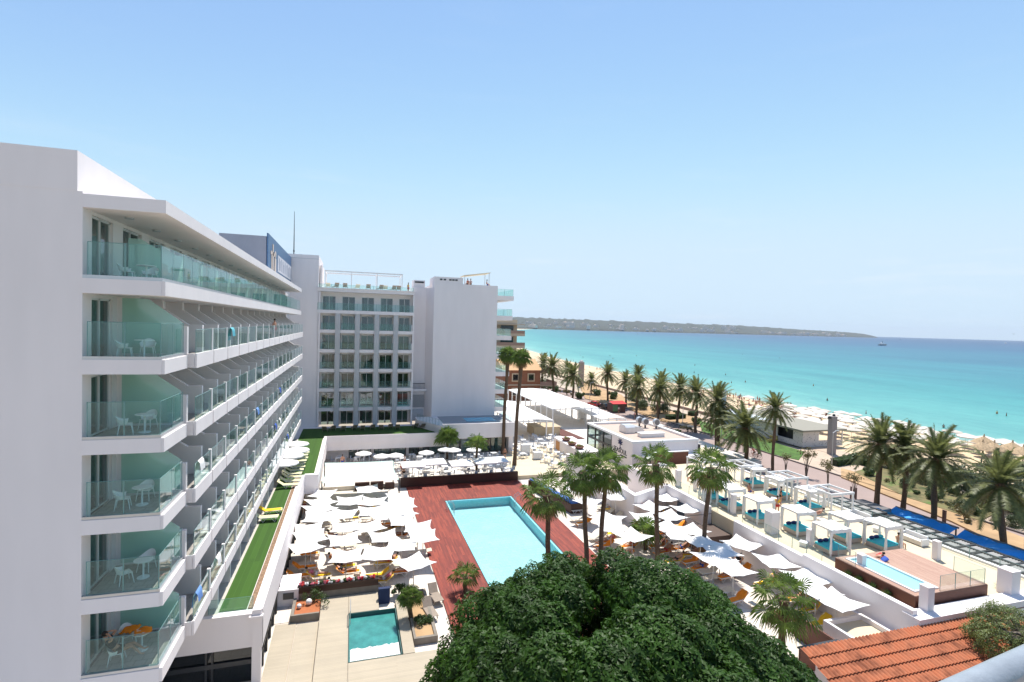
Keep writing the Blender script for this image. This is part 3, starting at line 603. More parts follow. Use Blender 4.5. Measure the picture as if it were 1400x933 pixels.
# roof terrace on the far wing
def frame_pergola(name, label, x0, x1, y0, y1, z0, h, m=W2, t=.12, n=3):
    p = thing(name, label, 'pergola', ((x0 + x1) / 2, (y0 + y1) / 2, z0))
    for x in [x0 + (x1 - x0) * i / n for i in range(n + 1)]:
        for y in (y0, y1): MB().box(x - t / 2, y - t / 2, z0, x + t / 2, y + t / 2, z0 + h).build('post', m, p, world=True)
    s = MB()
    for y in (y0, y1): s.box(x0 - t, y - t / 2, z0 + h, x1 + t, y + t / 2, z0 + h + .2)
    for x in [x0 + (x1 - x0) * i / n for i in range(n + 1)]: s.box(x - t / 2, y0 + t / 2, z0 + h + .02, x + t / 2, y1 - t / 2, z0 + h + .18)
    s.build('beam', m, p, world=True); return p
frame_pergola('rooftop_pergola', 'slim white pergola frame on the roof terrace of the far wing', -4.2, 7.6, 87, 91, 25.1, 2.7)
s = MB(); s.box(-4.9, 86, 25.1, -4.6, 92, 28.6); tag(s.build('screen_wall', W), 'narrow white screen wall beside the rooftop pergola and the stair tower', 'wall')
gl_ = thing('glass_balustrade', 'low glass balustrade along the roof terrace edge of the far wing', 'balustrade', (2, 84.5, 25.1)); glassrail(gl_, [(-5.2, 84.35), (9.2, 84.35)], 25.12, .55, seg=2)
sa = thing('rooftop_awning', 'small cream awning tilted above the blank wall roof', 'awning', (20, 86.5, 26.65))
s = MB(); s.add([(17.6, 86, 28.2), (22.2, 86, 28.9), (22.2, 89.5, 28.9), (17.6, 89.5, 28.2), (17.6, 86, 28.3), (22.2, 86, 29.0), (22.2, 89.5, 29.0), (17.6, 89.5, 28.3)], [(3, 2, 1, 0), (4, 5, 6, 7), (0, 1, 5, 4), (1, 2, 6, 5), (2, 3, 7, 6), (3, 0, 4, 7)]); s.build('sheet', solid('cream_canvas', (0.75, 0.65, 0.45)), sa, world=True)
for x, y in ((17.8, 86.2), (22, 86.2), (17.8, 89.2), (22, 89.2)): MB().cyl(x, y, 26.6, 28.3 + (x - 17.8) * .15, .05).build('pole', METAL, sa, world=True)
an = MB(); an.tube([(-8.6, 85, 29.8), (-8.6, 85, 36.3)], [.09, .03], 6); an.ball((-8.6, 85, 30.4), .14); tag(an.build('lightning_rod', DARKM), 'thin dark mast standing on the stair tower roof', 'mast')
# plunge pool platform over the restaurant
PP = thing('pool_platform', 'white raised platform with a narrow glass edged plunge pool before the blank wall', 'platform', (19, 78, .5))
pf = [at(603, 602, 3.6), at(688.5, 598.5, 3.6)]
s = MB(); s.prism([(12.9, 76.3), (24.0, 76.3), (24.0, 84.45), (9.9, 84.45), (9.9, 82)], 3.2, 5.0); s.build('slab', W, PP, world=True)
s = MB(); s.box(12.9, 76.1, 3.15, 24.1, 76.35, 5.3); s.box(23.85, 76.35, 3.15, 24.1, 84.4, 5.3); s.build('parapet', W, PP, world=True)
MB().box(13.4, 77.5, 5.0, 23.6, 84.3, 5.02).build('deck', solid('grey_platform_tiles', (0.32, 0.33, 0.34)), PP, world=True)
MB().box(17.2, 79.2, 5.02, 22.0, 82.4, 5.06).build('pool_water', mat('bright_pool_water', (0.08, 0.45, 0.62), .08, .15, 2, .4), PP, world=True)
glassrail(PP, [(9.9, 82), (12.9, 76.3)], 5.0, .9, seg=.8, m=G_CLEAR); glassrail(PP, [(23.9, 76.6), (23.9, 84.2)], 5.3, .6)
# restaurant facade below the terraces
RF = thing('restaurant_front', 'white ground floor restaurant front with dark framed glass doors under the terrace', 'restaurant', (6, 77.9, .5))
s = MB()
piers = [-3.3, 0.3, 0.9, 3.3, 3.8, 9.4, 9.9]
s.box(-3.3, 77.9, .5, -.2, 78.2, 3.2); s.box(2.9, 77.9, .5, 3.3, 78.2, 3.2); s.box(.9, 77.9, .5, 1.1, 78.2, 3.2); s.box(7.9, 77.9, .5, 8.3, 78.2, 3.2); s.box(-3.3, 77.0, 3.0, 12.9, 78.2, 3.86); s.box(12.9, 76.4, 3.0, 24, 78.2, 3.2)
s.box(23.3, 76.6, .5, 24.0, 84, 3.2); s.build('wall', W, RF, world=True)
for x0, x1, dk_ in ((-.2, .9, 0), (1.1, 2.9, 0), (3.3, 5.6, 0), (5.6, 7.9, 0), (8.3, 9.7, 1), (9.7, 11.2, 1), (11.2, 13.4, 0), (13.4, 16, 0), (16, 18.4, 0), (18.4, 20.8, 1), (20.8, 23.3, 0)):
    f = MB()
    for x in (x0, x1 - .1, (x0 + x1) / 2 - .04) if dk_ else (x0, x1 - .1): f.box(x, 77.95, .5, x + .1, 78.05, 3.0)
    f.box(x0, 77.95, 2.9, x1, 78.05, 3.0); f.box(x0, 77.95, .5, x1, 78.05, .62); f = f.build('door' if dk_ else 'window', DARKM, RF, world=True)
    MB().box(x0 + .1, 77.99, .62, x1 - .1, 78.01, 2.9).build('pane', G_WIN, f, world=True)
    if not dk_:
        n = 16; MB().add([(x0 + .1 + (x1 - x0 - .2) * i / n, 78.3 + .06 * math.sin(i * 2.2), z) for i in range(n + 1) for z in (.5, 3)], [(2 * i, 2 * i + 2, 2 * i + 3, 2 * i + 1) for i in range(n)]).build('curtain', solid('white_curtain', (.6, .6, .58)), f, world=True)
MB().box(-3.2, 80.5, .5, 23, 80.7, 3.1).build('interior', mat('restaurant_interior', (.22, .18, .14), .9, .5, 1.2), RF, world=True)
# dark timber walls round the pool deck
s = MB(); s.box(5.9, 64.1, .0, 20.9, 64.5, 1.15); tag(s.build('timber_wall', DWOOD), 'long dark timber retaining wall behind the far end of the pool', 'wall')
s = MB(); s.box(.6, 64.05, 0, 2.3, 64.5, .9); s.box(2.4, 64.05, 0, 3.9, 64.5, .9); s.box(4.1, 64.05, 0, 5.2, 64.5, .7); tag(s.build('timber_planter', DWOOD), 'low dark timber planter between the shade sail and the sunbathing terrace', 'planter')
wa, wb = at(722, 668, 0), at(780, 703, 0)
s = MB(); s.prism([(wa.x, wa.y), (wb.x, wb.y), (wb.x + 1.6, wb.y), (wa.x + .4, wa.y)], 0, 1.05); sw = thing('timber_wall', 'dark timber faced bench wall along the right side of the pool deck', 'wall', (21, 54, 0)); s.build('panel', DWOOD, sw, world=True)
s = MB(); s.prism([(wa.x + .15, wa.y), (wb.x + .1, wb.y + .1), (wb.x + .9, wb.y + .1), (wa.x + .5, wa.y)], 1.05, 1.2); s.build('blue_cushion', solid('blue_bench_cushion', (.06, .16, .5)), sw, world=True)
# ---------------- swimming pool ----------------
PL = thing('swimming_pool', 'rectangular swimming pool with pale turquoise water sunk in the red deck', 'pool', (14, 48, 0))
WPOOL = mat('pool_tiles', (0.30, 0.74, 0.78), .4, .03, 1)
s = MB(); s.box(PX0, PY0, -.93, PX1, PY1, -.90); s.build('floor', pavers('pool_floor_tiles', (0.46, 0.72, 0.72), (0.42, 0.70, 0.71), .5, (.30, .60, .63), .4, .015), PL, world=True)
s = MB(); s.box(PX0, PY0 + .2, -.93, PX0 + .2, PY1 - .2, .05); s.box(PX1 - .2, PY0 + .2, -.93, PX1, PY1 - .2, .05); s.box(PX0, PY0, -.93, PX1, PY0 + .2, .05); s.box(PX0, PY1 - .2, -.93, PX1, PY1, .05); s.build('wall', mat('pool_wall_tiles', (0.27, 0.68, 0.74), .4, .08, 3), PL, world=True)
s = MB(); s.box(PX0 - .03, PY0 - .03, .071, PX0 + .03, PY1 + .05, .085); s.box(PX1 - .03, PY0 - .03, .071, PX1 + .03, PY1 + .03, .085); s.box(PX0 + .03, PY1 - .03, .071, PX1 - .03, PY1 + .03, .085); s.build('edge', solid('dark_pool_edge', (.05, .06, .065)), PL, world=True)
m, t, b, o = _base('clear_pool_water'); t.nodes.remove(b)
tr = N(t, 'ShaderNodeBsdfTransparent'); tr.inputs[0].default_value = (.90, .985, .99, 1); gl2 = N(t, 'ShaderNodeBsdfGlossy'); gl2.inputs['Roughness'].default_value = .05
fr = N(t, 'ShaderNodeFresnel'); fr.inputs[0].default_value = 1.33; mx = N(t, 'ShaderNodeMixShader'); t.links.new(fr.outputs[0], mx.inputs[0]); t.links.new(tr.outputs[0], mx.inputs[1]); t.links.new(gl2.outputs[0], mx.inputs[2]); t.links.new(mx.outputs[0], o.inputs[0])
bm2 = N(t, 'ShaderNodeBump'); bm2.inputs['Strength'].default_value = 1.0; bm2.inputs['Distance'].default_value = .08; t.links.new(noise(t, coords(t), 3, 3), bm2.inputs['Height']); t.links.new(bm2.outputs[0], gl2.inputs['Normal']); t.links.new(bm2.outputs[0], fr.inputs['Normal'])
POOLW = m
MB().grid(1, 1, lambda u, v: (PX0 + .2 + (PX1 - PX0 - .4) * u, PY0 + .2 + (PY1 - PY0 - .4) * v, -.14)).build('water', POOLW, PL, world=True)
for i, (px, py, sgn, lb) in enumerate(((617, 697, 1, 'left'), (707, 686, -1, 'right'))):
    p = at(px, py, .07); ld = thing('pool_ladder', f'steel pool ladder with curved handrails on the {lb} edge of the pool', 'ladder', p)
    for dy in (-.3, .3):
        MB().tube([(p.x - sgn * .5, p.y + dy, .07), (p.x - sgn * .5, p.y + dy, .8), (p.x - sgn * .2, p.y + dy, 1.0), (p.x + sgn * .25, p.y + dy, .75), (p.x + sgn * .3, p.y + dy, -.6)], .03, 6).build('handrail', METAL, ld, world=True)
    for z in (-.5, -.2): MB().box(p.x + sgn * .26, p.y - .3, z, p.x + sgn * .34, p.y + .3, z + .03).build('step', METAL, ld, world=True)
# ---------------- entrance garden with the fountain pool ----------------
FP = thing('fountain_pool', 'small square green fountain pool with a strip of foaming water among stone slabs', 'pool', (1.6, 33.8, 0))
fx0, fx1, fy0, fy1 = .15, 3.15, 31.1, 36.3
s = MB(); s.box(fx0 - .05, fy0 - .05, -.55, fx0, fy1, .3); s.box(fx1, fy0, -.55, fx1 + .05, fy1, .3); s.box(fx0 - .05, fy1, -.55, fx1 + .05, fy1 + .05, .3); s.box(fx0, fy0 - .05, -.55, fx1, fy0, .3)
s.build('basin', solid('dark_green_basin', (.05, .12, .11)), FP, world=True)
MB().box(fx0, fy0, -.55, fx1, fy1, .02).build('water', mat('green_pool_water', (0.055, 0.24, 0.22), .08, .25, 1.2, .5, bscale=8), FP, world=True)
MB().grid(20, 10, lambda u, v: (fx0 + .05 + (fx1 - fx0 - .1) * u, fy0 + .05 + 1.45 * v, .05 + random.uniform(0, .1))).build('foaming_water', mat('white_foam_water', (.62, .64, .62), .4, .45, 9, .6), FP, world=True)
def slabthing(label, x0, y0, x1, y1, z, m=SLAB): return tag(MB().box(x0, y0, -.6, x1, y1, z).build('stone_slab', m), label, 'slab')
slabthing('widest pale stone slab with an overhanging end left of the green fountain pool', -1.75, 24, .08, 38.9, .30); slabthing('square stone slab closing the far side of the green fountain pool', .1, 36.4, 2.1, 38.9, .30)
slabthing('middle pale stone slab one step below, left of the widest slab', -3.15, 24, -1.8, 36.2, .12); slabthing('outermost pale stone slab beside the glazed rooms of the terrace', -4.5, 24, -3.2, 36.6, .03)
slabthing('stone slab edging the near side of the foaming fountain strip', .1, 28.3, 5.9, 31.0, .30); slabthing('narrow stone slab right of the green fountain pool', 3.25, 31.05, 3.95, 37.4, .30)
pb = thing('planter', 'stone planter bed holding a dwarf palm beside the green fountain pool', 'planter', (4.6, 34, 0))
s = MB(); s.box(4.0, 32.2, -.6, 4.15, 38.3, .42); s.box(5.3, 32.2, -.6, 5.5, 38.3, .42); s.box(4.15, 32.2, -.6, 5.3, 32.4, .42); s.box(4.15, 38.1, -.6, 5.3, 38.3, .42); s.build('rim', STONE, pb, world=True); MB().box(4.15, 32.4, -.5, 5.3, 38.1, .3).build('soil', SOIL, pb, world=True)
pb = thing('planter', 'square stone planter with rust red gravel and two white globes', 'planter', (-2.6, 37.6, 0))
s = MB(); s.box(-3.6, 36.6, -.6, -3.4, 38.9, .5); s.box(-3.4, 36.6, -.6, -1.8, 36.75, .5); s.build('rim', STONE, pb, world=True); MB().box(-3.4, 36.75, -.5, -1.8, 38.9, .35).build('gravel', solid('rust_gravel', (.40, .13, .05), .95), pb, world=True)
for (x, y, r), lb in zip(((-2.55, 38.1, .21), (-3.15, 37.75, .16)), ('larger white globe lamp resting on the rust red gravel', 'smaller white globe lamp at the corner of the rust red gravel')):
    g = thing('globe_lamp', lb, 'lamp', (x, y, .35)); MB().ball((0, 0, r), r, 20, 12).build('globe', solid('white_globe', (.8, .8, .78), .4), g, True); MB().cyl(0, 0, 0, .05, r * .5).build('base', DARKM, g)
bw = thing('garden_wall', 'low stone wall carrying a dark timber flower trough above the stone slabs', 'wall', (-.5, 39.2, 0))
MB().box(-3.6, 39.0, -.6, 2.2, 39.35, .75).build('stone_base', STONE, bw, world=True); tr_ = MB().box(-3.4, 38.98, .75, 2.15, 39.4, 1.2).build('trough', DWOOD, bw, world=True)
for i in range(26):
    x = -3.2 + i * .2; fl_ = MB()
    for _ in range(7): fl_.ball((x + random.uniform(-.12, .12), 39.2 + random.uniform(-.12, .12), 1.25 + random.uniform(0, .14)), random.uniform(.04, .09), 6, 4)
    fl_.build('flower_clump', [PINKC, REDC, WHC, SHRUBM][i % 4], tr_, world=True)
ub = thing('utility_housing', 'white box housing with a dark grille at the end of the sunbathing terrace', 'housing', (-4.1, 39.8, 0))
MB().box(-4.7, 38.9, -.5, -3.3, 41.3, 1.15).build('body', W, ub, world=True); MB().box(-4.3, 38.87, .5, -3.6, 38.9, .95).build('grille', DARKM, ub, world=True)
MB().box(-4.85, 36.7, -.6, -3.65, 38.88, -.55).build('x', DARKM, ub, world=True)
wbk = MB().box(2.1, 37.6, -.3, 2.9, 37.9, 1.1); tag(wbk.build('sign_stand', solid('dark_blue_board', (.015, .03, .09))), 'dark blue upright board beside the flower trough', 'board')
lamp = thing('handrail', 'thin steel handrail post on the edge of the fountain pool', 'handrail', (.2, 35, .3))
MB().tube([(0, 0, 0), (0, 0, .9), (0, 1.5, .9), (0, 1.5, 0)], .025, 6).build('rail', METAL, lamp)

# ---------------- terrace side wall and the upper lounge ----------------
lwl = thing('lounge_wall', 'long white retaining wall stepping down the sea side of the sunbathing terrace', 'wall', (33.2, 40, 0))
s = MB(); s.box(33.0, 22.8, -.6, 33.4, 31.0, 3.3); s.box(33.02, 31.0, -.6, 33.42, 38.5, 3.1); s.box(33.0, 42, -.6, 33.4, 49.5, 3.2)
pA = [(28.1, 52.3), (27.7, 46.5), (28.1, 46.3), (33.4, 49.1), (33.4, 49.5), (28.5, 53.4)]
s.prism([(27.6, 64.3), (27.6, 46.5), (28.0, 46.5), (33.4, 49.1), (33.4, 49.5), (28.1, 47.2), (28.1, 64.3)], -.6, 3.2); s.build('wall', W, lwl, world=True)
s = MB(); s.box(32.7, 22.8, -.6, 33.0, 38.4, 1.35); s.build('ledge', W, lwl, world=True)
s = MB(); s.box(32.97, 45.6, .6, 33.0, 46.9, 2.2); s.build('door', solid('slate_blue_door', (.10, .13, .17)), lwl, world=True)
lw2 = MB().box(33.15, 49.6, -.6, 33.4, 57.5, 3.05).box(33.4, 57.3, -.6, 36.8, 57.55, 3.05); tag(lw2.build('lounge_side_wall', W), 'white wall holding the far corner of the upper lounge before the club building', 'wall')
sd = MB(); sd.box(30.2, 39.0, -.2, 33.3, 41.8, 1.6); sd = tag(sd.build('stair_landing', solid('brown_landing', (.10, .065, .05))), 'dark brown stair landing in the gap of the lounge wall', 'landing')
hr = thing('handrail', 'thin dark handrail on the brown stair landing', 'handrail', (31.5, 41, 1.6))
MB().tube([(-1.2, -2, 0), (-1.2, -2, 1), (-1.2, .7, 1), (1.7, .7, 1), (1.7, .7, 0)], .025, 5).build('rail', DARKM, hr); MB().tube([(-1.2, .7, 0), (-1.2, .7, 1)], .025, 5).build('post', DARKM, hr)
ew = thing('lounge_end_wall', 'white parapet closing the near end of the upper lounge above the tiled roof', 'wall', (40, 22.9, 0))
s = MB(); s.box(32.9, 22.3, 2.0, 46.8, 23.4, 3.0); s.build('wall', W, ew, world=True); MB().box(32.9, 22.27, 2.55, 46.8, 22.3, 2.6).build('groove', solid('brown_groove', (.25, .12, .08)), ew, world=True)
# white pillars of the lounge
PIL = [(1177, 786, 1.45, .42, 'nearest the brown deck corner of the plunge pool'), (1266, 835, 1.55, .55, 'standing on the near parapet beside the plunge pool'), (1280, 764, 1.35, .42, 'behind the plunge pool deck'), (1378, 811, 1.6, .85, 'stoutest one, at the right end of the near parapet'), (1055, 727, 1.75, .85, 'broad one left of the turquoise daybeds'), (1107, 746, 1.3, .40, 'slender one by the glass balustrade'), (1002, 701, 1.7, .4, 'slender one between the two farthest daybeds'), (963, 685, 1.6, .4, 'slender one at the palm with the leaning trunk'), (927, 664, 1.7, .5, 'beside the brown wooden screen'), (950, 670, 1.2, .3, 'short one near the brown wooden screen')]
for px, py, h, w_, lb in PIL:
    p = at(px, py, 2.9); s = MB().box(-w_ / 2, -w_ / 2, -.1, w_ / 2, w_ / 2, h).box(-w_ / 2 - .02, -w_ / 2 - .02, h, w_ / 2 + .02, w_ / 2 + .02, h + .05)
    o = s.build('pillar', W); o.location = p; tag(o, 'white square pillar of the upper lounge, ' + lb, 'pillar', 'white pillars of the lounge')
gb = thing('glass_balustrade', 'clear glass balustrade on top of the lounge wall', 'balustrade', (33.6, 35, 2.9)); glassrail(gb, [(33.7, 29.9), (33.7, 38.2)], 2.9, 1.0, seg=1.5, m=G_CLEAR); glassrail(gb, [(33.7, 41.5), (33.7, 49)], 2.9, 1.0, seg=1.5, m=G_CLEAR); glassrail(gb, [(46.3, 24), (46.3, 48)], 2.9, .9, seg=2, m=G_CLEAR)
# plunge pool deck
PD = thing('plunge_pool_deck', 'raised brown timber deck with a narrow white rimmed plunge pool', 'pool', (37, 26, 2.9))
s = MB()
dx0, dy0, dx1, dy1 = 34.3, 23.6, 40.9, 29.3
p0, p1 = (34.75, 23.95), (36.9, 28.9)
s.box(dx0, dy0, 2.85, p0[0], dy1, 3.65); s.box(p1[0], dy0, 2.85, dx1, dy1, 3.65); s.box(p0[0], dy0, 2.85, p1[0], p0[1], 3.65); s.box(p0[0], p1[1], 2.85, p1[0], dy1, 3.65)
s.build('deck', DECK2, PD, world=True)
MB().box(dx0 - .03, dy0 - .03, 2.84, dx0, dy1, 3.6).box(dx0, dy0 - .03, 2.84, dx1, dy0, 3.6).build('skirt', RWOOD, PD, world=True)
s = MB(); s.box(p0[0], p0[1], 3.2, p0[0] + .15, p1[1], 3.72); s.box(p1[0] - .15, p0[1], 3.2, p1[0], p1[1], 3.72); s.box(p0[0] + .15, p0[1], 3.2, p1[0] - .15, p0[1] + .15, 3.72); s.box(p0[0] + .15, p1[1] - .15, 3.2, p1[0] - .15, p1[1], 3.72); s.build('rim', W2, PD, world=True)
MB().box(p0[0] + .15, p0[1] + .15, 3.1, p1[0] - .15, p1[1] - .15, 3.6).build('water', mat('plunge_water', (.32, .62, .66), .06, .06, 1, .3), PD, world=True)
glassrail(PD, [(36.6, dy0 + .1), (dx1 - .1, dy0 + .1), (dx1 - .1, dy0 + 2)], 3.65, 1.0, seg=1.4, m=G_CLEAR); glassrail(PD, [(34.4, dy1 - .1), (34.4, dy1 - 1.5)], 3.65, 1, seg=1.5, m=G_CLEAR)
sn2 = thing('stair_housing', 'white open topped box between the lounge wall and the tiled roof', 'housing', (31.5, 23.6, 0))
s = MB(); s.box(29.4, 23.3, -.6, 32.6, 23.5, 1.6); s.box(29.4, 25.6, -.6, 32.6, 25.8, 1.6); s.box(29.4, 23.5, -.6, 29.6, 25.6, 1.6); s.box(32.4, 23.5, -.6, 32.6, 25.6, 1.6); s.build('wall', W, sn2, world=True); MB().box(29.6, 23.5, 1.2, 32.4, 25.6, 1.3).build('lid', CREAM, sn2, world=True)
# tiled roof
TR = thing('tiled_roof_house', 'low outbuilding with a terracotta tiled roof below the near lounge parapet', 'building', (32, 18, 0))
ROOFT = mat('terracotta_tiles', (0.32, 0.085, 0.030), .85, .42, 1.1, .4, mid=(0.44, 0.14, 0.06), detail=8, bscale=15)
nx, ny, rows = 640, 26, 17
def rf_(u, v):
    x = 24.5 + 16 * u; y = 22.35 - 9.8 * v; row = v * rows
    f = row - math.floor(row + 1e-6); z = 2.65 - .36 * (22.35 - y) + .055 * (f) 
    return x, y, z + .045 * abs(math.sin(math.pi * x / .21))
rm_ = MB(); vs = []
for r_ in range(rows):
    for e in (0, 1):
        y = 22.35 - 9.8 * (r_ + e) / rows - (.03 if e else 0)
        for i in range(nx + 1):
            x = 23.9 + 16.6 * i / nx; vs.append((x, y, 2.65 - .36 * (22.35 - y) + (.0 if not e else .075) + .075 * abs(math.sin(math.pi * x / .27))))
fs = []
for r_ in range(rows):
    k = r_ * 2 * (nx + 1)
    fs += [(k + i, k + i + nx + 1, k + i + nx + 2, k + i + 1) for i in range(nx)]
    if r_ < rows - 1:
        k2 = k + nx + 1; fs += [(k2 + i, k2 + i + nx + 1, k2 + i + nx + 2, k2 + i + 1) for i in range(nx)]
rm_.add(vs, fs); rm_.build('roof', ROOFT, TR, world=True)
MB().prismx([(22.2, 2.4), (12.8, -1.2), (12.8, -1.4), (22.2, -1.4)], 24.9, 40.2).build('wall', W, TR, world=True)
# louvred pergolas and tarpaulins on the street side
def louvre(label, poly_px, z, n):
    a, b_, c, d = [at(*p, z) for p in poly_px]      # near-left, near-right, far-right, far-left
    p = thing('louvred_pergola', label, 'pergola', (a + c) / 2 * 1.0); X0, X1 = min(a.x, d.x), max(b_.x, c.x); Y0_, Y1_ = min(a.y, b_.y), max(c.y, d.y)
    f = MB(); k = 3
    for i in range(k + 1): x = X0 + (X1 - X0) * i / k; f.box(x - .06, Y0_, z - .15, x + .06, Y1_, z)
    j = max(2, round((Y1_ - Y0_) / 1.1))
    for i in range(j + 1): y = Y0_ + (Y1_ - Y0_) * i / j; f.box(X0, y - .04, z - .13, X1, y + .04, z - .01)
    f.build('frame', DARKM, p, world=True)
    s = MB(); q = int((Y1_ - Y0_) / .16)
    for i in range(q): y = Y0_ + .08 + i * .16; s.add([(X0, y, z - .12), (X1, y, z - .12), (X1, y + .1, z - .05), (X0, y + .1, z - .05)], [(0, 1, 2, 3)])
    s.build('slats', solid('pale_slats', (.6, .58, .55)), p, world=True)
    for x in (X0 + .1, X1 - .1):
        for y in (Y0_ + .1, Y1_ - .1): MB().box(x - .06, y - .06, -.9, x + .06, y + .06, z - .15).build('post', DARKM, p, world=True)
    return X0, X1, Y0_, Y1_
def lv(label, x0, x1, y0, y1, z=2.55):
    p = thing('louvred_pergola', label, 'pergola', ((x0 + x1) / 2, (y0 + y1) / 2, -.9)); f = MB()
    for i in range(4): x = x0 + (x1 - x0) * i / 3; f.box(x - .13, y0, z - .15, x + .13, y1, z)
    j = max(2, round((y1 - y0) / 1.15))
    for i in range(j + 1): y = y0 + (y1 - y0) * i / j; f.box(x0, y - .11, z - .14, x1, y + .11, z - .01)
    f.build('frame', DARKM, p, world=True); s = MB()
    for i in range(int((y1 - y0) / .2)):
        y = y0 + .1 + i * .2; s.add([(x0, y, z - .12), (x1, y, z - .12), (x1, y + .14, z - .05), (x0, y + .14, z - .05)], [(0, 1, 2, 3)])
    s.build('slats', solid('greyish_slats', (.42, .40, .37)), p, world=True)
    for x in (x0 + .1, x1 - .1):
        for y in (y0 + .1, y1 - .1): MB().box(x - .06, y - .06, -.9, x + .06, y + .06, z - .15).build('post', DARKM, p, world=True)
lv('dark framed slatted pergola nearest the stout white pillar', 47.3, 51.0, 18.5, 25.2); lv('dark framed slatted pergola beyond the plunge pool', 47.3, 51.0, 25.8, 31.6); lv('dark framed slatted pergola beside the turquoise daybeds', 47.3, 51.0, 32.2, 37.5); lv('dark framed slatted pergola farthest from the tiled roof', 47.3, 51.0, 38.2, 43.0)
MB_s = MB().box(46.5, 23.4, -.9, 46.8, 61, 3.0); tag(MB_s.build('parapet_wall', W), 'white parapet along the street side of the upper lounge', 'wall')
def tarp(label, y0, y1, x0=52.6, x1=56.0):
    p = thing('tarpaulin', label, 'tarpaulin', ((x0 + x1) / 2, (y0 + y1) / 2, -.7))
    MB().grid(26, 16, lambda u, v: (x0 + (x1 - x0) * v, y0 + (y1 - y0) * u, 1.75 - .55 * math.sin(math.pi * v) * (.7 + .5 * math.sin(u * 9)) + .07 * math.sin(u * 31 + v * 9) + .35 * (v < .01))).build('sheet', BLUEF, p, True, world=True)
    f = MB(); f.box(x1 - .02, y0, 1.7, x1 + .12, y1, 1.86); f.box(x0 - .1, y0, 1.7, x0 + .02, y1, 1.86); f.build('beam', solid('grey_brown_beam', (.2, .17, .15)), p, world=True)
    for y in (y0 + .2, y1 - .2):
        for x in (x0, x1): MB().box(x - .05, y - .05, -.9, x + .05, y + .05, 1.7).build('post', DARKM, p, world=True)
tarp('sagging blue tarpaulin at the right edge of the photograph', 16, 26.0); tarp('longest sagging blue tarpaulin beside the palm trunks', 26.5, 34.4); tarp('small blue tarpaulin behind the second street palm', 34.9, 41.0); 
gbx = MB().box(51.5, 40.3, .6, 54.5, 43.5, 1.9); tag(gbx.build('awning_box', solid('dark_grey_canvas', (.16, .15, .15))), 'grey folded awning beyond the last blue tarpaulin', 'awning')
scr = thing('wooden_screen', 'reddish brown wooden screen wall beside the beach restaurant', 'screen', (44, 61, .5))
s = MB().box(37.5, 58.4, .5, 42.5, 58.6, 4.2); s.build('panel', RWOOD, scr, world=True); MB().box(37.4, 58.35, 4.2, 42.6, 58.65, 4.3).build('cap', W2, scr, world=True)
# ---------------- beach club building ----------------
q0, q1, q2 = at(865, 604, 4.6), at(806, 577.6, 4.6), at(957, 601, 4.6)
RX0, RY0, RY1, RX1 = q0.x, q0.y, q1.y, q2.x
BC = thing('beach_club_building', 'flat roofed white beach club building with a blue plant emblem and dark framed corner windows', 'building', ((RX0 + RX1) / 2, (RY0 + RY1) / 2, .5))
s = MB(); wy = RY0 + (RY1 - RY0) * .42
s.box(RX0, RY0, .5, RX0 + .25, wy, 4.3); s.box(RX0 + .25, RY0, .5, RX1, RY0 + .25, 4.3); s.box(RX1 - .25, RY0 + .25, .5, RX1, RY1, 4.3); s.box(RX0 + 2, RY1 - .25, .5, RX1 - .25, RY1, 4.3); s.build('wall', W, BC, world=True)
s = MB(); s.box(RX0 + .25, RY0 + .25, 3.95, RX1 - .25, RY1 - .25, 4.3); s.build('roof', solid('pinkish_roof_gravel', (.50, .38, .31)), BC, world=True)
s = MB(); s.box(RX0 - .08, RY0 - .08, 4.3, RX0 + .5, RY1 + .08, 4.6); s.box(RX1 - .5, RY0 - .08, 4.3, RX1 + .08, RY1 + .08, 4.6); s.box(RX0 + .5, RY0 - .08, 4.3, RX1 - .5, RY0 + .5, 4.6); s.box(RX0 + .5, RY1 - .5, 4.3, RX1 - .5, RY1 + .08, 4.6); s.build('roof_edge', W2, BC, world=True)
f = MB()
for y in [wy + (RY1 - wy) * i / 3 for i in range(4)]: f.box(RX0, y - .1, .5, RX0 + .2, y + .1, 4.3)
f.box(RX0 + .01, wy, 2.3, RX0 + .19, RY1, 2.6); f.box(RX0 + .01, RY1 - .1, 2.3, RX0 + 2, RY1 + .05, 2.6); f = f.build('window_frame', DARKM, BC, world=True)
MB().box(RX0 + .1, wy, .5, RX0 + .12, RY1, 4.3).build('pane', G_WIN, f, world=True)
MB().box(RX0 + 4.5, wy + 1, .5, RX0 + 4.6, RY1 - .5, 3.9).build('interior', mat('club_interior', (.3, .27, .22), .9, .5, 1.5), BC, world=True)
s = MB(); s.box(RX0 + 1.2, RY0 - 2.2, 2.5, RX1 - .5, RY0, 2.65); s.build('front_canopy', W2, BC, world=True)
for x in (RX0 + 1.5, RX1 - .8): MB().box(x, RY0 - 2.1, -.1, x + .12, RY0 - 1.98, 2.5).build('post', DARKM, BC, world=True)
s = MB(); s.box(RX1, RY0 + .6, 2.2, RX1 + .9, RY0 + 2.8, 3.6); s.build('corner_bay', DARKM, BC, world=True)
cy_ = RY0 + (wy - RY0) * .56
BLUEL = solid('navy_lettering', (.02, .025, .09)); BLKL = solid('black_lettering', (.02, .02, .02))
rotL = (R(90), 0, R(-90))
text('SEASOUL', .95, BLKL, BC, (RX0 - .02, cy_, 2.25), rotL, .02); MB().box(RX0 - .04, cy_ + .9, 1.88, RX0 - .005, cy_ + 1.9, 2.05).box(RX0 - .04, cy_ - 1.9, 1.88, RX0 - .005, cy_ - .1, 2.05).build('small_lettering', BLKL, BC, world=True)
e = MB()
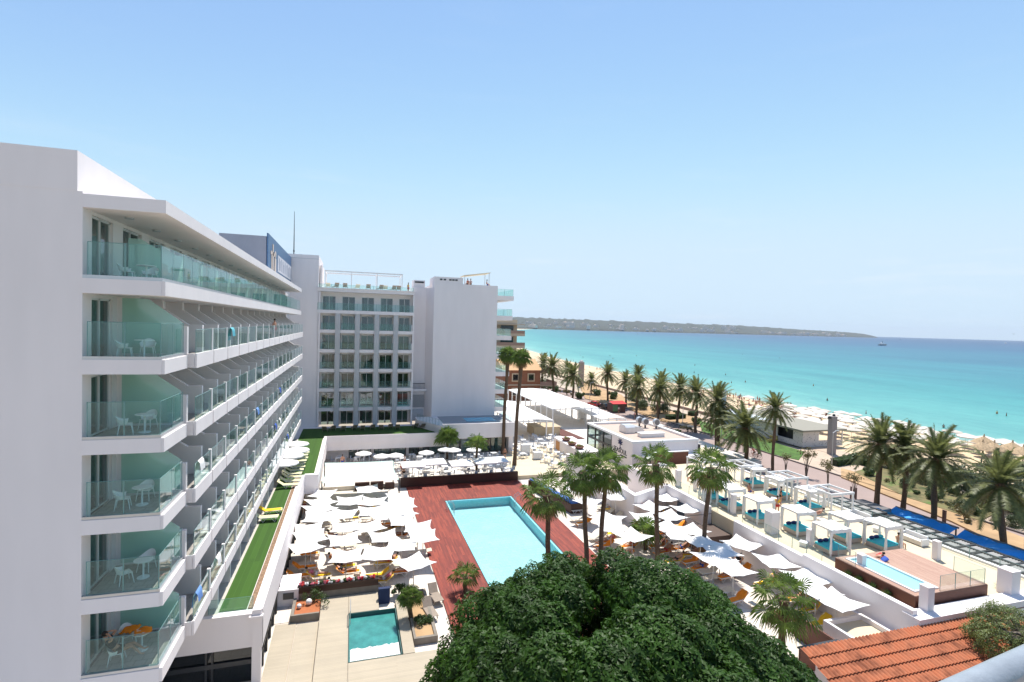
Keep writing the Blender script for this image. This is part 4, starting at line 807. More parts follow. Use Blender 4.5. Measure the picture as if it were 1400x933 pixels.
for k in range(7):
    a = R(90 + (k - 3) * 34); r0 = .12; L_ = .62 if abs(k - 3) < 3 else .5
    for q in range(4):
        rr = r0 + L_ * (q + .5) / 4; e.ball((0, math.cos(a) * rr, math.sin(a) * rr + .1), (.02, .13 - .015 * q, .13 - .015 * q), 8, 6)
e.ball((0, 0, .1), (.02, .2, .22), 8, 6); e.box(-.02, -.07, -.75, .02, .07, .0); e.box(-.02, -.3, -.62, .02, -.02, -.5)
em = e.build('emblem', BLUEL, BC); em.location = Vector((RX0 - .03, cy_, 3.55)) - BC.location
def rt(name, label, cat, px, py, z=4.0): return thing(name, label, cat, at(px, py, z))
o = rt('air_handling_unit', 'large rounded silver duct unit on the beach club roof', 'air unit', 862, 591, 4.3)
DUCT = mat('galvanised_metal', (.62, .63, .64), .35, .08, 2, metal=.5)
MB().prismx([(-1, 0), (-1, .9), (-.6, 1.2), (.6, 1.2), (1, .8), (1, 0)], -1.4, .2).build('housing', DUCT, o); MB().prismy([(.25, .1), (.25, 1.0), (1.2, .9), (2.0, .35), (2.0, .1)], -.7, .7).build('outlet', DUCT, o); MB().box(1.0, -.72, .05, 2.1, .72, .12).build('shadow_gap', DARKM, o)  # the dark strip under the outlet is a shadow put in as colour
for px, py, lb in ((874, 583, 'behind the rounded duct unit'), (882, 585, 'beside the white roof hatch'), (897, 586, 'nearest the right end of the roof hatch')):
    o = rt('roof_fan', 'round extractor fan on a stand ' + lb, 'fan', px, py, 4.3)
    MB().tube([(0, -.25, 1.0), (0, .25, 1.0)], .55, 20).build('drum', DUCT, o); MB().tube([(0, -.27, 1.0), (0, -.26, 1.0)], .42, 16).build('grille', solid('fan_grille', (.22, .2, .19)), o); MB().box(-.1, -.1, 0, .1, .1, .5).build('stand', DARKM, o)
o = rt('roof_hatch', 'long low white box on the beach club roof', 'hatch', 890, 597, 4.3); MB().box(-1.9, -.6, 0, 1.9, .6, .55).build('box', W2, o); MB().box(-2, -.7, .55, 2, .7, .6).build('lid', W2, o)
for i, (px, py) in enumerate(((897, 580), (914, 588))):
    o = rt('solar_panel', ('farther' if i == 0 else 'nearer') + ' slim flat panel lying along the seaward roof edge', 'panel', px, py, 4.32); MB().box(-.5, -2, 0, .5, 2, .08).build('plate', solid('grey_panel', (.4, .4, .4)), o); MB().box(-.45, -1.95, .08, .45, 1.95, .1).build('surface', solid('light_panel', (.6, .58, .55)), o)
# planter counter left of the club
PC = thing('bar_counter', 'long white counter with three bowl planters and an orange wooden end panel', 'counter', at(770, 620, .5))
a_, b_ = at(757, 601, 1.9), at(802, 622, 1.9)
x0, y1c, y0c = a_.x, a_.y, b_.y
MB().box(x0, y0c, .5, x0 + 3.2, y1c, 2.3).build('counter', W, PC, world=True); MB().box(x0 - .02, y1c - 2.6, .5, x0, y1c - 1.0, 2.0).build('end_panel', solid('orange_wood', (.5, .25, .10)), PC, world=True); MB().box(x0 - .03, y0c + .5, .5, x0, y0c + 2, 1.9).build('hatch', DARKM, PC, world=True)
for (px, py), lb in zip(((774, 603), (782, 609), (792, 614)), ('largest bowl planter with yellow fruit at the far end of the counter', 'bowl planter in the middle of the white counter', 'bowl planter nearest the pool palms on the counter')):
    o = thing('bowl_planter', lb, 'planter', at(px, py, 2.3)); MB().cyl(0, 0, 0, .4, .45, .75, 18).build('bowl', solid('brown_bowl', (.14, .06, .04)), o); s = MB()
    for _ in range(26): a = random.random() * 6.28; r = random.random() * .55; s.ball((r * math.cos(a), r * math.sin(a), .42 + random.uniform(0, .12)), .11, 6, 4)
    s.build('plants', YELSH, o)
# ---------------- white marquees ----------------
def marquee(label, p, z, drop=.35):
    a, b_, c, d = [at(x, y, z) for x, y in p]; X0, X1, Y0_, Y1_ = min(a.x, d.x), max(b_.x, c.x), (a.y + b_.y) / 2, (c.y + d.y) / 2
    m_ = thing('marquee', label, 'marquee', ((X0 + X1) / 2, (Y0_ + Y1_) / 2, .45)); ny = max(3, round((Y1_ - Y0_) / 3.5))
    s = MB(); s.grid(8, ny * 4, lambda u, v: (X0 + (X1 - X0) * u, Y0_ + (Y1_ - Y0_) * v, z + .25 * math.sin(math.pi * u) - .05 * abs(math.sin(math.pi * v * ny)))); s.build('roof_sheet', FAB, m_, True, world=True)
    s = MB(); s.box(X0, Y0_ - .04, z - .2, X1, Y0_ + .04, z - .02); s.box(X0 - .04, Y0_, z - .2, X0 + .04, Y1_, z - .02); s.box(X1 - .04, Y0_, z - .2, X1 + .04, Y1_, z - .02); s.build('edge_beam', W2, m_, world=True)
    for i in range(ny + 1):
        y = Y0_ + (Y1_ - Y0_) * i / ny
        for x in (X0, X1): MB().box(x - .1, y - .1, .45, x + .1, y + .1, z - .2).build('post', W2, m_, world=True)
    return X0, X1, Y0_, Y1_
MQ1 = marquee('large flat white marquee roof on posts in front of the brown brick house', [(758, 560), (815, 557), (745, 532), (704, 533)], 4.3)
MQ2 = marquee('white marquee roof nearest the two tall palms', [(702, 577), (753, 574), (704, 549), (672, 549)], 3.9)
MQ3 = marquee('low white awning between the large marquee and the promenade', [(825, 574), (850, 572), (812, 557), (790, 557)], 2.9)
s = MB(); s.box(31.5, 88, .45, 36.5, 92, 1.9); s.box(31.3, 87.8, 1.9, 36.7, 92.2, 2.0); tag(s.build('bar_block', solid('sandstone_bar', (.50, .40, .26))), 'sand coloured bar block under the edge of the near marquee', 'bar')
s = MB().add([(36.8, 84, .5), (39.6, 84, .5), (38.6, 95, .5), (35.5, 95, .5), (36.8, 84, .56), (39.6, 84, .56), (38.6, 95, .56), (35.5, 95, .56)], [(3, 2, 1, 0), (4, 5, 6, 7), (0, 1, 5, 4), (1, 2, 6, 5), (2, 3, 7, 6), (3, 0, 4, 7)]); tag(s.build('brown_carpet', solid('dark_red_carpet', (.11, .03, .02))), 'dark red floor carpet beside the sand coloured bar', 'carpet')
for i, (px, py, w_, d_, h, lb) in enumerate(((718, 622, 1.4, .7, 1.6, 'tall white service cabinet by the nearer tall palm'), (734, 628, 1.2, .8, 1.1, 'low white service cabinet beside the counter'), (797, 573, 1.5, .4, 2.2, 'white screen block under the large marquee'), (812, 576, 1.2, .8, 1.6, 'tall tapering white vase planter left of the club windows'))):
    o = thing('cabinet', lb, 'cabinet', at(px, py, .5)); MB().box(-w_ / 2, -d_ / 2, .08, w_ / 2, d_ / 2, h).build('body', W2, o); MB().box(-w_ / 2 + .05, -d_ / 2 + .05, 0, w_ / 2 - .05, d_ / 2 - .05, .08).build('plinth', DARKM, o)
# ---------------- buildings beyond ----------------
BH = thing('brick_house', 'brown two storey house with pale window surrounds and an orange tiled roof', 'building', (48, 140, -.9))
hx0, hx1, hy0 = 40.0, 50.8, 138
BRK = mat('brown_brick', (.26, .105, .055), .9, .15, 1.2)
MB().box(hx0, hy0, -.9, hx1, 150, 8.0).build('wall', BRK, BH, world=True)
MB().prismx([(hy0 - .6, 7.9), (144, 10.6), (150.5, 7.9)], hx0 - .4, hx1 + .4).build('roof', solid('orange_roof_tiles', (.55, .32, .15)), BH, world=True)
for z in (.9, 4.9):
    for x in (42.6, 47.2):
        f = MB(); f.box(x - .2, hy0 - .12, z - .2, x + 1.9, hy0 - .01, z + 2.1); f = f.build('window', solid('stone_surround', (.55, .42, .28)), BH, world=True); MB().box(x + .1, hy0 - .15, z + .1, x + 1.6, hy0 - .121, z + 1.8).build('pane', G_DARK, f, world=True)
MB().box(hx0 - .1, hy0 - .1, 3.6, hx1 + .1, hy0 - .01, 3.9).build('string_course', solid('stone_band', (.5, .4, .3)), BH, world=True)
for z in (3.5, 7.2):
    s = MB(); s.box(hx1, hy0 + 1, z - .3, hx1 + 5.5, 147, z); b2 = s.build('balcony', solid('stone_balcony', (.45, .36, .26)), BH, world=True)
    MB().box(hx1 + 5.3, hy0 + 1, z, hx1 + 5.45, 147, z + 1).box(hx1, hy0 + 1, z, hx1 + 5.3, hy0 + 1.1, z + 1).build('railing', solid('pinkish_railing', (.42, .28, .24)), b2, world=True)
MB().box(hx1 + .01, hy0 + 1.6, 4.0, hx1 + .1, 146, 6.8).build('shaded_opening', DARKM, BH, world=True)  # dark sheet on the wall, painted in for the shade behind the balcony
AP = thing('apartment_building', 'beige apartment block with brown parapets stepping out behind the hotel corner', 'building', (50, 200, -.9))
ap0 = aty(690, 440, 190); 
BEI = mat('beige_render', (.50, .42, .32), .9, .08, .5)
ax1 = aty(707, 450, 190).x
MB().box(30, 190, -.9, ax1, 215, aty(707, 437.5, 190).z).build('wall', BEI, AP, world=True)
for i, py in enumerate((440, 455, 471, 487, 503, 519)):
    z = aty(712, py, 190).z; x1 = aty(715.5, py, 188).x
    s = MB(); s.box(ax1 - 10, 186, z - 1.3, x1, 189.9, z - (1.0 if i == 0 else .3)); bb = s.build('balcony', BEI, AP, world=True)
    if i: MB().box(ax1 - 10, 185.8, z - .3, x1 - .1, 185.95, z + .8).build('parapet', solid('brown_parapet', (.32, .22, .17)), bb, world=True)
    w_ = MB().box(ax1 - 6.5, 189.9, z - 4.2, ax1 - 1.5, 189.97, z - 1.6).build('window', G_DARK, AP, world=True)
AP2 = thing('apartment_building', 'cream block showing behind the sea side balconies of the blank wall', 'building', (30, 110, -.9))
# kiosk on the beach
KX0, KX1 = 79.0, 88.5
ka, kb = at(1131, 607, -.6), at(1100, 614, -.6)
KS = thing('beach_kiosk', 'long low beach kiosk with a grey roof and mosaic patterned white walls', 'kiosk', (84, 86, -.7))
KY0, KY1 = 75.2, 98
m, t, b, o = _base('mosaic_wall'); vo = N(t, 'ShaderNodeTexVoronoi'); vo.inputs['Scale'].default_value = 3.2; t.links.new(coords(t), vo.inputs['Vector'])
c = ramp(t, vo.outputs['Distance'], [(0.16, (.10, .09, .09)), (0.30, (.62, .58, .54))]); t.links.new(c, b.inputs['Base Color']); b.inputs['Roughness'].default_value = .8; MOS = m
MB().box(KX0, KY0, -.7, KX0 + .2, KY0 + 2.2, 2.2).box(KX0, KY0 + 6.0, -.7, KX0 + .2, KY0 + 10.5, 2.2).box(KX0, KY0 + 2.2, -.7, KX0 + .2, KY0 + 6, .3).box(KX0 + .2, KY0, -.7, KX0 + 3.6, KY0 + .2, 2.2).box(KX0 + 3.6, KY0, -.7, KX1, KY0 + .2, .4).build('mosaic_wall', MOS, KS, world=True)
MB().box(KX0, KY0 + 10.5, -.7, KX1, KY1, 2.2).build('pale_wall', solid('blue_white_wall', (.5, .55, .6)), KS, world=True)
MB().box(KX0 - .5, KY0 - .5, 2.2, KX1 + .3, KY1 + .3, 2.5).build('roof', solid('greenish_grey_roof', (.27, .25, .20)), KS, world=True)
MB().box(KX0 - .6, KY0 + 10, 2.5, KX0 + 3, KY1 + .3, 2.6).build('pale_roof_strip', solid('pale_blue_roofing', (.55, .6, .62)), KS, world=True)
MB().box(KX0 + 1.5, KY0 + 1, -.7, KX0 + 1.7, KY0 + 10, 2.2).build('dark_interior', DARKM, KS, world=True)
for x in (KX0 + 3.6, KX1 - .2): MB().box(x, KY0, .4, x + .15, KY0 + .15, 2.2).build('post', W2, KS, world=True)
cl = at(1136, 621, -.7); o = thing('monolith', 'tall slender grey concrete monolith beside the beach kiosk', 'monument', cl)
MB().prism([(-.55, -.5), (.5, -.55), (.6, .3), (-.45, .45)], 0, 6.6).build('shaft', solid('grey_concrete', (.30, .27, .26)), o); MB().box(-1.0, -.1, 6.2, -.5, .1, 6.5).build('camera_bracket', DARKM, o); MB().ball((.3, 0, 6.75), .25, 8, 6).build('beacon', DARKM, o)
LP = thing('street_lamp', 'thin pale street lamp post in front of the grey monolith', 'street lamp', at(1137, 641, -.75)); MB().tube([(0, 0, 0), (0, 0, 5.6), (.6, 0, 5.9)], [.07, .05, .04], 6).build('post', METAL, LP); MB().box(.5, -.12, 5.85, 1.1, .12, 5.95).build('lamp_head', METAL, LP); reg(LP)
for px, py, lb in ((806, 552, 'beside the red car on the promenade'), (933, 585, 'by the dry flower bed'), (986, 598, 'between the twin palms and the lawn'), (1033, 604, 'standing on the long lawn')): dup(LP, loc=at(px, py, -.75), label='thin pale street lamp post ' + lb)
o = thing('advertising_column', 'tall grey square column standing at the edge of the sand, far down the promenade', 'column', at(794, 528, -.7)); MB().box(-.8, -.8, 0, .8, .8, 8.6).build('shaft', solid('pinkish_concrete', (.36, .28, .25)), o); MB().box(-.5, -.5, 8.6, .5, .5, 9.2).build('cap', W2, o)
bn = thing('feather_banner', 'pale blue feather banner on the beach behind the twin palms', 'flag', at(992, 572, -.9)); MB().tube([(0, 0, 0), (0, 0, 7)], .05, 6).build('pole', METAL, bn); MB().grid(10, 3, lambda u, v: (-.1 - 1.6 * math.sin(math.pi * min(1, .25 + u * .7)) * v, .1 * math.sin(u * 6), .8 + 6.1 * u)).build('cloth', solid('pale_blue_cloth', (.45, .62, .75)), bn)
# ---------------- furniture models ----------------
def sail_umbrella():
    r = thing('sail_parasol', 'x', 'parasol'); H = 2.3; a = 1.36
    def pt(u, v):
        x, y = 2 * u - 1, 2 * v - 1; cx_ = 1 - .15 * (1 - y * y); cy_ = 1 - .15 * (1 - x * x)
        d = max(abs(x), abs(y)); z = H + .34 * (1 - d) + .10 * abs(x * y) * d - .10 * d * (1 - abs(x * y))
        return (a * x * cx_, a * y * cy_, z)
    top = MB(); top.grid(10, 10, pt); k = len(top.v); top.v += [(x, y, z - .015) for x, y, z in top.v]; top.f += [tuple(i + k for i in reversed(f)) for f in top.f]
    top.build('canopy', FAB, r, True); MB().cyl(0, 0, .1, H + .34, .035, n=8).build('pole', METAL, r); MB().box(-.3, -.3, 0, .3, .3, .1).build('base', WG, r)
    s = MB()
    for sx, sy in ((1, 1), (1, -1), (-1, 1), (-1, -1)): s.tube([(0, 0, H + .26), (sx * a * .97, sy * a * .97, H - .0)], .015, 4)
    s.build('ribs', METAL, r); return r
def disc_umbrella(name, m, rad=1.5, n=8, H=2.2, rise=.5, cat='parasol'):
    r = thing(name, 'x', cat); s = MB()
    pts = [(rad * math.cos(2 * math.pi * i / n), rad * math.sin(2 * math.pi * i / n), H) for i in range(n)]
    s.add([(0, 0, H + rise)] + pts + [(x, y, z - .14) for x, y, z in pts], [(0, 1 + i, 1 + (i + 1) % n) for i in range(n)] + [(1 + i, 1 + n + i, 1 + n + (i + 1) % n, 1 + (i + 1) % n) for i in range(n)])
    s.build('canopy', m, r); MB().cyl(0, 0, 0, H + rise, .03, n=6).build('pole', METAL, r); return r
def lounger(name='sun_lounger', frame=W2, sling=None, back=40, lab='x'):
    sling = sling or SLING
    r = thing(name, lab, 'sun lounger'); f = MB()
    for y in (-.33, .33):
        f.tube([(-.1, y, .36), (1.25, y, .36)], .028, 5)
        f.tube([(.0, y, .35), (.18, y, .02), (.45, y, .34)], .025, 5); f.tube([(.75, y, .34), (1.05, y, .02), (1.2, y, .35)], .025, 5)
    f.build('frame', frame, r)
    MB().box(0, -.32, .36, 1.28, .32, .385).build('seat', sling, r)
    a = R(back); c, s_ = math.cos(a), math.sin(a)
    b_ = MB(); b_.add([(0, -.33, .36), (0, .33, .36), (-.72 * c, .33, .36 + .72 * s_), (-.72 * c, -.33, .36 + .72 * s_), (-.03 * s_, -.33, .33), (-.03 * s_, .33, .33), (-.72 * c - .03 * s_, .33, .33 + .72 * s_), (-.72 * c - .03 * s_, -.33, .33 + .72 * s_)], [(0, 1, 2, 3), (7, 6, 5, 4), (0, 4, 5, 1), (1, 5, 6, 2), (2, 6, 7, 3), (3, 7, 4, 0)]); b_.build('backrest', sling, r)
    return r
SLING = mat('cream_sling', (.66, .58, .45), .85, .08, 4); SLINGG = mat('grey_brown_sling', (.30, .24, .19), .85, .08, 4); SLINGP = mat('padded_cream_cushion', (.64, .60, .36), .85, .08, 4)
def towel(m, back=40):
    a = R(back); c, s_ = math.cos(a), math.sin(a); s = MB()
    prof = [(-.72 * c - .02, .40 + .72 * s_), (-.35 * c, .41 + .35 * s_), (0, .405), (.3, .41), (.7, .40), (1.15, .405), (1.3, .30)]
    s.grid(6, 4, lambda u, v: (prof[round(u * 6)][0], -.36 + .72 * v, prof[round(u * 6)][1] + .012 * math.sin(u * 17 + v * 11) - (.06 if v in (0, 1) else 0)))
    o = s.build('towel', m, None, True); mod = o.modifiers.new('s', 'SOLIDIFY'); mod.thickness = .015
    dg = bpy.context.evaluated_depsgraph_get(); me = bpy.data.meshes.new_from_object(o.evaluated_get(dg)); o.modifiers.clear(); o.data = me; return o
def skinmesh(name, verts, edges, radii, m, parent=None, sub=1):
    me = bpy.data.meshes.new(name); me.from_pydata(verts, edges, []); o = bpy.data.objects.new(name, me); C.objects.link(o)
    md = o.modifiers.new('sk', 'SKIN'); md.use_smooth_shade = True
    for i, sv in enumerate(me.skin_vertices[0].data): rr = radii[i]; sv.radius = rr if isinstance(rr, tuple) else (rr, rr); sv.use_root = (i == 0)
    if sub: sb_ = o.modifiers.new('ss', 'SUBSURF'); sb_.levels = sub; sb_.render_levels = sub
    bpy.context.view_layer.update(); dg = bpy.context.evaluated_depsgraph_get(); m2 = bpy.data.meshes.new_from_object(o.evaluated_get(dg)); bpy.data.objects.remove(o)
    m2.materials.clear(); m2.materials.append(m); m2.polygons.foreach_set('use_smooth', [True] * len(m2.polygons))
    o = bpy.data.objects.new(name, m2); C.objects.link(o)
    if parent: o.parent = parent; ORG[o.name] = ORG[parent.name]
    return o
def person(pose, label, shorts=BLUC, top=None, hair=HAIR, fine=0, J=None):
    """joints: pelvis, chest, neck, head, then arms and legs"""
    if J is None:
        if pose == 'stand': J = dict(pel=(0, 0, .95), ch=(0, .01, 1.32), nk=(0, .01, 1.5), hd=(0, -.02, 1.66), sl=(-.19, 0, 1.42), sr=(.19, 0, 1.42), el=(-.25, .02, 1.14), er=(.25, .02, 1.14), wl=(-.27, -.05, .88), wr=(.27, -.05, .88), hl=(-.27, -.08, .78), hr=(.27, -.08, .78), tl=(-.10, 0, .9), tr=(.10, 0, .9), kl=(-.12, -.03, .5), kr=(.11, .02, .5), al=(-.12, .02, .09), ar=(.12, .06, .09), fl=(-.13, -.14, .04), fr=(.13, -.1, .04))
        if pose == 'lie': J = dict(pel=(.05, 0, .5), ch=(-.32, 0, .72), nk=(-.46, 0, .84), hd=(-.56, 0, .95), sl=(-.38, -.18, .77), sr=(-.38, .18, .77), el=(-.2, -.3, .55), er=(-.2, .3, .55), wl=(.05, -.28, .5), wr=(.05, .26, .5), hl=(.13, -.24, .52), hr=(.13, .22, .52), tl=(.12, -.09, .49), tr=(.12, .09, .49), kl=(.52, -.11, .58), kr=(.52, .12, .50), al=(.92, -.10, .46), ar=(.94, .13, .46), fl=(.98, -.11, .56), fr=(1.0, .15, .56))
        if pose == 'sit': J = dict(pel=(0, 0, .55), ch=(-.05, 0, .9), nk=(-.04, 0, 1.08), hd=(-.01, 0, 1.24), sl=(-.05, -.18, 1.0), sr=(-.05, .18, 1.0), el=(.0, -.26, .76), er=(.0, .26, .76), wl=(.22, -.18, .68), wr=(.22, .18, .68), hl=(.3, -.15, .68), hr=(.3, .15, .68), tl=(.08, -.1, .53), tr=(.08, .1, .53), kl=(.48, -.12, .55), kr=(.48, .12, .55), al=(.5, -.12, .12), ar=(.5, .12, .12), fl=(.64, -.12, .06), fr=(.64, .12, .06))
    K = list(J); V = [J[k] for k in K]; ix = {k: i for i, k in enumerate(K)}
    E_ = [(ix[a], ix[b]) for a, b in (('pel', 'ch'), ('ch', 'nk'), ('nk', 'hd'), ('ch', 'sl'), ('ch', 'sr'), ('sl', 'el'), ('sr', 'er'), ('el', 'wl'), ('er', 'wr'), ('wl', 'hl'), ('wr', 'hr'), ('pel', 'tl'), ('pel', 'tr'), ('tl', 'kl'), ('tr', 'kr'), ('kl', 'al'), ('kr', 'ar'), ('al', 'fl'), ('ar', 'fr'))]
    rad = dict(pel=.13, ch=.145, nk=.055, hd=.10, sl=.065, sr=.065, el=.042, er=.042, wl=.03, wr=.03, hl=.035, hr=.035, tl=.09, tr=.09, kl=.06, kr=.06, al=.038, ar=.038, fl=.035, fr=.035)
    r = thing('person', label, 'person')
    skinmesh('body', V, E_, [rad[k] for k in K], SKIN, r, 2 if fine else 1)
    h = Vector(J['hd']); n_ = Vector(J['nk']); d = (h - n_).normalized(); hc = h + d * .05
    MB().ball(tuple(hc + Vector((0, .015, .035))), (.105, .105, .095), 10, 6).build('hair', hair, r, True)
    kk = ['pel', 'tl', 'tr']; P = [Vector(J[k]) for k in kk]; P += [P[1].lerp(Vector(J['kl']), .45), P[2].lerp(Vector(J['kr']), .45)]
    skinmesh('shorts', [tuple(p) for p in P], [(0, 1), (0, 2), (1, 3), (2, 4)], [.142, .105, .105, .09, .09], shorts, r, 1)
    if top:
        P = [Vector(J['pel']).lerp(Vector(J['ch']), .25), Vector(J['ch']), Vector(J['sl']), Vector(J['sr']), Vector(J['sl']).lerp(Vector(J['el']), .5), Vector(J['sr']).lerp(Vector(J['er']), .5)]
        skinmesh('shirt', [tuple(p) for p in P], [(0, 1), (1, 2), (1, 3), (2, 4), (3, 5)], [.15, .16, .08, .08, .062, .062], top, r, 1)
    return r
def chair_shell(lab='x'):
    r = thing('armchair', lab, 'chair'); s = MB()
    def sh(u, v):                            # tub seat: seat, then back with arms
        a = math.pi * (v - .5) * 1.25; 
        if u < .35: q = u / .35; return (-.02 + .22 * math.cos(a) * -q * 1.0, .24 * math.sin(a) * q * 1.05, .43 - .01 * q)
        q = (u - .35) / .65; top = .36 - .20 * abs(math.sin(a)) ** 2 * 1.0
        return (-.02 - .22 * math.cos(a) - .10 * q * math.cos(a), (.25 + .05 * q) * math.sin(a), .42 + top * q)
    s.grid(8, 14, sh); o = s.build('shell', W2, r, True)
    MB().box(-.2, -.22, .415, .24, .22, .435).build('seat', W2, r)
    for x, y in ((-.18, -.2), (-.18, .2), (.2, -.2), (.2, .2)): MB().tube([(x, y, .42), (x * 1.35, y * 1.25, 0)], [.022, .014], 6).build('leg', W2, r)
    return r
def bistro_table(name='bistro_table', rad=.34, h=.72):
    r = thing(name, 'x', 'table'); MB().cyl(0, 0, h, h + .025, rad, n=24).build('top', W2, r); MB().cyl(0, 0, .02, h, .035, n=10).build('stem', W2, r); MB().cyl(0, 0, 0, .025, .22, n=20).build('foot', W2, r); return r
def square_table():
    r = thing('dining_table', 'x', 'table'); MB().box(-.42, -.42, .72, .42, .42, .75).build('top', W2, r)
    for x in (-.36, .36):
        for y in (-.36, .36): MB().box(x - .025, y - .025, 0, x + .025, y + .025, .72).build('leg', W2, r)
    return r
def dchair():
    r = thing('dining_chair', 'x', 'chair'); MB().box(-.22, -.22, .43, .22, .22, .46).build('seat', SEATB, r); MB().box(-.24, -.22, .46, -.2, .22, .86).build('backrest', SEATB, r)
    for x in (-.2, .2):
        for y in (-.2, .2): MB().box(x - .015, y - .015, 0, x + .015, y + .015, .43).build('leg', W2, r)
    return r
SEATB = mat('pale_blue_grey_seat', (.42, .45, .50), .8, .1, 4)
# a daybed under a gauze roof
def cabana():
    r = thing('cabana_daybed', 'x', 'daybed'); w_, h = .92, 1.95
    for x in (-w_, w_):
        for y in (-w_, w_): MB().box(x - .045, y - .045, 0, x + .045, y + .045, h).build('post', W2, r)
    f = MB()
    for q in (-w_, w_): f.box(-w_, q - .04, h, w_, q + .04, h + .09); f.box(q - .04, -w_ + .04, h + .005, q + .04, w_ - .04, h + .085)
    f.build('top_frame', W2, r)
    MB().grid(10, 10, lambda u, v: (-w_ * 1.04 + 2.08 * w_ * u, -w_ * 1.04 + 2.08 * w_ * v, h + .13 - .10 * math.sin(math.pi * u) * math.sin(math.pi * v) + .03 * math.sin(u * 16 + v * 5))).build('roof_cloth', FABT, r, True)
    v_ = MB()
    for q in (0, 1):
        v_.grid(12, 2, lambda u, v: (-w_ + 2 * w_ * u, (-1.04 if q else 1.04) * w_ + .03 * math.sin(u * 30) * v, h + .12 - .26 * v))
    v_.build('valance', FABT, r, True)
    for x, y in ((-w_, -w_), (w_, -w_), (w_, w_), (-w_, w_)):
        g_ = MB(); n = 12
        def cf(u, v):
            rr = (.11 if u < .12 else .06 + .07 * abs(u - .45)) * (1 + .25 * math.sin(v * 6.28 * 4)); return (x * .93 + rr * math.cos(v * 6.283), y * .93 + rr * math.sin(v * 6.283), h - .03 - (h - .25) * u)
        g_.grid(9, 16, cf); g_.build('curtain', FABT, r, True)
    MB().box(-.80, -.80, .05, .80, .80, .38).build('base', solid('pale_wicker', (.50, .42, .34)), r); MB().box(-.80, -.74, .38, .80, .74, .54).build('mattress', TEAL, r)
    for x, y, m_ in ((-.45, .55, NAVY), (.1, .57, NAVY), (.5, .5, TEAL)): MB().ball((x, y, .66), (.28, .16, .15), 10, 6).build('pillow', m_, r, True)
    return r
UMB = sail_umbrella(); LNG = lounger(); LNGF = lounger(back=8); LNGG = lounger(sling=SLINGG, frame=SLINGG, back=50); LNGP = lounger(sling=SLINGP, back=35)
BU = disc_umbrella('beach_parasol', mat('cream_beach_fabric', (.60, .54, .46), .85, .05, 3, obj_rand=.15), 1.7, 8, 2.1, .45); DU = disc_umbrella('square_parasol', FAB, 2.0, 4, 2.05, .35); DUR = disc_umbrella('round_parasol', FAB, 1.2, 10, 2.1, .4)
TWO, TWY = towel(ORANGE), towel(YELLOW)
CAB = cabana(); BT = bistro_table(); AC = chair_shell(); DT = square_table(); DC = dchair()
P_LIE = [person('lie', 'x', s_, t_) for s_, t_ in ((BLUC, None), (BLKC, None), (REDC, None), (BLKC, BLKC), (WHC, PINKC))]
P_ST = [person('stand', 'x', s_, t_) for s_, t_ in ((BLUC, None), (BLKC, WHC), (REDC, YELLOW), (BLKC, BLKC), (REDC, None))]
P_SI = [person('sit', 'x', s_, t_) for s_, t_ in ((BLUC, None), (BLKC, REDC), (OLIVE, WHC))]
reg(UMB, LNG, LNGF, LNGG, LNGP, BU, DU, DUR, TWO, TWY, CAB, BT, AC, DT, DC, *P_LIE, *P_ST, *P_SI)
PROTO = [UMB, LNG, LNGF, LNGG, LNGP, BU, DU, DUR, TWO, TWY, CAB, BT, AC, DT, DC] + P_LIE + P_ST + P_SI
def kill_protos():
    def rm(o):
        for c in list(KIDS.get(o.name, ())): rm(c)
        bpy.data.objects.remove(o)
    for p in PROTO: rm(p)
# ---------------- balcony furniture ----------------
for k, b_ in enumerate(BOT):
    z = b_ + .512; fl_n = ['top floor', 'second highest', 'third highest', 'fourth highest', 'fifth highest', 'lowest visible'][k]
    random.seed(40 + k)
    tx, ty = -8.0 + random.uniform(-.1, .1), 24.55 + random.uniform(-.1, .1)
    dup(BT, loc=(tx, ty, z), label=f'small round white table on the {fl_n} end balcony', group='bistro tables on the end balconies')
    if k < 5: dup(AC, loc=(tx - .55, ty - .35, z), rz=R(25) + random.uniform(-.3, .3), label=f'white shell armchair nearest the gable wall on the {fl_n} end balcony', group='armchairs on the end balconies')
    c2 = dup(AC, loc=(tx - .1 if k < 5 else tx - .7, ty + .7 if k < 5 else ty + .55, z), rz=R(-95 if k < 5 else -40) + random.uniform(-.3, .3), label=f'white shell armchair behind the table on the {fl_n} end balcony', group='armchairs on the end balconies')
    for j in range(0, 6):
        if k == 0 or random.random() < .5:
            y0 = YB[j] + .9; dup(BT, loc=(-7.9, y0 + .5, z), label=f'small white table on the {ORD[j]} balcony behind the end balcony, {fl_n} row', group='tables on the stepped balconies')
            dup(AC, loc=(-8.3, y0 + 1.1, z), rz=R(-60), label=f'white chair on the {ORD[j]} balcony behind the end balcony, {fl_n} row', group='chairs on the stepped balconies')
zb = BOT[5] + .512
# man resting on the lowest end balcony, hands behind his head and feet up
MJ = dict(pel=(0, 0, .52), ch=(-.26, .02, .84), nk=(-.36, .02, 1.0), hd=(-.40, .02, 1.15), sl=(-.28, -.2, .96), sr=(-.30, .22, .94), el=(-.08, -.34, 1.12), er=(-.10, .34, 1.12), wl=(-.26, -.12, 1.26), wr=(-.26, .12, 1.26), hl=(-.36, -.06, 1.26), hr=(-.36, .07, 1.26), tl=(.08, -.1, .50), tr=(.08, .1, .50), kl=(.50, -.13, .64), kr=(.52, .14, .60), al=(.78, -.13, .26), ar=(.86, .10, .30), fl=(.92, -.14, .22), fr=(1.02, .10, .34))
man = person('x', 'man in black shirt resting in a chair on the lowest end balcony', OLIVE, BLKC, HAIR, 1, MJ); man.location = (-8.65, 23.85, zb); man.rotation_euler = (0, 0, R(8)); reg(man)
dup(AC, loc=(-8.68, 23.85, zb), rz=R(8), label='white chair the resting man sits on', group='armchairs on the end balconies')
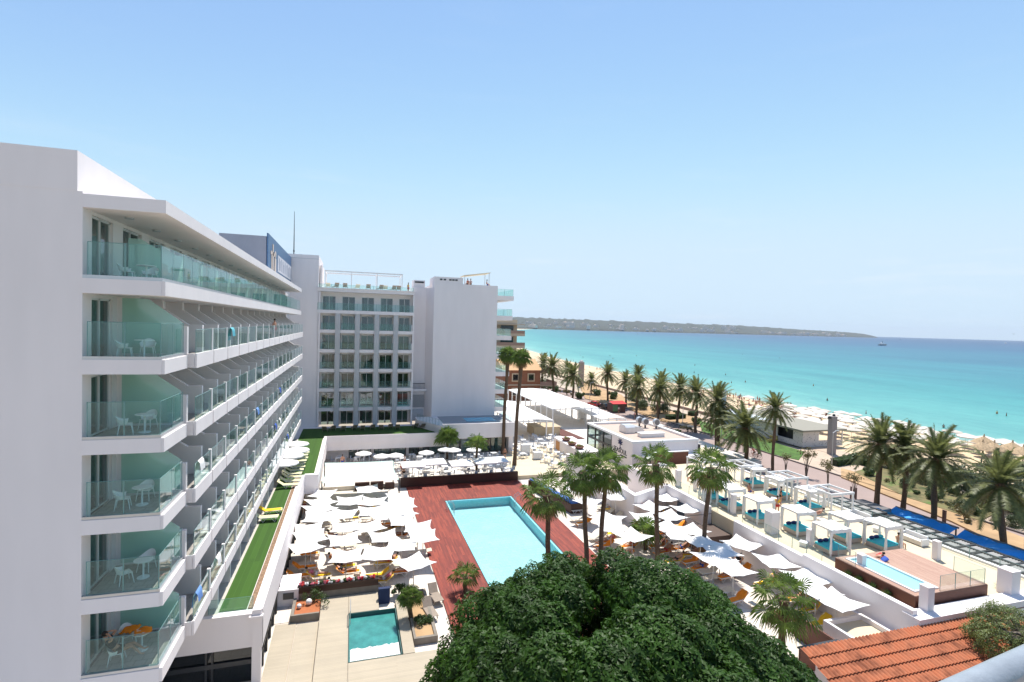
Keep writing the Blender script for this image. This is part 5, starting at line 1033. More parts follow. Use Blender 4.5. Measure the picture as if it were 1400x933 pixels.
for i, (x, y, z_, rz) in enumerate(((-8.0, 24.55, zb + .76, .3), (-8.65, 25.05, zb + .62, 1.2))):
    s = MB(); s.grid(6, 6, lambda u, v: (-.3 + .6 * u, -.27 + .5 * v, .03 + .05 * math.sin(u * 7 + v * 4) + .03 * math.sin(v * 13))); t_ = s.build('towel', ORANGE, None, True); md = t_.modifiers.new('s', 'SOLIDIFY'); md.thickness = .02; t_.location = (x, y, z_); t_.rotation_euler = (0, 0, rz); tag(t_, ['orange towel spread on the bistro table beside the resting man', 'orange towel over the empty armchair beside the resting man'][i], 'towel')
p = dup(P_ST[4], loc=(-6.9, YB[9] - .8, BOT[1] + .5), rz=R(60), label='bare chested man standing at the railing of a balcony in the second highest row')
for j, k, m_, lb in ((1, 4, GRNC, 'dark green folded chair on a balcony of the third row from below'),):
    o = thing('folded_chair', lb, 'chair', (-7.6, YB[j] + 1, BOT[3] + .5)); MB().box(-.25, -.04, 0, .25, .04, 1.0).build('panel', m_, o); MB().box(-.27, -.06, 0, -.25, .06, 1.05).build('frame', DARKM, o)
bp = thing('blue_parasol', 'small round blue sunshade on a ground floor patio beside the turf', 'parasol', (-7.7, 38.5, 3.9)); MB().ball((0, 0, 1.5), (.55, .55, .18), 14, 6).build('canopy', solid('sky_blue_fabric', (.2, .32, .6)), bp, True); MB().cyl(0, 0, 0, 1.5, .03, n=6).build('pole', METAL, bp)
for j in range(2, 15):                        # patio dividers between the ground floor rooms
    s = MB().box(XW, YB[j] - .1, 3.87, -6.9, YB[j] + .1, 5.2).box(-7.05, YB[j] - .12, 5.2, -6.9, YB[j] + .12, 5.35).build('patio_divider', W); tag(s, f'white patio divider wall beside the turf, {ORD[j - 2]} from the near end of the terrace', 'wall', 'patio dividers beside the turf')
# ---------------- sunbathing terrace ----------------
def z1(x, y, s=3.108, ox=380, oy=560): return ox + x / s, oy + y / s
UL = [z1(*q) for q in ((190, 352), (185, 385), (178, 412), (172, 450), (382, 333), (306, 382), (402, 385), (513, 365), (528, 397), (275, 438), (400, 425), (452, 440), (525, 430), (528, 466), (285, 492), (390, 490), (595, 492), (617, 533), (282, 546), (450, 532), (130, 500), (118, 575), (525, 566), (290, 614), (424, 602), (578, 641), (140, 535), (480, 405))]
UR = [(836, 668), (842, 677), (804, 683), (791, 668), (890, 691), (909, 679), (938, 694), (915, 703), (836, 718), (831, 706), (881, 705), (911, 718), (928, 729), (958, 737), (1015, 741), (1061, 765), (1003, 775), (976, 760), (1103, 787), (1116, 804), (1144, 818), (985, 750), (865, 730), (946, 722)]
def rows_label(pts, tol=2.6):
    idx = sorted(range(len(pts)), key=lambda i: pts[i].y); rows = []; 
    for i in idx:
        if rows and pts[i].y - pts[rows[-1][0]].y < tol: rows[-1].append(i)
        else: rows.append([i])
    out = {}
    for r_, row in enumerate(rows):
        for c, i in enumerate(sorted(row, key=lambda i: pts[i].x)): out[i] = (c, r_, len(row))
    return out
random.seed(21)
def spread(us, where, grp):
    pts = [at(px, py, 2.45) for px, py in us]; rl = rows_label(pts)
    for i, p in enumerate(pts):
        c, r_, n = rl[i]; sq = random.uniform(.86, 1.0)
        ang = random.choice([0, .05, -.08, .12, R(38), R(12), -R(15), R(25)])
        if where == 'sea': ang = random.choice([0, .1, R(20), -R(12), R(35)])
        dup(UMB, loc=(p.x, p.y, .02), rz=ang, sc=(sq, sq, 1), label=f'white sail parasol {where_txt[where]}, {ORD[c]} in the {ORD[r_]} row from the camera', group=grp)
    return pts
where_txt = {'hotel': 'left of the pool', 'sea': 'right of the pool'}
PL_ = spread(UL, 'hotel', 'sail parasols left of the pool'); PR_ = spread(UR, 'sea', 'sail parasols right of the pool')
LG = []                                       # loungers under and between the parasols
def pxl(*q): return [at(*p, .4) for p in q]
random.seed(5)
for p in PL_:
    d = 1 if p.x < 1.5 else -1
    for s in (-.62, .62):
        LG.append((p.x - .5 * d + random.uniform(-.25, .25), p.y + s + random.uniform(-.12, .12), 0 if d > 0 else math.pi, 'h'))
for q in pxl((425, 775), (430, 787), (470, 782), (478, 786), (466, 800), (545, 800), (560, 806), (570, 812), (572, 798), (524, 784), (522, 793)): LG.append((q.x, q.y, 0 if q.x < 1.2 else math.pi, 'v'))
for p in PR_:
    for s in (-.62, .62): LG.append((p.x + random.uniform(-.3, .3) - .2, p.y + s, math.pi + random.uniform(-.2, .2), 's'))
for q in pxl((845, 690), (855, 693), (862, 696), (828, 731), (836, 735), (843, 728), (927, 714), (935, 722), (873, 716), (865, 745), (884, 747), (930, 740), (1045, 822), (1078, 815), (1098, 832), (1135, 841), (1020, 752), (998, 786), (988, 790)): LG.append((q.x, q.y, math.pi + .1, 's'))
kept = []
for l in LG:
    if all(abs(l[0] - k[0]) > 1.2 or abs(l[1] - k[1]) > .74 for k in kept) and not (6.2 < l[0] < 21.3) and l[0] < 32.2 and l[0] > -4.0 and l[1] > 24 and l[1] < 63.6 and not (l[0] < 6 and l[1] < 40.0): kept.append(l)
LG = kept; rl = rows_label([Vector((l[0], l[1], 0)) for l in LG], 1.1)
rl2 = {}
for side in ('h', 's'):
    sub = [i for i, l in enumerate(LG) if (l[3] != 's') == (side == 'h')]; q = rows_label([Vector((LG[i][0], LG[i][1], 0)) for i in sub], 1.1)
    for a_, i in enumerate(sub): rl2[i] = q[a_]
names = {'h': 'left of the pool', 'v': 'left of the pool', 's': 'right of the pool'}
for i, (x, y, a, s_) in enumerate(LG):
    c, r_, n = rl2[i]; random.seed(i * 13 + 1); flat = random.random() < .2; src = LNGF if flat else LNG
    pos = f'{ORD[c]} in the {ORD[r_]} row {names[s_]}'
    dup(src, loc=(x, y, .02), rz=a, label=f'cream sun lounger, {pos}', group='sun loungers on the pool terraces')
    t_ = random.random(); bkk = 8 if flat else 40
    if not flat and (t_ < (.62 if s_ != 'h' else .55) or (y < 46 and t_ < .85)):
        dup(TWO if random.random() < .62 else TWY, loc=(x, y, .02), rz=a, label=f'towel spread on the lounger {pos}', group='towels on the pool terrace loungers')
        if random.random() < .62: dup(random.choice(P_LIE), loc=(x, y, .035), rz=a, label=f'person in swimwear lying on the lounger {pos}', group='sunbathers on the pool terraces')
    elif not flat and t_ < .62: dup(random.choice(P_LIE), loc=(x, y, .02), rz=a, label=f'person in swimwear lying on the lounger {pos}', group='sunbathers on the pool terraces')
for o in [x for x in S.objects if x.get('group') == 'towels on the pool terrace loungers']:
    o['label'] = ('orange ' if o.data.materials[0] == ORANGE else 'yellow ') + o['label']
for px, py, k, rz, lb in ((415, 703, 2, .5, 'man in yellow shirt and red shorts standing by the hotel glazing'), (552, 655, 3, 0, 'person in black standing at the corner of the dining terrace'), (606, 795, 0, 2, 'person standing on the red deck by the near parasols'), (1032, 762, 4, 1, 'person in red standing beside the near parasols right of the pool')):
    p = at(px, py, .05 if k != 3 else .5); 
    if k == 0: continue
    dup(P_ST[k], loc=p, rz=rz, label=lb)
for px, py, lb in ((648, 838, 'grey brown lounger standing alone in front of the dwarf palm'), (652, 832, 'x')):
    pass
q = at(585, 832, .3); dup(LNGG, loc=(q.x, q.y, .02), rz=R(-80), label='empty folding lounger nearest the camera on the pool deck edge'); q = at(586, 822, .3); dup(LNGG, loc=(q.x + .5, q.y + .9, .02), rz=R(-80), label='empty folding lounger just beyond the one nearest the camera')
# turf terrace loungers and parasols
for i, (px, py) in enumerate(((398, 606), (390, 613), (382, 623), (398, 598))):
    p = at(px + 12, py + 4, 6.2); dup(DUR, loc=(p.x - .3, p.y, 3.9), sc=(1.1, 1.1, .9), label=f'white round parasol over the turf terrace loungers, {ORD[[1, 2, 3, 0][i] if False else i]} of the cluster from the hotel corner', group='parasols on the turf terrace')
for i in range(11):
    y = 53.8 + i * 1.28; dup(LNGP, loc=(-6.0 + .05 * (i % 3), y, 3.9), rz=random.uniform(-.06, .12), label=f'cream padded lounger on the turf terrace, {ORD[i]} from the camera in its row', group='loungers on the turf terrace')
dup(LNGP, loc=(-6.6, 46.7, 3.9), rz=.1, label='padded lounger with a yellow towel beside the patio divider'); dup(TWY, loc=(-6.6, 46.7, 3.92), rz=.1, label='yellow towel on the padded lounger beside the patio divider'); dup(LNGP, loc=(-6.7, 45.2, 3.9), rz=0, label='cream lounger just nearer than the one with the yellow towel')
for i, x in enumerate((-3.6, -2.4, -1.0, .6, 1.7, 3.2, 4.4, 5.8, 6.8, 9.6, 10.6)):
    dup(LNGG, loc=(x, 80.2 + .5 * (i % 2), 3.9), rz=R(90) + random.uniform(-.2, .2), label=f'grey lounger in the shade before the far wing, {ORD[i]} from the left', group='grey loungers before the far wing')
for i, x in enumerate((-3.7, -2.5, -1.2, .6, 2.3, 4.2, 4.9, 6.2, 7.0)):
    dup(LNGG if i % 3 else LNG, loc=(x, 86, 25.1), rz=R(90) + .3 * (i % 2), label=f'sun lounger on the roof terrace of the far wing, {ORD[i]} from the left', group='loungers on the roof terrace')
dup(P_ST[2], loc=(8.4, 84.9, 24.7), rz=1, label='person in an orange red top at the corner of the roof terrace')
for i, x in enumerate((15.4, 18.1, 18.6, 21.4)): dup(P_SI[i % 3], loc=(x, 85.2, 26.3), rz=2 * i, label=['person peeping over the blank wall beside the roof box', 'left one of two people peeping over the blank wall', 'right one of two people peeping over the blank wall', 'person in dark clothes on the blank wall roof near its right end'][i])
# ---------------- dining terrace ----------------
ss = thing('shade_sail', 'large pale green white shade sail stretched over the bar corner', 'shade sail', (1, 61, 3))
cs = [at(444, 633, 3.3), at(538, 630, 3.3), at(546, 656, 3.0), at(440, 661, 3.0)]
def sailp(u, v):
    p = cs[0].lerp(cs[1], u).lerp(cs[3].lerp(cs[2], u), v); e = math.sin(math.pi * u) * math.sin(math.pi * v)
    q = (cs[0] + cs[1] + cs[2] + cs[3]) / 4; k_ = .06 * (math.sin(math.pi * u) * abs(2 * v - 1) ** 4 + math.sin(math.pi * v) * abs(2 * u - 1) ** 4)
    p = p.lerp(q, k_); return (p.x, p.y, p.z - .35 * e)
MB().grid(14, 14, sailp).build('cloth', mat('pale_green_sailcloth', (.47, .60, .54), .8, .03, 1), ss, True, world=True)
for c in cs: MB().tube([(c.x, c.y, .0), (c.x, c.y, c.z + .2)], .06, 8).build('pole', DARKM, ss, world=True)
DUx = [(565, 633), (640, 630), (575, 628), (463, 619), (487, 621), (512, 619)]
def z7(x, y): return 540 + x / 7.178, 560 + y / 7.178
dl = [(z7(175, 540), DU, 'square parasol with a drooping edge nearest the bar corner'), (z7(385, 515), DU, 'large doubled parasol behind the palm with the bare trunk'), (z7(650, 530), DU, 'square parasol directly behind the small palm trunk'), (z7(880, 505), DU, 'wide parasol left of the tall palm foot'), (z7(990, 495), DU, 'wide parasol touching the tall palm foot'), (z7(495, 350), DUR, 'round parasol between the two young palms, left one'), (z7(575, 355), DUR, 'round parasol partly hidden by the small palm'), (z7(775, 352), DUR, 'round parasol in front of the dark glass doors'), ((463 + 34, 614), DUR, 'round parasol in front of the tall single window')]
dl += [((522, 617.5), DUR, 'left one of the two parasols touching at the restaurant wall'), ((541, 616.5), DUR, 'right one of the two parasols touching at the restaurant wall')]
dl += [((583, 613), DUR, 'small parasol half hidden behind the bushier young palm')]
for (px, py), src, lb in dl: p = at(px, py, 2.5 if src is DU else 3.0); dup(src, loc=(p.x, p.y, .5), rz=R(45) if src is DU else 0, label='white ' + lb, sc=.9 if src is DUR else 1.0)
random.seed(9); ti = 0
spots = [(6.8 + 2.7 * i + random.uniform(-.3, .3), 65.8 + 2.75 * j + random.uniform(-.3, .3)) for j in range(4) for i in range(6)] + [(24.5 + 2.7 * i, 67 + 3.0 * j) for i in range(3) for j in range(5) if not (i == 0 and j < 2)] + [(-1.5 + 2.5 * i, 75.5) for i in range(5)] + [(27.5 + 3 * i, 82 + 3 * j) for i in range(3) for j in range(2)]
tp = [Vector((x, y, 0)) for x, y in spots]; rr = rows_label(tp, 1.4)
for i, (x, y) in enumerate(spots):
    c, r_, n = rr[i]; a = random.uniform(-.3, .3); pos = f'{ORD[c]} table of the {ORD[r_]} row from the pool'
    dup(DT, loc=(x, y, .5), rz=a, label=f'white square dining table, {pos}', group='dining tables on the restaurant terrace')
    for k, an_ in enumerate((0, 90, 180, 270)):
        if random.random() < .85: b2 = R(an_) + a; dup(DC, loc=(x + .75 * math.cos(b2), y + .75 * math.sin(b2), .5), rz=b2 + math.pi, label=f'pale dining chair, {["right", "far", "left", "near"][k]} side, {pos}', group='dining chairs on the restaurant terrace')
for i in range(4):
    p = at(*[(468, 640), (553, 640), (549, 648), (690, 628)][i], .5); dup(P_ST[i % 4], loc=p, rz=i, label=['waiter standing by the tall single window', 'woman in pink standing by the dark post of the shade sail', 'person in black at the corner of the timber wall', 'person between the two tall palm trunks'][i])
# ---------------- daybeds on the upper lounge ----------------
random.seed(4)
def z5(x, y): return 960 + x / 4.242, 640 + y / 4.242
for (px, py), lb in ((z5(60, 165), 'farthest one on the wall side by the leaning palm'), (z5(165, 205), 'second farthest on the wall side, seen past a slender pillar'), (z5(325, 275), 'left of the broad white pillar'), (z5(555, 345), 'in the middle of the wall side row between two pillars'), (z5(745, 450), 'nearest the camera on the wall side, behind the glass'), (z5(835, 385), 'just behind the nearest wall side daybed'), (z5(1045, 430), 'with striped towels beside the plunge pool deck'), (z5(440, 145), 'behind the person in black, street side'), (z5(620, 215), 'street side with an empty slatted roof beside it'), (z5(300, 80), 'farthest on the street side')):
    p = at(px, py, 3.3); dup(CAB, loc=(p.x, p.y, 2.86), rz=random.uniform(-.06, .06), label='white gauze daybed ' + lb, group='daybeds on the upper lounge')
p = at(1067, 690, 2.9); dup(P_ST[3], loc=p, rz=1, label='person dressed in black standing between the daybeds')
for px, py, lb in ((1195, 768, 'person lying under the daybed roof beside the plunge pool'), (1116, 705, 'person in red resting on the street side of the lounge')): p = at(px, py, 3.3); dup(P_LIE[2], loc=(p.x, p.y, 3.0), rz=2.6, label=lb)
for px, py, m_, rz, lb in ((1194, 765, REDC, 2.6, 'red striped towel on the daybed beside the plunge pool'), (1200, 770, BLUC, 2.7, 'blue towel on the daybed beside the plunge pool')):
    p = at(px, py, 3.4); o = dup(TWO, loc=(p.x, p.y, 3.05), rz=rz, label=lb); setmat(o, m_)
kill_protos_later = True

# loose furniture on the upper lounge
random.seed(12)
LT = thing('side_table', 'x', 'table'); MB().box(-.3, -.3, .32, .3, .3, .37).build('top', W2, LT); MB().box(-.24, -.24, 0, .24, .24, .32).build('base', W2, LT)
SO = thing('lounge_sofa', 'x', 'sofa'); MB().box(-.9, -.4, .05, .9, .4, .4).build('seat', solid('cream_sofa_cushion', (.66, .6, .5)), SO); MB().box(-.9, .3, .4, .9, .45, .75).build('backrest', W2, SO); MB().box(-1.0, -.4, .05, -.9, .45, .58).build('armrest', W2, SO); MB().box(.9, -.4, .05, 1.0, .45, .58).build('armrest', W2, SO)
SQ = frame_pergola('lounge_pergola', 'x', -1.3, 1.3, -1.3, 1.3, 0, 2.1, n=2); reg(LT, SO, SQ)
for i, (x, y) in enumerate(((35.2, 33.0), (37.9, 35.5), (36.2, 39.6), (39.5, 33.2), (41.2, 36.8), (38.2, 44.2), (42.4, 31.4), (37.6, 49.5), (41.4, 42.6), (44.3, 34.0))):
    dup(LT, loc=(x, y, 2.86), rz=random.random(), label=f'low white side table among the gauze daybeds, {ORD[i]} from the plunge pool', group='side tables on the upper lounge')
for i, (x, y, a) in enumerate(((45.2, 31.5, -1.57), (45.3, 36.5, -1.57), (45.2, 41.2, -1.57), (45.2, 46.5, -1.57), (40.5, 52.5, 0), (36.5, 55.5, .3), (44, 54, -.8), (39.5, 47.8, 0))):
    dup(SO, loc=(x, y, 2.86), rz=a, label=f'cream lounge sofa by the street side of the upper lounge, {ORD[i]} from the plunge pool', group='sofas on the upper lounge')
for i, (x, y) in enumerate(((44.4, 38.8), (44.3, 43.9), (43.0, 49.0), (39.6, 51.5))):
    dup(SQ, loc=(x, y, 2.86), rz=0, label=f'open white pergola frame behind the gauze daybeds, {ORD[i]} from the plunge pool', group='open pergola frames on the upper lounge')
for q in range(7):
    x, y = 36 + random.random() * 8, 30.5 + random.random() * 22
    dup([P_SI, P_ST][q % 2][q % 3], loc=(x, y, 2.88 if q % 2 else 2.7), rz=q, label=f'guest relaxing between the gauze daybeds, {ORD[q]} of the seven', group='guests on the upper lounge')
    
PROTO += [LT, SO, SQ]
tf = thing('timber_fence', 'dark brown timber fence with a gate at the corner of the tiled roof', 'fence', (27.6, 23.9, 0)); MB().box(25.5, 23.8, 0, 28.3, 23.92, 1.5).build('panel', RWOOD, tf, world=True); MB().box(28.3, 23.8, 0, 28.42, 27.0, 1.5).build('panel', RWOOD, tf, world=True); MB().box(25.4, 23.76, 1.5, 28.46, 23.96, 1.58).build('rail', DARKM, tf, world=True)

# added towels, mostly blue, standing in for reflections in the railing glass
random.seed(44); HB = []
for m_ in (BLUC, solid('aqua_towel_cloth', (.10, .40, .48)), WHC, ORANGE, REDC, solid('sky_towel_cloth', (.12, .25, .55))):
    s = MB(); s.grid(6, 8, lambda u, v: ((-.17 + .03 * math.sin(u * 14)) * (1 if v < .45 else -.9) * abs(v - .5) ** .3 * 1.1, -.38 + .76 * u, (-.75 * (1 - v * 2) if v < .5 else -.5 * (v * 2 - 1)) + .02)); o = s.build('towel', m_, None, True); HB.append(o); reg(o)
PROTO += HB
used_ = set()
for q in (0, 1, 2, 5, 6, 8, 11, 12, 14, 17):
    k = random.randrange(1, 6); j = random.randrange(0, 15)
    if (k, j) in used_: continue
    used_.add((k, j)); y = YB[j] + random.uniform(.7, 2.0); cn_ = ['dark blue', 'aqua', 'white', 'orange', 'red', 'light blue'][q % 6]
    dup(HB[q % 6], loc=(XF + .30 - .07, y, BOT[k] + 1.69), label=f'{cn_} added towel imitating glass reflection on the {ORD[j]} stepped balcony, {["", "second", "third", "fourth", "fifth", "sixth"][k]} row down', group='added towels imitating railing reflections')
# ---------------- palms ----------------
def date_palm(seed, h, lab='x'):
    random.seed(seed); r = thing('date_palm', lab, 'palm tree'); n = 9
    pts = [(.12 * math.sin(i * .5 + seed), .1 * math.sin(i * .7), -.2 + (h + .2) * i / n) for i in range(n + 1)]
    MB().tube(pts, [.34] + [.25 + .02 * math.sin(i * 2) for i in range(n - 1)] + [.33], 10).build('trunk', TRUNKM, r)
    cx, cy, cz = pts[-1]; hub = MB(); hub.ball((cx, cy, cz - .1), (.42, .42, .6), 10, 6); hub.build('crown_base', mat('palm_boots', (.22, .12, .06), .95, .4, 6) if 'palm_boots' not in bpy.data.materials else bpy.data.materials['palm_boots'], r)
    g = MB()
    for k in range(66):
        az = k * 2.39996 + random.uniform(-.2, .2); t = (k + .5) / 66; el = R(84 - 118 * t ** 1.05) + random.uniform(-.1, .1); L = random.uniform(3.2, 4.1) * (0.85 + .2 * t)
        p = Vector((cx, cy, cz + .15)); d = Vector((math.cos(az) * math.cos(el), math.sin(az) * math.cos(el), math.sin(el))); P = [p.copy()]; sg = 11; D = [d.copy()]
        for s in range(sg): d = (d + Vector((.012, .02, -.105 * (1.0 if el > 0 else .8)))).normalized(); p = p + d * (L / sg); P.append(p.copy()); D.append(d.copy())
        side = Vector((-math.sin(az), math.cos(az), 0))
        for s in range(1, sg + 1):
            for q in (0, .25, .5, .75):
                if s == sg and q: continue
                pp = P[s].lerp(P[min(s + 1, sg)], q); dd = D[s]; up = side.cross(dd).normalized(); ll = .52 * math.sin(math.pi * (.12 + .8 * (s + q) / (sg + 1))) + .06
                for sd in (-1, 1):
                    tip = pp + (side * sd * .72 + dd * .55 + up * (.12 + random.uniform(-.2, .15))).normalized() * ll; w_ = dd * .055
                    g.add([pp - w_, pp + w_, tip], [(0, 1, 2)])
        for s in range(sg): a, b_ = P[s], P[s + 1]; w_ = side * .03; g.add([a - w_, a + w_, b_ + w_ * .7, b_ - w_ * .7], [(0, 1, 2, 3)])
    g.build('crown', FROND, r); g = MB()
    for k in range(9):
        az = k * 2.4 + seed; p = Vector((cx, cy, cz - .1)); d = Vector((math.cos(az), math.sin(az), -.5)).normalized(); sd_ = Vector((-math.sin(az), math.cos(az), 0))
        for s in range(6):
            q = p + d * .35; g.add([p - sd_ * .03, p + sd_ * .03, q + sd_ * .03, q - sd_ * .03], [(0, 1, 2, 3)])
            for sg_ in (-1, 1): g.add([p, p + d * .12, p + sd_ * sg_ * .28 + Vector((0, 0, -.2))], [(0, 1, 2)])
            p = q; d = (d + Vector((0, 0, -.35))).normalized()
    g.build('crown_dry_fronds', DEADF, r); reg(r); return r
def fan_palm(seed, h, nl=34, R_=1.0, tr=.17, lean=(0, 0), skirt=True, lab='x', pet=.95, elmin=-38):
    random.seed(seed); r = thing('fan_palm', lab, 'palm tree'); n = 10
    pts = [(lean[0] * (i / n) ** 1.3 + .04 * math.sin(i), lean[1] * (i / n) ** 1.3, -.1 + (h + .1) * i / n) for i in range(n + 1)]
    MB().tube(pts, [tr * 1.35] + [tr * (1.05 - .12 * i / n) for i in range(n - 2)] + [tr * 1.25, tr * 1.7], 10).build('trunk', TRUNKM, r)
    C0 = Vector(pts[-1]); g = MB(); dg_ = MB()
    def leaf(g, az, el, pl, fr, droop, segs=20, spread=230):
        d = Vector((math.cos(az) * math.cos(el), math.sin(az) * math.cos(el), math.sin(el))); side = Vector((-math.sin(az), math.cos(az), 0)); up = side.cross(d) * -1; up = up if up.z > 0 else -up
        b0 = C0 + Vector((0, 0, .05)); b1 = b0 + d * pl + Vector((0, 0, -.06)); w_ = side * .02
        g.add([b0 - w_, b0 + w_, b1 + w_ * .6, b1 - w_ * .6], [(0, 1, 2, 3)])
        for i in range(segs):
            a0 = R(-spread / 2 + spread * (i + .08) / segs); a1 = R(-spread / 2 + spread * (i + .92) / segs); am = (a0 + a1) / 2
            def dd(a, f, dz): v = d * math.cos(a) + side * math.sin(a); return b1 + v * fr * f + up * (.10 * fr * f * abs(math.sin(i * 1.57))) + Vector((0, 0, -droop * fr * dz))
            fm = fr; tip = dd(am, random.uniform(.88, 1.06), .42 + .25 * abs(math.sin(am)))
            g.add([b1, dd(a0, .55, .06), dd(am, .62, .05) + up * .03, dd(a1, .55, .06), tip], [(0, 1, 2), (0, 2, 3), (1, 4, 2), (2, 4, 3)])
    for k in range(nl):
        t = (k + .5) / nl; az = k * 2.39996 + random.uniform(-.25, .25); el = R(80 - (80 - elmin) * t ** .9) + random.uniform(-.1, .1)
        leaf(g, az, el, pet * random.uniform(.75, 1.05), R_ * random.uniform(.82, 1.08), .35 + .6 * t)
    g.build('crown', FAN, r)
    if skirt:
        for k in range(12): leaf(dg_, k * 2.4, R(-55 - random.uniform(0, 22)), pet * .75, R_ * .8, .9, 14)
        dg_.build('dry_leaves', DEADF, r)
    reg(r); return r
FPN = [((752, 752), 40.2, (741, 655), 5.0, 'leftmost fan palm by the pool, its crown over the near corner of the timber bench', 1.35), ((801, 757), 39.3, (797, 643), 5, 'second fan palm from the left, its crown merged with its neighbour on the right', 1.5), ((821, 757), 38.9, (829, 640), 5, 'third fan palm from the left, taller twin of the merged pair', 1.45), ((898, 745), 38.5, (897, 632), 5, 'straight fan palm in front of the bent corner of the lounge wall', 1.35), ((962, 748), 37.5, (972, 637), 5, 'fan palm with the trunk leaning right, before the daybed lounge', 1.5)]
for i, ((bx1, by1), y_, (tx_, ty_), _, lb, rr_) in enumerate(FPN):
    g_ = aty(bx1, by1, y_); tpt = aty(tx_, ty_, y_); slope = (tpt.x - g_.x) / (tpt.z - g_.z); base = Vector((g_.x - slope * g_.z, y_, 0)); base.z = .02
    if i == 0: base.x = 15.6; 
    fp = fan_palm(60 + i, tpt.z - .2, 23 + 2 * (i % 3), rr_ * .76, .19, (tpt.x - base.x, 0), lab=lb, pet=1.3, elmin=-52); fp.location = base; ORG[fp.name] = tuple(base)
    if i == 0: fp.location = (aty(752, 752, 36.8).x, 36.8, .02)
for (bx1, by1), y_, (tx_, ty_), lb, sd in (((703, 641), 69.5, (713, 489), 'nearer of the two very tall slender fan palms before the marquee', 1), ((687, 623), 76.0, (694.5, 486), 'farther and left one of the two very tall slender fan palms', 2)):
    g_ = aty(bx1, by1, y_); tpt = aty(tx_, ty_, y_); fp = fan_palm(80 + sd, tpt.z - .5, 34, 1.05, .24, (tpt.x - g_.x, 0), lab=lb, pet=.8); fp.location = (g_.x, y_, .5)
for (px, py), z, h, nl, rr_, lb, sk in (((611, 628), .5, 3.2, 26, 1.5, 'bushy young fan palm before the restaurant doors', False), ((651, 648), .5, 4.0, 12, 1.25, 'young fan palm with a thick stump trunk on the dining terrace', False), ((882, 752), .0, 1.6, 14, 1.3, 'small sparse fan palm between the loungers right of the pool', False), ((636, 812), .0, 1.3, 12, .8, 'small fan palm beside the near left corner of the pool, behind the big tree', False)):
    p = at(px, py, z); fp = fan_palm(int(px), h, nl, rr_, .16, (0, 0), sk, lb, .7, -20); fp.location = p
p = aty(1072, 815, 25.0); fp = fan_palm(99, p.z - .2, 24, 1.05, .2, (.0, 0), True, 'large fan palm at the right edge of the big tree', 1.3, -58); fp.location = (p.x, 25.0, 0)
p = at(561, 846, .3); fp = fan_palm(55, 1.5, 30, .55, .14, (0, 0), False, 'dwarf fan palm in the stone planter by the green fountain pool', .45); fp.location = p
DP = [date_palm(s, 8.0) for s in (1, 2, 3)]
DPL = [((1202, 610), 44.4, 1.0, 'street date palm on the left of the blue tarpaulin row'), ((1240, 615), 42.6, .92, 'second street date palm, partly behind the first, by the small blue tarpaulin'), ((1277, 630), 38.3, 1.0, 'street date palm rising from between two blue tarpaulins'), ((1376, 668), 32.0, 1.0, 'street date palm at the right edge above the long tarpaulin'), ((1060, 560), 61.7, .78, 'slender tall date palm standing in front of the kiosk'), ((1021, 588), 66.5, 1.15, 'date palm with a wide arching crown left of the cyclist'), ((984, 550), 78.0, 1.05, 'right one of the twin trunk date palms on the lawn'), ((980, 572), 77.0, .9, 'lower left one of the twin trunk date palms on the lawn'), ((953, 538), 91, 1.0, 'date palm by the clipped hedge and lawn corner'), ((928, 532), 101, 1.0, 'date palm behind the beach club roof fans'), ((900, 536), 98, 1.0, 'bushy date palm above the solar panels of the beach club'), ((903, 524), 112, .95, 'date palm rising behind the bushy one over the club roof'), ((872, 530), 112, 1.0, 'date palm right of the red awning'), ((872, 514), 130, .95, 'date palm against the light sand, left of the club roof'), ((832, 512), 136, 1.0, 'date palm in front of the open sand'), ((857, 522), 124, .9, 'low date palm among the shrubs by the red awning'), ((784, 514), 126, 1.05, 'date palm with twin stems beside the far grey column'), ((758, 502), 138, 1.1, 'date palm between the brick house and the sand'), ((741, 498), 150, 1.0, 'date palm half behind the brick house balcony'), ((809, 520), 150, .8, 'small date palm behind the far column'), ((775, 505), 160, .9, 'farthest date palm above the promenade')]
for i, ((px, py), y_, sc_, lb) in enumerate(DPL):
    c = aty(px, py, y_); hh = c.z + .8; k = hh / 8.2; src = DP[i % 3]
    sxy = sc_ * 1.12
    o = src if i < 3 else dup(src); o.location = (c.x, c.y, -.8); o.rotation_euler = (.035 * math.sin(i * 2.3), .04 * math.sin(i * 1.1 + 1), i * 1.7); 
    # trunk stretched to the height in the photo, crown kept in proportion
    o.scale = (sxy, sxy, 1); tag(o, lb, 'palm tree', 'date palms of the promenade')
    for ch in ([x for x in bpy.data.objects if x.parent == o]):
        if ch.name.startswith('trunk'): ch.scale = (1, 1, hh / 8.0)
        elif ch.name.startswith('crown'): ch.scale = (1, 1, sxy); ch.location = (0, 0, hh - 8.0 * sxy)
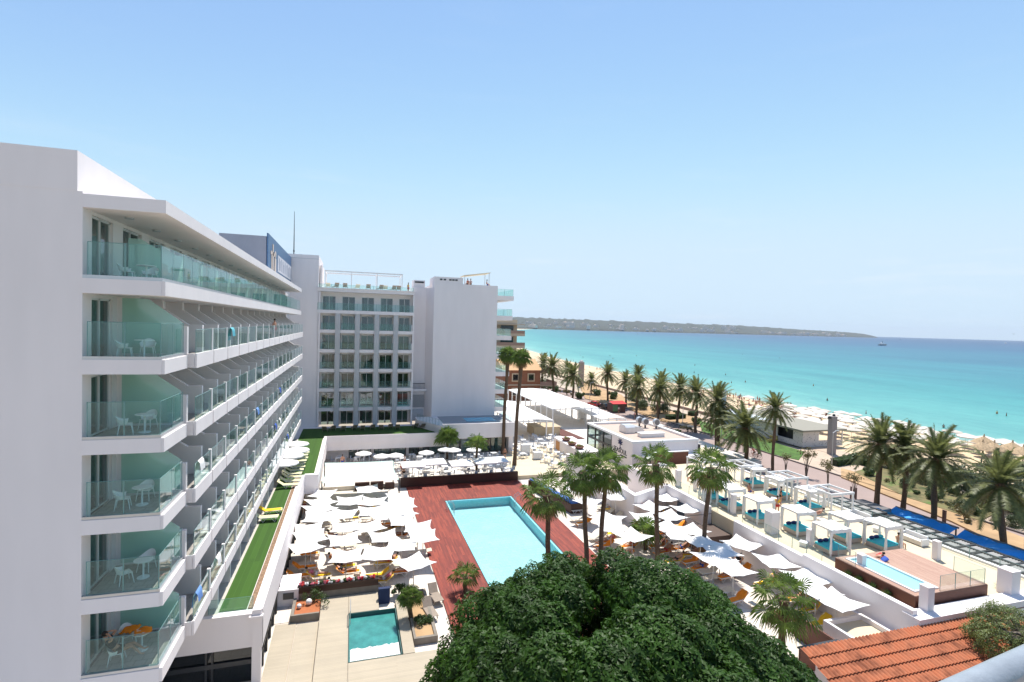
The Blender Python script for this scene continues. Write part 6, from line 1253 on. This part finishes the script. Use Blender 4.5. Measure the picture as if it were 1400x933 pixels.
# ---------------- shrubs, bushes and the big tree ----------------
def bush(name, label, m, rx, rz_, n, ls, seed, stems=0, loc=(0, 0, 0), group=None, cat='shrub', lift=.0, open_=0):
    random.seed(seed); r = thing(name, label, cat, loc, 0, group); g = MB()
    cl = [(random.gauss(0, .45) * rx, random.gauss(0, .45) * rx, lift + rz_ * random.uniform(.15, .85), random.uniform(.25, .5) * min(rx, rz_)) for _ in range(9)]
    for _ in range(n):
        c = random.choice(cl); v = Vector((random.gauss(0, 1), random.gauss(0, 1), random.gauss(0, 1))).normalized() * c[3] * random.uniform(.5 if open_ else .8, 1.1)
        p = Vector(c[:3]) + v; p.z = max(.03, p.z); a = Vector((random.gauss(0, 1), random.gauss(0, 1), random.gauss(0, 1))).normalized(); b_ = a.cross(v).normalized() if a.cross(v).length > 0 else a; l = ls * random.uniform(.7, 1.3)
        g.add([p - a * l, p - b_ * l * .45, p + a * l, p + b_ * l * .45], [(0, 1, 2, 3)])
    g.build('foliage', m, r)
    s = MB()
    for i in range(max(3, stems)): c = cl[i % 9]; s.tube([(0, 0, -.1), (c[0] * .3, c[1] * .3, c[2] * .5), c[:3]], [.05 + .04 * bool(stems), .03, .012], 5)
    s.build('stem', BARK, r); reg(r); return r
BS = bush('shrub', 'x', SHRUBM, 1.3, 1.5, 1500, .16, 1); BD = bush('shrub', 'x', DRYSH, 1.0, 1.6, 700, .12, 2, 4, open_=1); BP = bush('shrub', 'x', PINE, 2.3, 2.6, 2600, .17, 3, 4)
BARE = bush('young_street_tree', 'x', DRYSH, .9, 1.7, 420, .10, 4, 7, cat='tree', lift=1.6, open_=1)
BPROTO = [BS, BD, BP, BARE]
for i, (px, py, k, sc_, lb) in enumerate([(1326, 678, 2, 1.2, 'dark spreading bush behind the third street palm'), (1290, 662, 2, 1.1, 'rounded tamarisk bush on the sand side of the lawn'), (1345, 690, 2, 1.0, 'large dark bush beside the rightmost street palm'), (1385, 668, 2, 1.3, 'tall bush on the beach edge at the right border'), (1395, 700, 2, 1.1, 'bush cut by the right border of the photograph'), (1215, 640, 2, 1.0, 'low dark bush behind the first street palm'), (1180, 634, 0, 1.1, 'leafy bush at the left end of the dry lawn'), (1255, 655, 2, .8, 'bush between the second and third street palms'), (1320, 712, 1, 1.2, 'dry young tree in the soil strip'), (1160, 632, 0, .8, 'dark hedge bush by the monolith'), (1060, 604, 0, .7, 'yellow topped clipped shrub in front of the kiosk'), (1055, 606, 0, .5, 'small dark round shrub left of the yellow topped one'), (1000, 588, 0, .8, 'shrub at the left end of the long lawn'), (905, 566, 2, .9, 'dark green bush under the date palms behind the club'), (880, 560, 2, .9, 'dark bush beside the dry flower bed'), (840, 546, 0, 1.4, 'bush with reddish tips beside the red car'), (865, 548, 2, 1.0, 'wide bush behind the red awning'), (815, 541, 0, 1.3, 'bush left of the red car'), (790, 545, 0, 1.2, 'bush at the foot of the far column'), (775, 540, 1, 1.3, 'dry bush beside the brick house'), (760, 538, 0, 1.5, 'bush by the brick house corner'), (797, 560, 0, .9, 'green bush beside the marquee awning'), (950, 580, 0, 1.0, 'clipped bush at the walkway corner'), (970, 590, 1, .9, 'grey dry bush on the club side of the lawn'), (940, 590, 1, .9, 'dry grass bush behind the club roof'), (928, 568, 0, .8, 'low bush beside the bicycle stand'), (735, 535, 2, 1.5, 'dark bush under the farthest palms'), (925, 593, 0, .6, 'small shrub by the roof edge of the club')]):
    p = at(px, py, -.7); o = dup([BS, BD, BP][k], loc=(p.x, p.y, -.75), rz=i * 1.3, sc=sc_, label=lb, group='bushes along the promenade')
    if 'yellow' in lb: [setmat(c, YELSH) for c in bpy.data.objects if c.parent == o and c.name.startswith('foliage')]
random.seed(70)
for i, (px, py) in enumerate(((1190, 652), (1212, 660), (1236, 667), (1252, 676), (1272, 684), (1296, 692), (1318, 700), (1336, 705), (1352, 700), (1222, 650), (1265, 664), (1302, 676), (1330, 690), (1360, 716), (1385, 720), (1375, 690), (1398, 715))):
    p = at(px, py, -.7); k_ = [BS, BD, BP, BS][i % 4]; dup(k_, loc=(p.x, p.y, -.75), rz=i, sc=random.uniform(.35, .8) if k_ is not BP else random.uniform(.4, .6), label=f'low scrubby bush on the dry lawn under the street palms, {ORD[i]} of the patch', group='scrub on the dry lawn')
for i, (px, py, lb) in enumerate(((1102, 652, 'bare young street tree right of the pink road bend'), (1074, 646, 'young street tree left of its barer neighbour'), (1132, 668, 'bare young street tree beside the slatted pergola'), (1168, 680, 'staked young tree with two short posts'), (985, 626, 'young street tree behind the beach club canopy'))):
    p = at(px, py, -.72); dup(BARE, loc=(p.x, p.y, -.75), rz=i, sc=[1.3, .9, 1.2, 1.0, .9][i], label=lb, group='young trees along the street')
for i, (px, py) in enumerate(((1163, 682), (1170, 684), (1289, 716), (1292, 717))):
    p = at(px, py, -.72); s = MB().box(-.07, -.07, 0, .07, .07, 1.5).box(-.09, -.09, 1.5, .09, .09, 1.54); o = s.build('bollard', solid('brown_post', (.12, .07, .06))); o.location = p; tag(o, ['left', 'right', 'left', 'right'][i] + (' brown post staking the young tree' if i < 2 else ' tall brown post beside the blue tarpaulin'), 'post')
random.seed(6)
for i, (x, y) in enumerate(((34.0, 28.0), (34.1, 27.2), (34.0, 26.2), (34.1, 25.2), (43.0, 24.0), (43.8, 24.2))):
    r = thing('agave', f'spiky green agave beside the plunge pool deck, {ORD[i]} from the glass corner', 'plant', (x, y, 2.86), 0, 'agaves round the plunge pool'); g = MB()
    for k in range(26): a = k * 2.4; e = R(20 + 2.2 * k); d = Vector((math.cos(a) * math.cos(e), math.sin(a) * math.cos(e), math.sin(e))); sd = Vector((-math.sin(a), math.cos(a), 0)) * .04; g.add([sd, -sd, d * .3 - sd * 1.3, d * .55 + Vector((0, 0, -.02)), d * .3 + sd * 1.3], [(0, 1, 2, 3, 4)])
    g.build('leaves', SHRUBM, r)
o = bush('shrub', 'dark shrubs spilling in the stone planter beside the dwarf palm', SHRUBM, .55, .5, 1500, .07, 12, loc=(4.7, 34.0, .3)); o = bush('shrub', 'low ground cover bush at the far end of the stone planter', SHRUBM, .6, .45, 900, .07, 14, loc=(3.6, 38.4, .3)); bush('shrub', 'loose green plant over the rust red gravel', SHRUBM, .7, .9, 700, .06, 15, loc=(-2.2, 38.6, .35), open_=1)
def tree(name, label, c, rx, rz_, z0, nl, nleaf, ls, m, seed, limbs=7, flat=.55, csz=.135):
    """crown of overlapping leaf clumps on real limbs"""
    random.seed(seed); r = thing(name, label, 'tree', (c[0], c[1], 0)); zc = z0 + rz_ * flat
    cl = []
    for i in range(nl):
        z = 1 - 1.5 * (i + .5) / nl; a = i * 2.39996 + random.uniform(-.15, .15); q = math.sqrt(max(0, 1 - z * z)) ** (.62 if z > 0 else 1); f = random.uniform(.76, .95)
        lump = random.choice([.7, .9, 1.05, 1.25, 1.5]) * random.uniform(.92, 1.08)
        if random.random() < .10: continue
        cl.append((Vector((math.cos(a) * q * rx * f, math.sin(a) * q * rx * f, zc + z * rz_ * f * (.95 if z > 0 else .6))), rx * csz * lump))
    t = MB(); t.tube([(0, 0, -.3), (.1, .1, 1.2), (0, .2, 2.4)], [.62, .45, .42], 12)
    for k in range(limbs):
        a = k * 2.4; e = cl[(k * 11 + 3) % (len(cl) // 2)][0]; mid = Vector((e.x * .35, e.y * .35, 2.4 + (e.z - 2.4) * .5)); t.tube([(0, .2, 2.2), mid, e], [.28, .16, .05], 7)
        for q in range(3):
            e2 = cl[(k * 11 + 3 + q * 7) % len(cl)][0]; t.tube([mid, mid.lerp(e2, .5) + Vector((0, 0, .3)), e2], [.12, .07, .025], 5)
    t.build('trunk', BARK, r, True)
    import array
    vs = []; fs = []; per = nleaf // nl
    ux = random.uniform
    for c0, rr in cl:
        sq = Vector((ux(.85, 1.2), ux(.85, 1.2), ux(.7, .95))); ph = ux(0, 6)
        nn = int(per * (rr / (rx * csz)) ** 2 * (1.3 if c0.z > zc - 1 else .7))
        for _ in range(nn):
            v = Vector((random.gauss(0, 1), random.gauss(0, 1), random.gauss(0, 1) + .25)).normalized()
            p = c0 + Vector((v.x * sq.x, v.y * sq.y, v.z * sq.z)) * rr * (1 - .34 * random.random() ** 2.5 + .09 * math.sin(v.x * 6 + ph) * math.sin(v.y * 7 + ph * 2) + .06 * math.sin(v.x * 13 + v.z * 11))
            nrm = (v + Vector((ux(-.7, .7), ux(-.7, .7), ux(-.2, .9)))).normalized(); a = nrm.cross(Vector((ux(-1, 1), ux(-1, 1), ux(-1, 1)))).normalized(); b_ = nrm.cross(a); l = ls * ux(.7, 1.25); w_ = l * .42
            k = len(vs); vs += [tuple(p - a * l), tuple(p - b_ * w_ - nrm * w_ * .2), tuple(p + a * l - nrm * l * .25), tuple(p + b_ * w_ - nrm * w_ * .2)]; fs.append((k, k + 1, k + 2, k + 3))
    g = MB(); g.v = vs; g.f = fs; g.build('crown', m, r); return r
tree('ficus_tree', 'big round crowned dark green ficus tree in the middle foreground', (10.15, 17.7), 6.75, 4.85, 4.0, 100, 300000, .10, FICUS, 5, flat=.22, csz=.20)
tree('small_tree', 'leafy tree at the lower right growing against the tiled roof', (33.5, 13.2), 1.9, 1.6, 2.6, 90, 20000, .05, leafmat('light_tree_leaf', (.075, .11, .03)), 8)
tree('small_tree', 'sparse green tree behind the balcony rail at the right edge', (36.6, 19.2), 2.6, 2.1, 1.5, 110, 17000, .055, leafmat('olive_tree_leaf', (.15, .19, .055)), 9)
# ---------------- promenade life ----------------
def bicycle(label, loc, rz):
    r = thing('bicycle', label, 'bicycle', loc, rz)
    for x in (-.52, .52):
        w_ = MB(); w_.tube([(x + .34 * math.cos(a * .3927), 0, .34 + .34 * math.sin(a * .3927)) for a in range(17)], .022, 5, False)
        for k in range(4): a = k * .785; w_.tube([(x - .33 * math.cos(a), 0, .34 - .33 * math.sin(a)), (x + .33 * math.cos(a), 0, .34 + .33 * math.sin(a))], .006, 3)
        w_.build('wheel', RUB, r)
    f = MB()
    for a, b_ in (((-.52, .34), (-.05, .34)), ((-.05, .34), (-.2, .85)), ((-.05, .34), (.38, .8)), ((-.17, .76), (.38, .8)), ((.38, .95), (.52, .34)), ((-.52, .34), (-.17, .76))): f.tube([(a[0], 0, a[1]), (b_[0], 0, b_[1])], .02, 5)
    f.build('frame', DARKM, r); MB().tube([(.36, -.25, .98), (.36, .25, .98)], .02, 5).build('handlebar', METAL, r); MB().box(-.32, -.07, .86, -.1, .07, .91).build('saddle', BLKC, r); return r
for px, py, lb, m_ in ((1030, 626, 'in dark red riding past the palm with the arching crown', REDC), (1036, 627.5, 'in black riding just behind the other', BLKC), (868, 574, 'riding between the date palms beyond the beach club', PINKC)):
    p = at(px, py, -.8); bicycle('dark bicycle of the rider ' + lb, (p.x, p.y, -.8), R(95))
    J = dict(pel=(-.18, 0, 1.0), ch=(.02, 0, 1.36), nk=(.1, 0, 1.5), hd=(.15, 0, 1.64), sl=(.04, -.18, 1.42), sr=(.04, .18, 1.42), el=(.2, -.24, 1.2), er=(.2, .24, 1.2), wl=(.34, -.24, 1.03), wr=(.34, .24, 1.03), hl=(.38, -.23, 1.01), hr=(.38, .23, 1.01), tl=(-.14, -.09, .95), tr=(-.14, .09, .95), kl=(.18, -.1, .82), kr=(.14, .1, .62), al=(.0, -.1, .42), ar=(-.05, .1, .2), fl=(.12, -.1, .38), fr=(.08, .1, .15))
    q = person('x', 'cyclist ' + lb, BLKC, m_, HAIR, 0, J); q.location = (p.x, p.y, -.8); q.rotation_euler = (0, 0, R(95))
def car(label, m_, loc, rz):
    r = thing('parked_car', label, 'car', loc, rz)
    MB().prismy([(-2.1, .35), (2.1, .35), (2.1, .75), (1.95, .85), (1.0, .95), (-2.0, .98), (-2.1, .8)], -.85, .85).build('body', m_, r, False)
    MB().prismy([(-1.8, .98), (-1.4, 1.42), (.2, 1.45), (1.0, .95)], -.74, .74).build('cabin', CARG, r); MB().box(-1.35, -.7, 1.43, .15, .7, 1.48).build('roof', m_, r)
    for x in (-1.3, 1.3):
        for y in (-.86, .70): MB().tube([(x, y, .33), (x, y + .16, .33)], .33, 14).build('wheel', RUB, r)
    return r
p = at(812, 556, -.8); car('red car parked under the far promenade trees', CAR_R, (p.x, p.y, -.8), R(95)); p = at(826, 559, -.8); car('dark car parked behind the red one', solid('dark_car_paint', (.02, .02, .025), .3), (p.x, p.y, -.8), R(95))
aw = thing('kiosk_stall', 'street stall with a red awning and a green poster stand among the palms', 'stall', at(842, 563, -.8)); MB().box(-1.6, -1.4, 0, 1.9, 1.6, 2.2).build('booth', solid('brown_booth', (.12, .06, .05)), aw); MB().add([(-1.9, -1.9, 2.2), (2.0, -1.9, 2.2), (2.0, .2, 2.7), (-1.9, .2, 2.7)], [(0, 1, 2, 3)]).build('awning', REDC, aw); MB().box(-1.9, -2.0, .4, -.6, -1.9, 2.0).build('poster', solid('green_poster', (.10, .22, .10)), aw)
random.seed(31)
def scat(px, py, k, lb, rz=0, z=-.75): p = at(px, py, z); dup(P_ST[k], loc=p, rz=rz, label=lb)
scat(816, 558, 0, 'person walking near the red car', 1); scat(818, 557, 2, 'person in red walking beside another near the red car'); scat(846, 566, 1, 'person in white at the street stall'); scat(812, 531, 3, 'person in black on the path by the low beach wall')
# bicycles parked behind the club
for i in range(9):
    p = at(903 + 5.2 * i, 579 + 1.5 * i, -.8); bicycle(f'parked pale bicycle in the stand behind the beach club, {ORD[i]} from the left', (p.x, p.y, -.78), R(20 + 8 * (i % 3)))['group'] = 'bicycles parked behind the club'
# hedges
for i, (a, b_, lb) in enumerate((((912, 574), (935, 572), 'clipped hedge block left of the walkway corner'), ((943, 569), (952, 568), 'short clipped hedge block behind the date palm'), ((1140, 637), (1170, 632), 'long clipped hedge beside the monolith'), ((1170, 633), (1188, 638), 'dark hedge continuing behind the first street palm'))):
    pa, pb_ = at(*a, -.7), at(*b_, -.7); r = thing('hedge', lb, 'hedge', pa); g = MB(); L = (pb_ - pa); w_ = Vector((-L.y, L.x, 0)).normalized(); random.seed(i)
    for _ in range(int(500 + 260 * L.length)):
        f = random.random(); s_ = random.choice([(random.uniform(-.6, .6), random.uniform(.9, 1.05)), (random.choice([-.62, .62]) * random.uniform(.9, 1.1), random.uniform(0, 1))]); q = L * f + w_ * s_[0] + Vector((0, 0, s_[1])); a_ = Vector((random.gauss(0, 1), random.gauss(0, 1), random.gauss(0, 1))).normalized(); c_ = a_.orthogonal().normalized(); g.add([q - a_ * .16, q - c_ * .09, q + a_ * .16, q + c_ * .09], [(0, 1, 2, 3)])
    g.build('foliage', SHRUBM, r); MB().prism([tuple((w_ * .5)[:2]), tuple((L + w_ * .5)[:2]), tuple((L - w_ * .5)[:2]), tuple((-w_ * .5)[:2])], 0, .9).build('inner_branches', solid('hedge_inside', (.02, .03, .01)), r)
# ---------------- beach ----------------
random.seed(77); bp_ = []
def bz(x, y): f = (x - 84) / (shore(y) - 84); return -.9 - 1.6 * max(0, f - .1) / .9
def near(x, y, d): return any(abs(x - a) < d and abs(y - b_) < d for a, b_ in bp_)
UB = []
for j in range(34):                                   # rows of beach parasols parallel to the shore
    for i in range(6):
        y = 52 + j * 3.5 + random.uniform(-.7, .7); x = shore(y) - 6 - i * 5.0 + random.uniform(-1, 1)
        if y > 112 and (i > 1 or random.random() < .5): continue
        if (x < 90.5 and y < 101) or x < 88: continue
        if y < 70 and i > 2: continue
        UB.append((x, y, i, j))
BLg = lounger(frame=W2, sling=SLING, back=20); reg(BLg); PROTO.append(BLg)
for x, y, i, j in UB:
    dup(BU, loc=(x, y, bz(x, y)), rz=random.random(), sc=random.uniform(.95, 1.1), label='white parasol standing in the parasol rows on the sand', group='white parasols on the beach')
n_l = 0
for x, y, i, j in UB:
    if (i + j) % 2 or i > 2 or y > 115: continue
    n_l += 1; dup(BLg, loc=(x + .8, y + .9, bz(x, y) - .05), rz=math.pi + random.uniform(-.1, .1), label='sun lounger in the shade of the white beach parasols', group='loungers on the beach')
np_ = 0; tries = 0
while np_ < 215 and tries < 4000:
    tries += 1
    y = random.uniform(104, 165) if random.random() < .72 else random.uniform(52, 300); x = shore(y) - abs(random.gauss(3, 9)) - .5
    if x < 97: continue
    p_ = random.choice(P_LIE + P_SI) if random.random() < .6 else random.choice(P_ST); dz = -.42 if p_ in P_LIE else (-.5 if p_ in P_SI else 0)
    dup(p_, loc=(x, y, bz(x, y) + dz), rz=random.random() * 6.28, label='bather in swimwear on the crowded sand', group='bathers on the sand'); np_ += 1
swims = [(797, 489), (793, 487), (838, 491), (834, 487), (812, 468), (949, 510), (992, 513), (883, 505), (1131, 548), (1019, 523), (1184, 566), (1066, 490), (1363, 566), (1376, 569), (1000, 524), (870, 487), (1015, 485), (1112, 528), (1290, 585), (950, 500), (784, 494), (760, 486)]
for i, (px, py) in enumerate(swims):
    p = at(px, py, -2.5); dup(P_ST[i % 5], loc=(p.x, p.y, -3.35), rz=i, label='swimmer wading waist deep in the shallow sea', group='bathers in the sea')
st_ = thing('straw_parasol', 'x', 'parasol'); MB().tube([(0, 0, 0), (.03, 0, 2.5)], .07, 6).build('pole', BARK, st_)
MB().tube([(0, 0, 1.95), (0, 0, 2.35), (0, 0, 2.8), (.05, 0, 3.15)], [1.45, .9, .12, .05], 16).build('thatch', mat('dry_straw', (.42, .30, .18), .95, .35, 6, .5, sc=(1, 1, .3)), st_); reg(st_); PROTO.append(st_)
for i, (px, py) in enumerate(((1342, 634), (1358, 634), (1383, 632), (1398, 640), (1344, 622))):
    p = at(px, py, -1.4); dup(st_, loc=(p.x, p.y, bz(p.x, p.y)), sc=1.35, label=f'thatched straw parasol at the right end of the beach, {ORD[i]} from the white parasols', group='straw parasols')
dup(BU, loc=(at(1305, 620, -1.3).x, at(1305, 620, -1.3).y, -1.5), sc=1.1, label='orange beach parasol before the straw ones'); 
# ---------------- boats and birds ----------------
def boat(label, px, py, L, z=-2.5, sail=False, m_=None, dark=True):
    p = at(px, py, z); r = thing('boat', label, 'boat', p, R(20)); m_ = m_ or DARKM
    MB().add([(-L / 2, -L * .12, .04 * L), (L * .3, -L * .12, .05 * L), (L / 2, 0, .09 * L), (L * .3, L * .12, .05 * L), (-L / 2, L * .12, .04 * L), (-L * .45, -L * .08, -.03 * L), (L * .3, -L * .06, -.03 * L), (L * .3, L * .06, -.03 * L), (-L * .45, L * .08, -.03 * L)], [(0, 1, 2, 3, 4), (0, 5, 6, 1), (1, 6, 2), (2, 7, 3), (6, 7, 2), (3, 7, 8, 4), (4, 8, 5, 0)]).build('hull', m_, r)
    if sail: MB().add([(0, 0, .1 * L), (-.4 * L, 0, .12 * L), (0, 0, 1.1 * L), (.02 * L, .02 * L, .1 * L)], [(0, 1, 2), (1, 3, 2), (3, 0, 2)]).build('sail', FAB, r)
    else: MB().box(-.38 * L, -.08 * L, .045 * L, .1 * L, .08 * L, .12 * L).box(-.3 * L, -.06 * L, .12 * L, -.05 * L, .06 * L, .17 * L).build('cabin', W2, r); MB().cyl(-.1 * L, 0, .17 * L, .26 * L, .01 * L, n=6).build('mast', DARKM, r)
    return r
v = at(1207, 472, -2.5); D = math.hypot(v.x, v.y); boat('dark hulled motor yacht anchored off the headland', 1207, 472.5, 18 / 745 * D * 1.0)
boat('tiny white sailboat near the tip of the headland', 1231, 464.5, 26, sail=True); boat('faint white boat on the horizon at the right', 1375, 469.8, 34, m_=W2)
bd = at(872, 455.5, -2.5); boat('small dark boat close to the far shore', 872, 457, 14)
bi = thing('bird', 'lone bird flying over the sea at the right', 'bird', aty(1386, 457, 140)); MB().add([(-.9, 0, .25), (-.1, 0, 0), (0, .3, .05), (.9, 0, .25), (.1, 0, 0), (0, -.35, 0), (0, 0, -.1)], [(0, 1, 2), (3, 2, 4), (1, 5, 4, 2), (1, 6, 5), (4, 5, 6)]).build('body', DARKM, bi)
# ---------------- balcony rail in the foreground ----------------
ra = thing('balcony_rail', 'thick pale grey metal handrail crossing the lower right corner', 'handrail', (0, 0, 19))
def depth_pt(px, py, d): v = (_right * (px - _CX) + _down * (py - _CY) + _fwd * _F); return CAM + v * (d / _F)
MB().tube([depth_pt(1215, 1010, .95), depth_pt(1300, 955, 1.0), depth_pt(1410, 903, 1.12), depth_pt(1500, 860, 1.24)], .0285, 20).build('tube', mat('painted_grey_rail', (.27, .30, .33), .3, .10, 18, .1), ra, True, world=True)
# ---------------- small clouds ----------------
m, t, b, o = _base('thin_cloud'); t.nodes.remove(b)
vs_ = N(t, 'ShaderNodeVolumePrincipled'); vs_.inputs['Color'].default_value = (1, 1, 1, 1); vs_.inputs['Density'].default_value = .0
kill = kill_protos
kill()
for b0 in BPROTO:
    for c in list(KIDS[b0.name]): bpy.data.objects.remove(c)
    bpy.data.objects.remove(b0)
bpy.data.materials.remove(m)
for o in [AP2]: bpy.data.objects.remove(o)
# identical siblings: any label still shared inside one group stays as it is; others get none
for o in S.objects:
    if o.parent is not None and 'category' in o: del o['category']
# ---------------- haze ----------------
hz = MB().box(-9000, -600, -4.0, 26000, 17000, 420.0)
HZ = bpy.data.materials.new('haze'); HZ.use_nodes = True; t = HZ.node_tree; t.nodes.clear(); o_ = N(t, 'ShaderNodeOutputMaterial'); pv = N(t, 'ShaderNodeVolumePrincipled')
pv.inputs['Color'].default_value = (.80, .88, 1, 1); pv.inputs['Density'].default_value = 3.3e-5; pv.inputs['Anisotropy'].default_value = .1; t.links.new(pv.outputs[0], o_.inputs['Volume'])
tag(hz.build('haze', HZ), kind='stuff')
